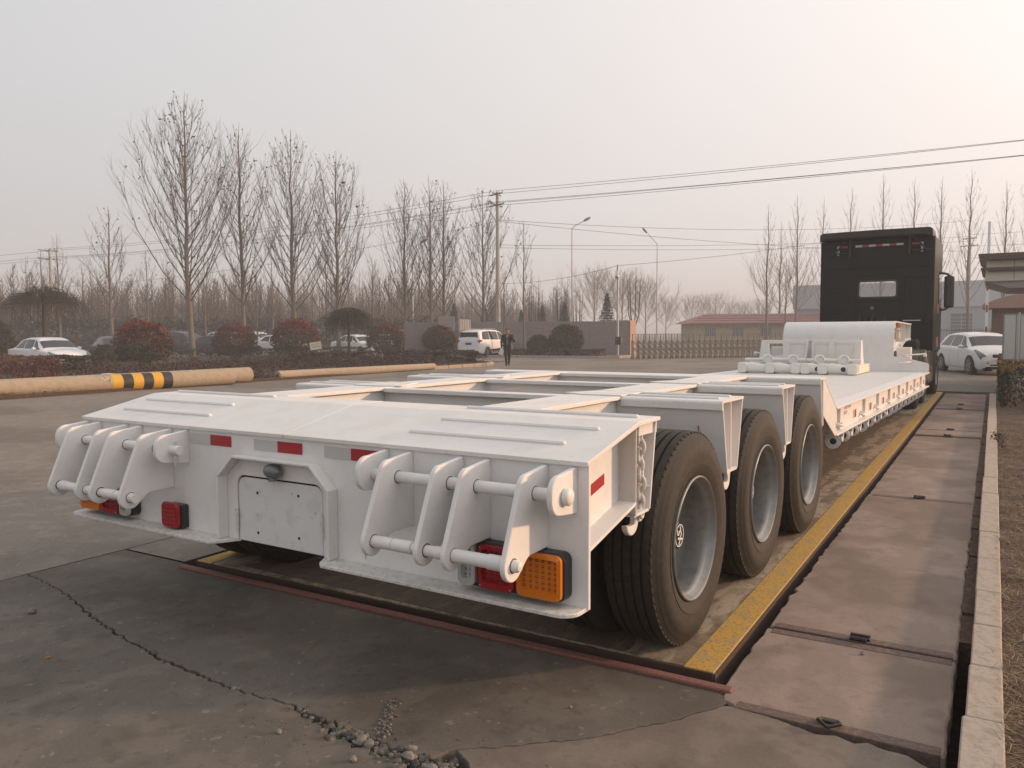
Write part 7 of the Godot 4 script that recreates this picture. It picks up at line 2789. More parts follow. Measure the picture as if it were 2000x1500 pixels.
func trees() -> void:
	# row of tall plane trees behind the planting bed
	var G := "tall bare trees behind the car park hedge"
	var near := [
		[Vector3(-44.3, 0, -33.6), 16.9, 7.4, 101, 70, 1.25, 0.20, 170, "tallest bare tree with a pale forked trunk, behind the largest red bush"],
		[Vector3(-45.6, 0, -38.85), 16.3, 5.6, 102, 57, 1.0, 0.21, 90, "slim bare tree second from the left in the tall row, behind the dark grey sedan"],
		[Vector3(-41.9, 0, -40.2), 15.6, 6.6, 103, 65, 1.1, 0.19, 90, "bare tree third in the tall row, rising from the third red bush"],
		[Vector3(-39.0, 0, -41.4), 14.0, 6.2, 104, 59, 1.1, 0.19, 80, "bare tree fourth in the tall row, above the smaller weeping tree"],
		[Vector3(-38.6, 0, -48.4), 13.2, 5.4, 105, 52, 1.0, 0.18, 70, "bare tree above the green dome bush, left of the close pair"],
		[Vector3(-37.0, 0, -49.4), 13.3, 4.6, 106, 46, 1.0, 0.22, 60, "left trunk of the close pair of bare trees left of the grey board"],
		[Vector3(-37.6, 0, -52.0), 13.6, 5.2, 107, 46, 1.0, 0.2, 60, "right trunk of the close pair of bare trees left of the grey board"],
		[Vector3(-34.5, 0, -52.9), 12.9, 5.6, 108, 52, 1.1, 0.17, 90, "bare tree with many seed balls just left of the tall utility pole"]]
	for q in near:
		var t3 := bare_tree(q[1], q[2], q[3], q[4], q[5], q[6], q[7])
		plant_tree("bare_tree", q[8], t3, q[0], 0.0, Vector3.ONE, G)
	var thin := bare_tree(8.8, 1.9, 121, 16, 0.8, 0.30, 6, 1.3, 0.7)
	plant_tree("young_tree", "thin young bare tree in front of the stone wall, right of the walking man", thin, Vector3(-26.4, 0, -45.4), 0.0, Vector3.ONE, "")
	plant_tree("young_tree", "thinner pale sapling just left of the walking man, before the wall", thin, Vector3(-26.7, 0, -43.4), 2.0, Vector3(0.8, 0.62, 0.8), "")
	# shorter and farther trees, copied with their own size and turn
	var mids := [bare_tree(11.0, 4.2, 131, 30, 0.9, 0.16, 20), bare_tree(11.0, 3.4, 132, 26, 0.9, 0.2, 0), bare_tree(11.0, 5.0, 133, 30, 0.9, 0.14, 12)]
	var rg := RandomNumberGenerator.new()
	rg.seed = 140
	# bearing (degrees left of straight ahead of the trailer), distance, height
	var spots := [[57.6, 72, 11.8], [60.5, 82, 10.5], [62.2, 95, 9.5], [55.5, 78, 9.0], [53.9, 84, 9.2], [52.0, 76, 9.0], [49.8, 90, 10.0], [47.7, 74, 8.8], [46.0, 86, 9.0], [44.1, 78, 10.0], [42.6, 92, 9.6], [40.9, 80, 9.2], [38.8, 96, 10.2], [37.6, 84, 10.4], [36.4, 100, 9.8], [59.2, 104, 9.8], [50.8, 108, 10.0], [35.1, 88, 8.4], [33.9, 104, 9.6], [61.4, 70, 8.0], [56.4, 110, 9.5], [45.0, 112, 10.4], [41.8, 116, 10.6], [39.6, 72, 7.4], [48.7, 70, 7.2]]
	var beyond := ["left of the tallest tree", "at the far left of the picture", "behind the weeping tree", "among the tall row", "behind the parked cars", "behind the right end of the car park", "behind the wall"]
	for i in spots.size():
		var s: Array = spots[i]
		var az := deg_to_rad(-float(s[0]))
		var P := Vector3(sin(az), 0, -cos(az)) * float(s[1])
		var k: float = s[2] / 11.0
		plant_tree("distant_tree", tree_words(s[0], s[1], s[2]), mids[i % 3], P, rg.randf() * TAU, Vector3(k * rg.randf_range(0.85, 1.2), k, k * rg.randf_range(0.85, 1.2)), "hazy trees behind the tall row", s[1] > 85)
	# lopped trees with upright shoots above the wall
	var lop := MB.new()
	for i in 7:
		var a := TAU * i / 7
		lop.tube([Vector3(cos(a) * 0.04, 1.4, sin(a) * 0.04), Vector3(cos(a) * 0.4, 2.4, sin(a) * 0.4), Vector3(cos(a) * (0.5 + 0.1 * (i % 3)), 5.2 + 0.4 * (i % 3), sin(a) * 0.5)], [0.06, 0.04, 0.008], 5, false)
		for j in 6:
			var y := 2.6 + j * 0.45
			lop.tube([Vector3(cos(a) * 0.45, y, sin(a) * 0.45), Vector3(cos(a + 1.2 * (j % 3 - 1)) * 0.9, y + 0.8, sin(a + j) * 0.8)], [0.012, 0.003], 3, false)
	var lt := MB.new()
	lt.tube([Vector3.ZERO, Vector3(0.03, 1.6, 0)], [0.13, 0.10], 8)
	var l3 := [lt.mesh(), lop.mesh(), null]
	for q in [[29.5, 76, 1.15, "lopped tree with upright shoots left of the camera pole"], [26.4, 78, 1.0, "lopped tree with upright shoots right of the camera pole, above the pillar"], [32.2, 80, 1.1, "lopped tree with upright shoots above the middle of the wall"], [22.4, 84, 1.35, "tall lopped sapling beyond the gate, left of the tan building"], [27.5, 82, 1.2, "lopped tree right behind the camera pole"]]:
		var az := deg_to_rad(-float(q[0]))
		plant_tree("lopped_tree", q[3], l3, Vector3(sin(az), 0, -cos(az)) * float(q[1]), q[0], Vector3.ONE * float(q[2]), "lopped trees beyond the wall")
	# conifers
	var cm := conifer_mesh(151)
	for q in [[24.3, 63, 1.02, "dark spruce beyond the gate, right of the pillar"], [28.9, 68, 0.85, "small spruce behind the wall, left of the camera pole"], [30.4, 72, 0.8, "small spruce behind the middle of the wall"], [33.0, 74, 0.9, "small spruce behind the wall near the thin young tree"], [35.2, 74, 0.95, "small spruce behind the left end of the wall"], [27.3, 70, 0.92, "small spruce behind the wall by the lopped trees"]]:
		var az := deg_to_rad(-float(q[0]))
		var t := thing("spruce_tree", q[3], "tree", Vector3(sin(az), 0, -cos(az)) * float(q[1]), q[0], "spruces beyond the wall")
		t.scale = Vector3.ONE * float(q[2])
		inst("trunk", cm[0], M.bark, t)
		stuff(inst("needles", cm[1], M.leafy, t, ))
	# right of the gate: a spreading tree before the factory and a row of poplars behind the truck
	var spread := bare_tree(9.2, 8.4, 161, 22, 1.3, 0.30, 0, 0.75, 1.0)
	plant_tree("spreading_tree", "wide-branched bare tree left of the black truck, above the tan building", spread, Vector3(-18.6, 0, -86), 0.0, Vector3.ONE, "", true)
	var pop := [bare_tree(17, 4.0, 171, 30, 0.85, 0.2, 0, 1.3, 0.9), bare_tree(17, 4.6, 172, 32, 0.85, 0.18, 0, 1.2, 0.9)]
	var pl := [[-13.4, 84, 15.5, "left of the truck, nearest to it"], [-11.6, 96, 18.5, "over the left end of the truck roof"], [-9.9, 100, 18.6, "second over the truck roof"], [-8.2, 98, 19.2, "third over the truck roof"], [-6.4, 96, 20.2, "fourth over the truck roof"], [-4.6, 98, 19.8, "over the right end of the truck roof"], [-3.0, 88, 17.8, "just right of the truck mirror"], [-1.4, 82, 17.2, "between the truck and the gatehouse"], [0.4, 86, 16.5, "behind the barrier arm"], [2.0, 80, 17.6, "over the gatehouse roof"], [-12.6, 108, 17.0, "behind the spreading tree"]]
	for i in pl.size():
		var q: Array = pl[i]
		var az := deg_to_rad(q[0])
		var k: float = q[2] / 18.6
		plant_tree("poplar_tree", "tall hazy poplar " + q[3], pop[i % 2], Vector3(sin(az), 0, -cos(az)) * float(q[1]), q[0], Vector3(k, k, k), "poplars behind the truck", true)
	# round bare willows far off beyond the gate
	var wil := bare_tree(8.0, 8.0, 181, 40, 1.4, 0.18, 0, 0.8, 1.0)
	for q in [[21.6, 130, 1.25, "just left of the lopped sapling"], [18.4, 150, 1.0, "over the left end of the tan roof"], [16.8, 160, 1.1, "second from the left over the tan roof"], [15.2, 165, 0.9, "smallest over the tan roof"], [23.2, 120, 1.3, "right of the far spruce"], [25.2, 118, 1.35, "over the pillar at the wall end"], [13.9, 160, 0.95, "just left of the spreading tree"], [20.2, 170, 1.1, "right of the lopped sapling"]]:
		var az := deg_to_rad(-float(q[0]))
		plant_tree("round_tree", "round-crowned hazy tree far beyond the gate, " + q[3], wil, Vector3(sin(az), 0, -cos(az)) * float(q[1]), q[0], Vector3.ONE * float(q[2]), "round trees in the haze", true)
	# the wood behind, one mass of trunks and twigs
	var src := MB.new()
	var rg2 := RandomNumberGenerator.new()
	rg2.seed = 190
	src.tube([Vector3.ZERO, Vector3(0.1, 8.5, 0)], [0.09, 0.015], 5)
	for i in 34:
		var u := rg2.randf_range(0.18, 0.95)
		var a := rg2.randf() * TAU
		var le := 2.2 * (1.1 - u)
		src.tube([Vector3(0.1 * u, 8.5 * u, 0), Vector3(cos(a) * le * 0.6, 8.5 * u + le * 0.8, sin(a) * le * 0.6), Vector3(cos(a) * le * 0.8, 8.5 * u + le * 1.6, sin(a) * le * 0.8)], [0.028, 0.018, 0.006], 3, false)
	for i in 26:
		var a := rg2.randf() * TAU
		src.tube([Vector3(cos(a) * 0.5, 0, sin(a) * 0.5), Vector3(cos(a) * 1.0, 1.6 + rg2.randf() * 1.2, sin(a) * 1.0)], [0.02, 0.006], 3, false)
	var mm := MultiMesh.new()
	mm.transform_format = MultiMesh.TRANSFORM_3D
	mm.mesh = src.mesh()
	var n := 1500
	mm.instance_count = n
	for i in n:
		var az := deg_to_rad(rg2.randf_range(-75, -27.0))
		var dd := rg2.randf_range(84, 175)
		if az > deg_to_rad(-36):
			dd = rg2.randf_range(110, 185)
		var k := rg2.randf_range(0.55, 1.0)
		mm.set_instance_transform(i, Transform3D(Basis(Vector3.UP, rg2.randf() * TAU).scaled(Vector3(k * 1.1, k, k * 1.1)), Vector3(sin(az) * dd, 0, -cos(az) * dd)))
	var mi := MultiMeshInstance3D.new()
	mi.name = "far_wood"
	mi.multimesh = mm
	mi.material_override = M.wood_far
	add_child(mi)
	tag(stuff(mi), "dim hazy wood of bare trunks behind the car park", "wood")
	# dark undergrowth and iron railing behind the cars
	hedge("undergrowth", "dark shrubby undergrowth behind the parked cars", Vector3(-44, 0, -62), Vector3(-78, 0, -36), 4.0, 2.6, 14000, 0.16, [Color(0.03, 0.03, 0.022), Color(0.045, 0.038, 0.028)], [Color(0.05, 0.045, 0.03)], 65)
	var f := thing("iron_railing", "dark iron railing behind the parked cars", "railing", Vector3(-34.5, 0, -57.5))
	f.rotation.y = PI + 0.62
	var post := MB.new()
	post.span(Vector3(-0.02, 0, -0.02), Vector3(0.02, 2.15, 0.02))
	post.tri(Vector3(-0.05, 2.1, 0), Vector3(0.05, 2.1, 0), Vector3(0, 2.3, 0))
	var pm := post.mesh()
	for i in 90:
		inst("bar", pm, M.bars, f).position.x = i * 0.28
	var b := MB.new()
	for h in [0.3, 1.9]:
		b.span(Vector3(0, h, -0.025), Vector3(25.2, h + 0.05, 0.025))
	obj("rail", b, M.bars, f)


func wire(label: String, p: Vector3, q: Vector3, sag: float, r := 0.012) -> void:
	var b := MB.new()
	r *= 1.05
	var path := []
	for i in 17:
		var u := i / 16.0
		path.append(p.lerp(q, u) - Vector3(0, sag * 4.0 * u * (1 - u), 0))
	b.tube(path, [r], 4, false)
	tag(obj("overhead_wire", b, M.wire, self), label, "wire", "overhead wires")


func lines_and_lamps() -> void:
	# utility poles
	var up := Vector3(-31.8, 0, -50.8)
	var lp := Vector3(-83.0, 0, -46.2)
	var rp := Vector3(21.0, 0, -55.5)
	var fp := Vector3(-2.6, 0, -104.0)
	var names := ["tall concrete utility pole right of the bare trees, before the stone wall", "utility pole with two cross-arms in the haze at the far left", "utility pole outside the right edge carrying the wires", "distant utility pole behind the gatehouse"]
	var at := [up, lp, rp, fp]
	var hs := [11.95, 10.3, 12.5, 12.0]
	for i in 4:
		var t := thing("utility_pole", names[i], "pole", at[i], 0.0, "utility poles")
		var b := MB.new()
		b.tube([Vector3.ZERO, Vector3(0, hs[i], 0)], [0.20, 0.115], 12)
		obj("shaft", b, M.pole_grey, t)
		var tops: Array = [[11.75, 1.5], [10.95, 1.9]] if i != 1 else [[10.15, 2.3], [9.3, 2.7]]
		for q in tops:
			b = MB.new()
			b.box(Vector3(0, q[0], 0.13), Vector3(0.07, 0.08, q[1]), Transform3D(Basis(Vector3.UP, 0.15), Vector3.ZERO), 0.008)
			b.box(Vector3(0, q[0], 0.13), Vector3(q[1], 0.08, 0.07), Transform3D(Basis(Vector3.UP, -0.4), Vector3.ZERO), 0.008)
			obj("cross_arm", b, M.guard, t)
			for k in [-0.45, -0.2, 0.2, 0.45]:
				b = MB.new()
				b.lathe([Vector2(0.02, 0), Vector2(0.055, 0.03), Vector2(0.03, 0.07), Vector2(0.055, 0.10), Vector2(0, 0.17)], 8, Transform3D(Basis.IDENTITY, Vector3(k * q[1] * 0.9, q[0] + 0.03, k * q[1] * 0.4)))
				obj("insulator", b, M.alu, t)
		if i == 0:
			b = MB.new()
			b.tube([Vector3(0, 9.6, 0), Vector3(-0.85, 11.0, 0.2)], [0.03], 5)
			b.tube([Vector3(0, 9.6, 0), Vector3(0.85, 10.9, -0.2)], [0.03], 5)
			obj("brace", b, M.stainless, t)
	var nm := ["topmost overhead wire", "second overhead wire from the top", "third overhead wire from the top", "fourth overhead wire from the top", "fifth overhead wire from the top"]
	var hh := [[11.95, 12.8, 10.3, -0.7], [11.9, 12.45, 10.25, 0.7], [11.12, 12.0, 9.45, -0.9], [11.08, 11.7, 9.4, 0.4], [11.05, 11.55, 9.4, 0.95]]
	for i in 5:
		var o: float = hh[i][3]
		var off := Vector3(o * 0.5, 0, o)
		wire(nm[i] + " right of the tall utility pole", up + off + Vector3(0, hh[i][0], 0), rp + off + Vector3(0, hh[i][1], 0), 0.25, 0.013)
		wire(nm[i] + " left of the tall utility pole, through the bare trees", up + off + Vector3(0, hh[i][0], 0), lp + off + Vector3(0, hh[i][2], 0), 0.7, 0.012)
		if i % 2 == 0:
			wire(nm[i] + " left of the farthest left pole", lp + off + Vector3(0, hh[i][2], 0), lp + off + Vector3(-55, hh[i][2] - 0.4, 12), 0.5, 0.014)
	wire("low cable from the tall pole to the distant pole, upper of two", up + Vector3(0, 9.9, 0), fp + Vector3(0, 13.8, 0), 0.9, 0.014)
	wire("low cable from the tall pole to the distant pole, lower of two", up + Vector3(0, 9.8, 0), fp + Vector3(-0.6, 10.4, 0), 0.6, 0.014)
	wire("slack cable crossing at half height to the right", up + Vector3(0, 8.05, 0), fp + Vector3(0, 12.0, 0), 0.4, 0.012)
	wire("slack cable just below the half-height one", up + Vector3(0, 7.85, 0), fp + Vector3(0.6, 11.5, 0), 0.5, 0.012)
	wire("cable from the tall pole down into the left trees", up + Vector3(0, 9.8, 0), lp + Vector3(0, 6.4, 0), 0.8, 0.012)
	wire("thin cable from the camera pole to the right", Vector3(-20.3, 5.7, -46.6), Vector3(-6.0, 8.3, -60), 0.25, 0.010)
	wire("thin cable from the camera pole to the left", Vector3(-20.3, 5.7, -46.6), up + Vector3(0, 5.2, 0), 0.3, 0.010)
	for i in 3:
		wire(["high thin wire behind the truck roof", "middle thin wire behind the truck roof", "low thin wire behind the truck roof"][i], fp + Vector3(0, 9.6 + i * 1.3, 0), fp + Vector3(36, 10.2 + i * 1.5, 6), 0.5, 0.013)
	# street lamps
	var lamps := [[Vector3(-34.9, 0, -69.2), 11.4, 1.55, 0.78, "taller street lamp with its head to the right, behind the wall"], [Vector3(-32.0, 0, -84.2), 11.1, -1.5, 1.5, "street lamp with its head to the left, beyond the gate"], [Vector3(-49.0, 0, -62.5), 9.6, 1.3, 0.8, "street lamp head hidden among the bare trees"]]
	for q in lamps:
		var t := thing("street_lamp", q[4], "street lamp", q[0], 0.0, "street lamps")
		t.rotation.y = 0.54
		var b := MB.new()
		var h: float = q[1]
		b.tube([Vector3.ZERO, Vector3(0, h - 0.5, 0), Vector3(0, h, 0), Vector3(q[2] * 0.12, h + 0.25, 0), Vector3(q[2] * 0.7, h + 0.25 + q[3] * 0.62, 0)], [0.09, 0.055, 0.05, 0.04, 0.035], 8)
		obj("post", b, M.lamp_post, t)
		b = MB.new()
		var B := Basis(Vector3(0, 0, 1), atan2(q[3] * 0.62, q[2] * 0.58))
		b.ball(Vector3(q[2] * 0.92, h + 0.25 + q[3] * 0.86, 0), Vector3(0.42, 0.13, 0.18), 10, 6, B)
		obj("lamp_head", b, M.grey_sheet, t)


# bones: [from, to, radius at from, radius at to, colour]; a smooth union of tapered capsules meshed as surface nets
func nets(b: MB, lo: Vector3, hi: Vector3, cell: float, bones: Array, blend: float, paint: Callable) -> void:
	var nx := int((hi.x - lo.x) / cell) + 2
	var ny := int((hi.y - lo.y) / cell) + 2
	var nz := int((hi.z - lo.z) / cell) + 2
	var F := PackedFloat32Array()
	F.resize(nx * ny * nz)
	F.fill(1.0)
	for q in bones:
		var a: Vector3 = q[0]
		var e: Vector3 = q[1]
		var ra: float = q[2]
		var rb: float = q[3]
		var ab := e - a
		var l2 := maxf(ab.length_squared(), 1e-8)
		var pad := maxf(ra, rb) + blend * 3.0 + cell * 2.0
		var mn := Vector3(minf(a.x, e.x), minf(a.y, e.y), minf(a.z, e.z)) - Vector3.ONE * pad
		var mx := Vector3(maxf(a.x, e.x), maxf(a.y, e.y), maxf(a.z, e.z)) + Vector3.ONE * pad
		for k in range(maxi(0, int((mn.z - lo.z) / cell)), mini(nz, int((mx.z - lo.z) / cell) + 2)):
			for j in range(maxi(0, int((mn.y - lo.y) / cell)), mini(ny, int((mx.y - lo.y) / cell) + 2)):
				for i in range(maxi(0, int((mn.x - lo.x) / cell)), mini(nx, int((mx.x - lo.x) / cell) + 2)):
					var p := lo + Vector3(i, j, k) * cell
					var t := clampf((p - a).dot(ab) / l2, 0, 1)
					var d := p.distance_to(a + ab * t) - lerpf(ra, rb, t)
					var id := (k * ny + j) * nx + i
					var f := F[id]
					var h := maxf(blend - absf(f - d), 0.0) / blend
					F[id] = minf(f, d) - h * h * blend * 0.25
	var vid := {}
	var V := PackedVector3Array()
	for k in nz - 1:
		for j in ny - 1:
			for i in nx - 1:
				var s := Vector3.ZERO
				var c := 0
				var base := (k * ny + j) * nx + i
				var neg := 0
				var w := [F[base], F[base + 1], F[base + nx], F[base + nx + 1], F[base + nx * ny], F[base + nx * ny + 1], F[base + nx * ny + nx], F[base + nx * ny + nx + 1]]
				for q in 8:
					if w[q] < 0.0:
						neg += 1
				if neg == 0 or neg == 8:
					continue
				for q in 8:
					for ax in 3:
						var o := q | (1 << ax)
						if o != q and (w[q] < 0.0) != (w[o] < 0.0):
							var t: float = w[q] / (w[q] - w[o])
							var pa := Vector3(q & 1, (q >> 1) & 1, q >> 2)
							var pb := Vector3(o & 1, (o >> 1) & 1, o >> 2)
							s += pa.lerp(pb, t)
							c += 1
				vid[base] = V.size()
				V.append(lo + (Vector3(i, j, k) + s / c) * cell)
	var grad := func(p: Vector3) -> Vector3:
		var best := 1e9
		var n := Vector3.UP
		var acc := Vector3.ZERO
		for q in bones:
			var a: Vector3 = q[0]
			var ab: Vector3 = q[1] - a
			var t := clampf((p - a).dot(ab) / maxf(ab.length_squared(), 1e-8), 0, 1)
			var c: Vector3 = a + ab * t
			var d: float = p.distance_to(c) - lerpf(q[2], q[3], t)
			acc += (p - c).normalized() * exp(-d / (blend * 0.5))
		return acc.normalized()
	var NN := PackedVector3Array()
	var CC := PackedColorArray()
	for p in V:
		NN.append(grad.call(p))
		CC.append(paint.call(p))
	var strides := [1, nx, nx * ny]
	for k in range(1, nz - 1):
		for j in range(1, ny - 1):
			for i in range(1, nx - 1):
				var base := (k * ny + j) * nx + i
				for ax in 3:
					var o: int = base + strides[ax]
					if (F[base] < 0.0) == (F[o] < 0.0):
						continue
					var u: int = strides[(ax + 1) % 3]
					var v: int = strides[(ax + 2) % 3]
					var ids := [base, base - u, base - u - v, base - v]
					var ok := true
					for q in 4:
						if not vid.has(ids[q]):
							ok = false
					if not ok:
						continue
					var I := []
					for q in ids:
						I.append(vid[q])
					if F[base] > 0.0:
						I.reverse()
					for tr in [[0, 1, 2], [0, 2, 3]]:
						b.col = CC[I[tr[0]]]
						b.put(V[I[tr[0]]], NN[I[tr[0]]])
						b.col = CC[I[tr[2]]]
						b.put(V[I[tr[2]]], NN[I[tr[2]]])
						b.col = CC[I[tr[1]]]
						b.put(V[I[tr[1]]], NN[I[tr[1]]])


func hand_bones(wrist: Vector3, B: Basis, curl: float, skin: Color) -> Array:
	# B: x towards the thumb, y along the fingers, z out of the palm
	var out := []
	var P := func(x: float, y: float, z: float) -> Vector3: return wrist + B * Vector3(x, y, z)
	for i in 4:
		var x := 0.030 - i * 0.020
		out.append([P.call(x * 0.6, 0.0, 0), P.call(x, 0.085, 0), 0.016, 0.013, skin])
		var len: float = [0.072, 0.082, 0.076, 0.060][i]
		var a := curl
		var p: Vector3 = P.call(x, 0.085, 0)
		for s in 3:
			var l: float = len * [0.45, 0.32, 0.23][s]
			var q := p + B * Vector3(0, cos(a), sin(a)) * l
			out.append([p, q, 0.0095 - s * 0.0008, 0.0088 - s * 0.0008, skin])
			p = q
			a += curl
	out.append([P.call(0.02, 0.02, 0.005), P.call(0.050, 0.055, 0.015), 0.014, 0.011, skin])
	out.append([P.call(0.050, 0.055, 0.015), P.call(0.052, 0.095, 0.03), 0.011, 0.009, skin])
	return out


func pedestrian() -> void:
	var t := thing("person", "person in black coat and trousers walking, hand at mouth, papers in the other", "person", Vector3(-19.47, 0, -31.9), 0.548)
	var skin := Color(0.33, 0.17, 0.105)
	var coat := Color(0.010, 0.010, 0.012)
	var trou := Color(0.009, 0.009, 0.011)
	var shoe := Color(0.010, 0.009, 0.008)
	var shirt := Color(0.10, 0.105, 0.115)
	var hipR := Vector3(-0.085, 0.90, 0.0)
	var hipL := Vector3(0.085, 0.90, 0.0)
	var kneeR := Vector3(-0.075, 0.49, 0.13)
	var kneeL := Vector3(0.085, 0.49, 0.0)
	var ankR := Vector3(-0.05, 0.09, 0.19)
	var ankL := Vector3(0.06, 0.13, -0.24)
	var shR := Vector3(-0.195, 1.395, 0.0)
	var shL := Vector3(0.195, 1.395, 0.0)
	var elR := Vector3(-0.275, 1.12, -0.02)
	var elL := Vector3(0.315, 1.15, 0.07)
	var wrR := Vector3(-0.27, 0.87, 0.05)
	var wrL := Vector3(0.115, 1.40, 0.19)
	var bones := [
		[hipR, kneeR, 0.098, 0.066, trou], [kneeR, ankR, 0.066, 0.052, trou],
		[hipL, kneeL, 0.098, 0.066, trou], [kneeL, ankL, 0.066, 0.052, trou],
		[ankR + Vector3(0, -0.03, -0.02), ankR + Vector3(-0.015, -0.052, 0.15), 0.045, 0.036, shoe],
		[ankL + Vector3(0, -0.02, -0.03), ankL + Vector3(0.01, -0.09, 0.13), 0.045, 0.036, shoe],
		[Vector3(-0.07, 0.93, 0), Vector3(0.07, 0.93, 0), 0.135, 0.135, coat],
		[Vector3(-0.05, 0.95, 0), Vector3(-0.07, 1.30, 0.0), 0.145, 0.125, coat],
		[Vector3(0.05, 0.95, 0), Vector3(0.07, 1.30, 0.0), 0.145, 0.125, coat],
		[Vector3(-0.08, 0.80, -0.01), Vector3(0.08, 0.80, -0.01), 0.125, 0.125, coat],
		[shR, shL, 0.075, 0.075, coat], [Vector3(0, 1.40, -0.01), Vector3(0, 1.49, 0.005), 0.085, 0.056, coat],
		[shR, elR, 0.070, 0.058, coat], [elR, wrR, 0.056, 0.044, coat],
		[shL, elL, 0.070, 0.058, coat], [elL, wrL, 0.056, 0.044, coat]]
	var paint := func(p: Vector3) -> Color:
		if absf(p.x) < 0.045 and p.z > 0.07 and p.y > 0.98 and p.y < 1.44:
			return Color(0.42, 0.43, 0.46) if p.y > 1.355 else shirt
		if p.y > 1.47:
			return skin
		var best := 1e9
		var c := coat
		for q in bones:
			var a: Vector3 = q[0]
			var ab: Vector3 = q[1] - a
			var u := clampf((p - a).dot(ab) / maxf(ab.length_squared(), 1e-8), 0, 1)
			var d: float = p.distance_to(a + ab * u) - lerpf(q[2], q[3], u)
			if d < best:
				best = d
				c = q[4]
		return c
	var b := MB.new()
	nets(b, Vector3(-0.40, -0.02, -0.38), Vector3(0.42, 1.56, 0.42), 0.021, bones, 0.035, paint)
	# head with brow, nose, mouth, chin and ears
	var h := Vector3(0, 1.615, 0.03)
	var hb := [
		[Vector3(0, 1.47, 0.0), Vector3(0, 1.56, 0.015), 0.052, 0.052, skin],
		[h + Vector3(0, 0.025, -0.02), h + Vector3(0, 0.03, 0.012), 0.084, 0.078, skin],
		[h + Vector3(-0.018, -0.03, 0.02), h + Vector3(0.018, -0.03, 0.02), 0.060, 0.060, skin],
		[h + Vector3(-0.010, -0.085, 0.045), h + Vector3(0.010, -0.085, 0.045), 0.030, 0.030, skin],
		[h + Vector3(0, 0.015, 0.085), h + Vector3(0, -0.025, 0.103), 0.010, 0.016, skin],
		[h + Vector3(-0.045, 0.03, 0.072), h + Vector3(0.045, 0.03, 0.072), 0.014, 0.014, skin],
		[h + Vector3(-0.018, -0.058, 0.084), h + Vector3(0.018, -0.058, 0.084), 0.010, 0.010, skin],
		[h + Vector3(-0.083, -0.005, 0.0), h + Vector3(-0.086, 0.03, -0.005), 0.012, 0.015, skin],
		[h + Vector3(0.083, -0.005, 0.0), h + Vector3(0.086, 0.03, -0.005), 0.012, 0.015, skin]]
	var face := func(p: Vector3) -> Color:
		var q := p - h
		if q.z > 0.06 and absf(absf(q.x) - 0.032) < 0.013 and absf(q.y - 0.012) < 0.006:
			return Color(0.02, 0.015, 0.012)
		if q.z > 0.06 and absf(absf(q.x) - 0.033) < 0.02 and absf(q.y - 0.034) < 0.006:
			return Color(0.025, 0.018, 0.014)
		if q.z > 0.07 and absf(q.x) < 0.024 and absf(q.y + 0.058) < 0.007:
			return Color(0.24, 0.09, 0.07)
		return skin
	nets(b, h - Vector3(0.12, 0.16, 0.13), h + Vector3(0.12, 0.13, 0.15), 0.009, hb, 0.022, face)
	# hands
	var sk := func(_p: Vector3) -> Color: return skin
	var Br := Basis(Vector3(0.4, 0, 0.9).normalized(), Vector3(0.05, -1, 0.1).normalized(), Vector3.ZERO)
	Br.z = Br.x.cross(Br.y)
	nets(b, wrR - Vector3(0.09, 0.21, 0.09), wrR + Vector3(0.09, 0.03, 0.11), 0.0065, hand_bones(wrR, Br.orthonormalized(), 0.5, skin), 0.008, sk)
	var Bl := Basis(Vector3(-0.2, 0.9, 0.3).normalized(), Vector3(-0.75, 0.5, 0.1).normalized(), Vector3.ZERO)
	Bl.z = Bl.x.cross(Bl.y)
	nets(b, wrL - Vector3(0.2, 0.09, 0.12), wrL + Vector3(0.06, 0.2, 0.12), 0.0065, hand_bones(wrL, Bl.orthonormalized(), 0.7, skin), 0.008, sk)
	obj("body", b, M.body, t, true)
	# short black hair
	b = MB.new()
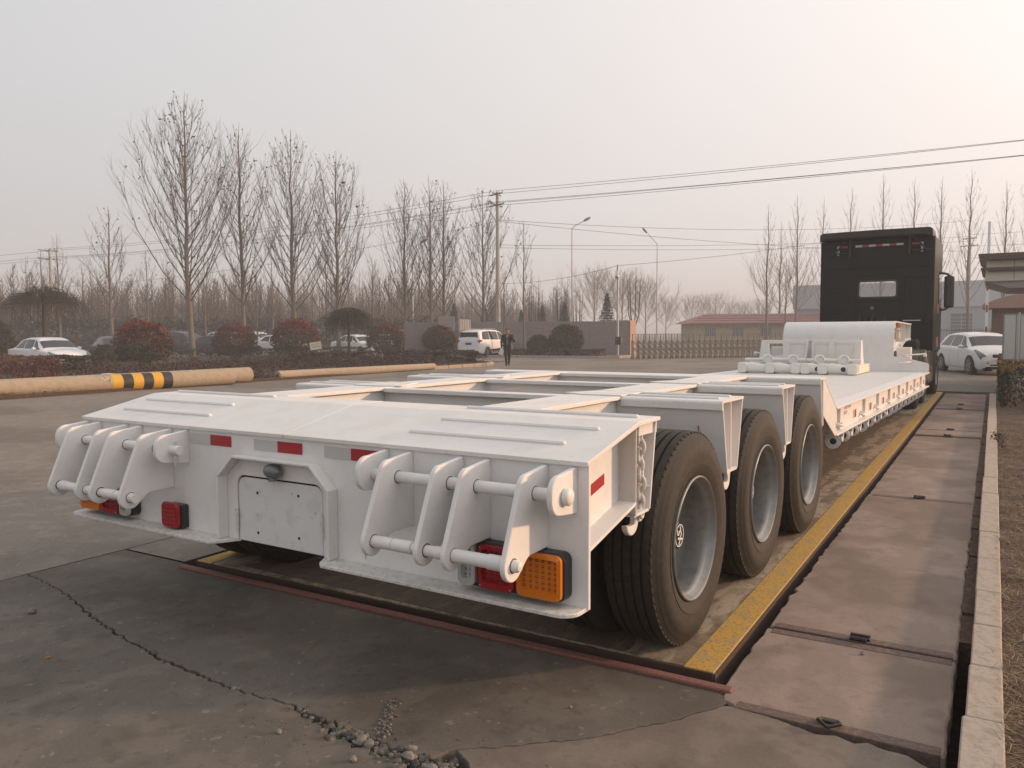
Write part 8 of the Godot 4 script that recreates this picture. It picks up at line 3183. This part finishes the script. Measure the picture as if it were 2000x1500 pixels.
	for j in 7:
		for i in 16:
			var P := func(ii: int, jj: int) -> Vector3:
				var th := jj * 0.27
				var ph := TAU * ii / 16
				var r := 0.094 + 0.006 * sin(ii * 2.3 + jj)
				var front := maxf(sin(ph), 0.0)
				var tt := minf(th, lerpf(1.9, 1.05, front))
				return h + Vector3(0, 0.035, -0.012) + Vector3(sin(tt) * cos(ph) * r * 0.96, cos(tt) * r * 1.0, sin(tt) * sin(ph) * r * 1.08)
			b.quad(P.call(i, j), P.call(i + 1, j), P.call(i + 1, j + 1), P.call(i, j + 1))
	obj("hair", b, M.dark, t)
	# papers hang from his right hand: a thing of their own
	var p := thing("papers", "sheets of white paper held low by the walking man", "papers", t.position + t.basis * Vector3(-0.27, 0.66, 0.09), 0.548 + 0.3)
	b = MB.new()
	for k in 3:
		b.box(Vector3(0.0, 0.0, k * 0.005), Vector3(0.21, 0.297, 0.002), Transform3D(Basis(Vector3(0, 0, 1), -0.35 + k * 0.03), Vector3.ZERO))
		obj("sheet", b, M.paper, p)
		b = MB.new()


func litter() -> void:
	var rg := RandomNumberGenerator.new()
	rg.seed = 200
	var b := MB.new()
	b.box(Vector3(-3.885, 0.006, -2.07), Vector3(0.007, 0.010, 0.024), Transform3D.IDENTITY, 0.003)
	tag(obj("cigarette_end", b, mat(0.42, 0.17, 0.07, 0.8), self), "small orange cigarette end on the dark concrete at the lower left", "litter")
	for q in [[-4.598, -2.376, 0.028, "dark pebble near the left edge of the pavement"], [-2.36, -2.128, 0.016, "dark pebble below the long crack"], [-1.967, -2.12, 0.018, "pale pebble at the bottom of the crack"], [-1.467, -2.895, 0.008, "tiny dark pebble right of the fine crack"], [-0.50, -4.10, 0.013, "dark pebble beside the lifting handle of the cover slab"]]:
		b = MB.new()
		b.stone(Vector3(q[0], q[2] * 0.5, q[1]), Vector3(q[2], q[2] * 0.7, q[2] * 0.85), rg)
		tag(obj("pebble", b, M.rock, self), q[3], "pebble")
	b = MB.new()
	b.stone(Vector3(0.045, 0.122, -2.75), Vector3(0.03, 0.02, 0.026), rg)
	tag(obj("pebble", b, M.rock, self), "dark stone lying on the kerb top near the camera", "pebble")
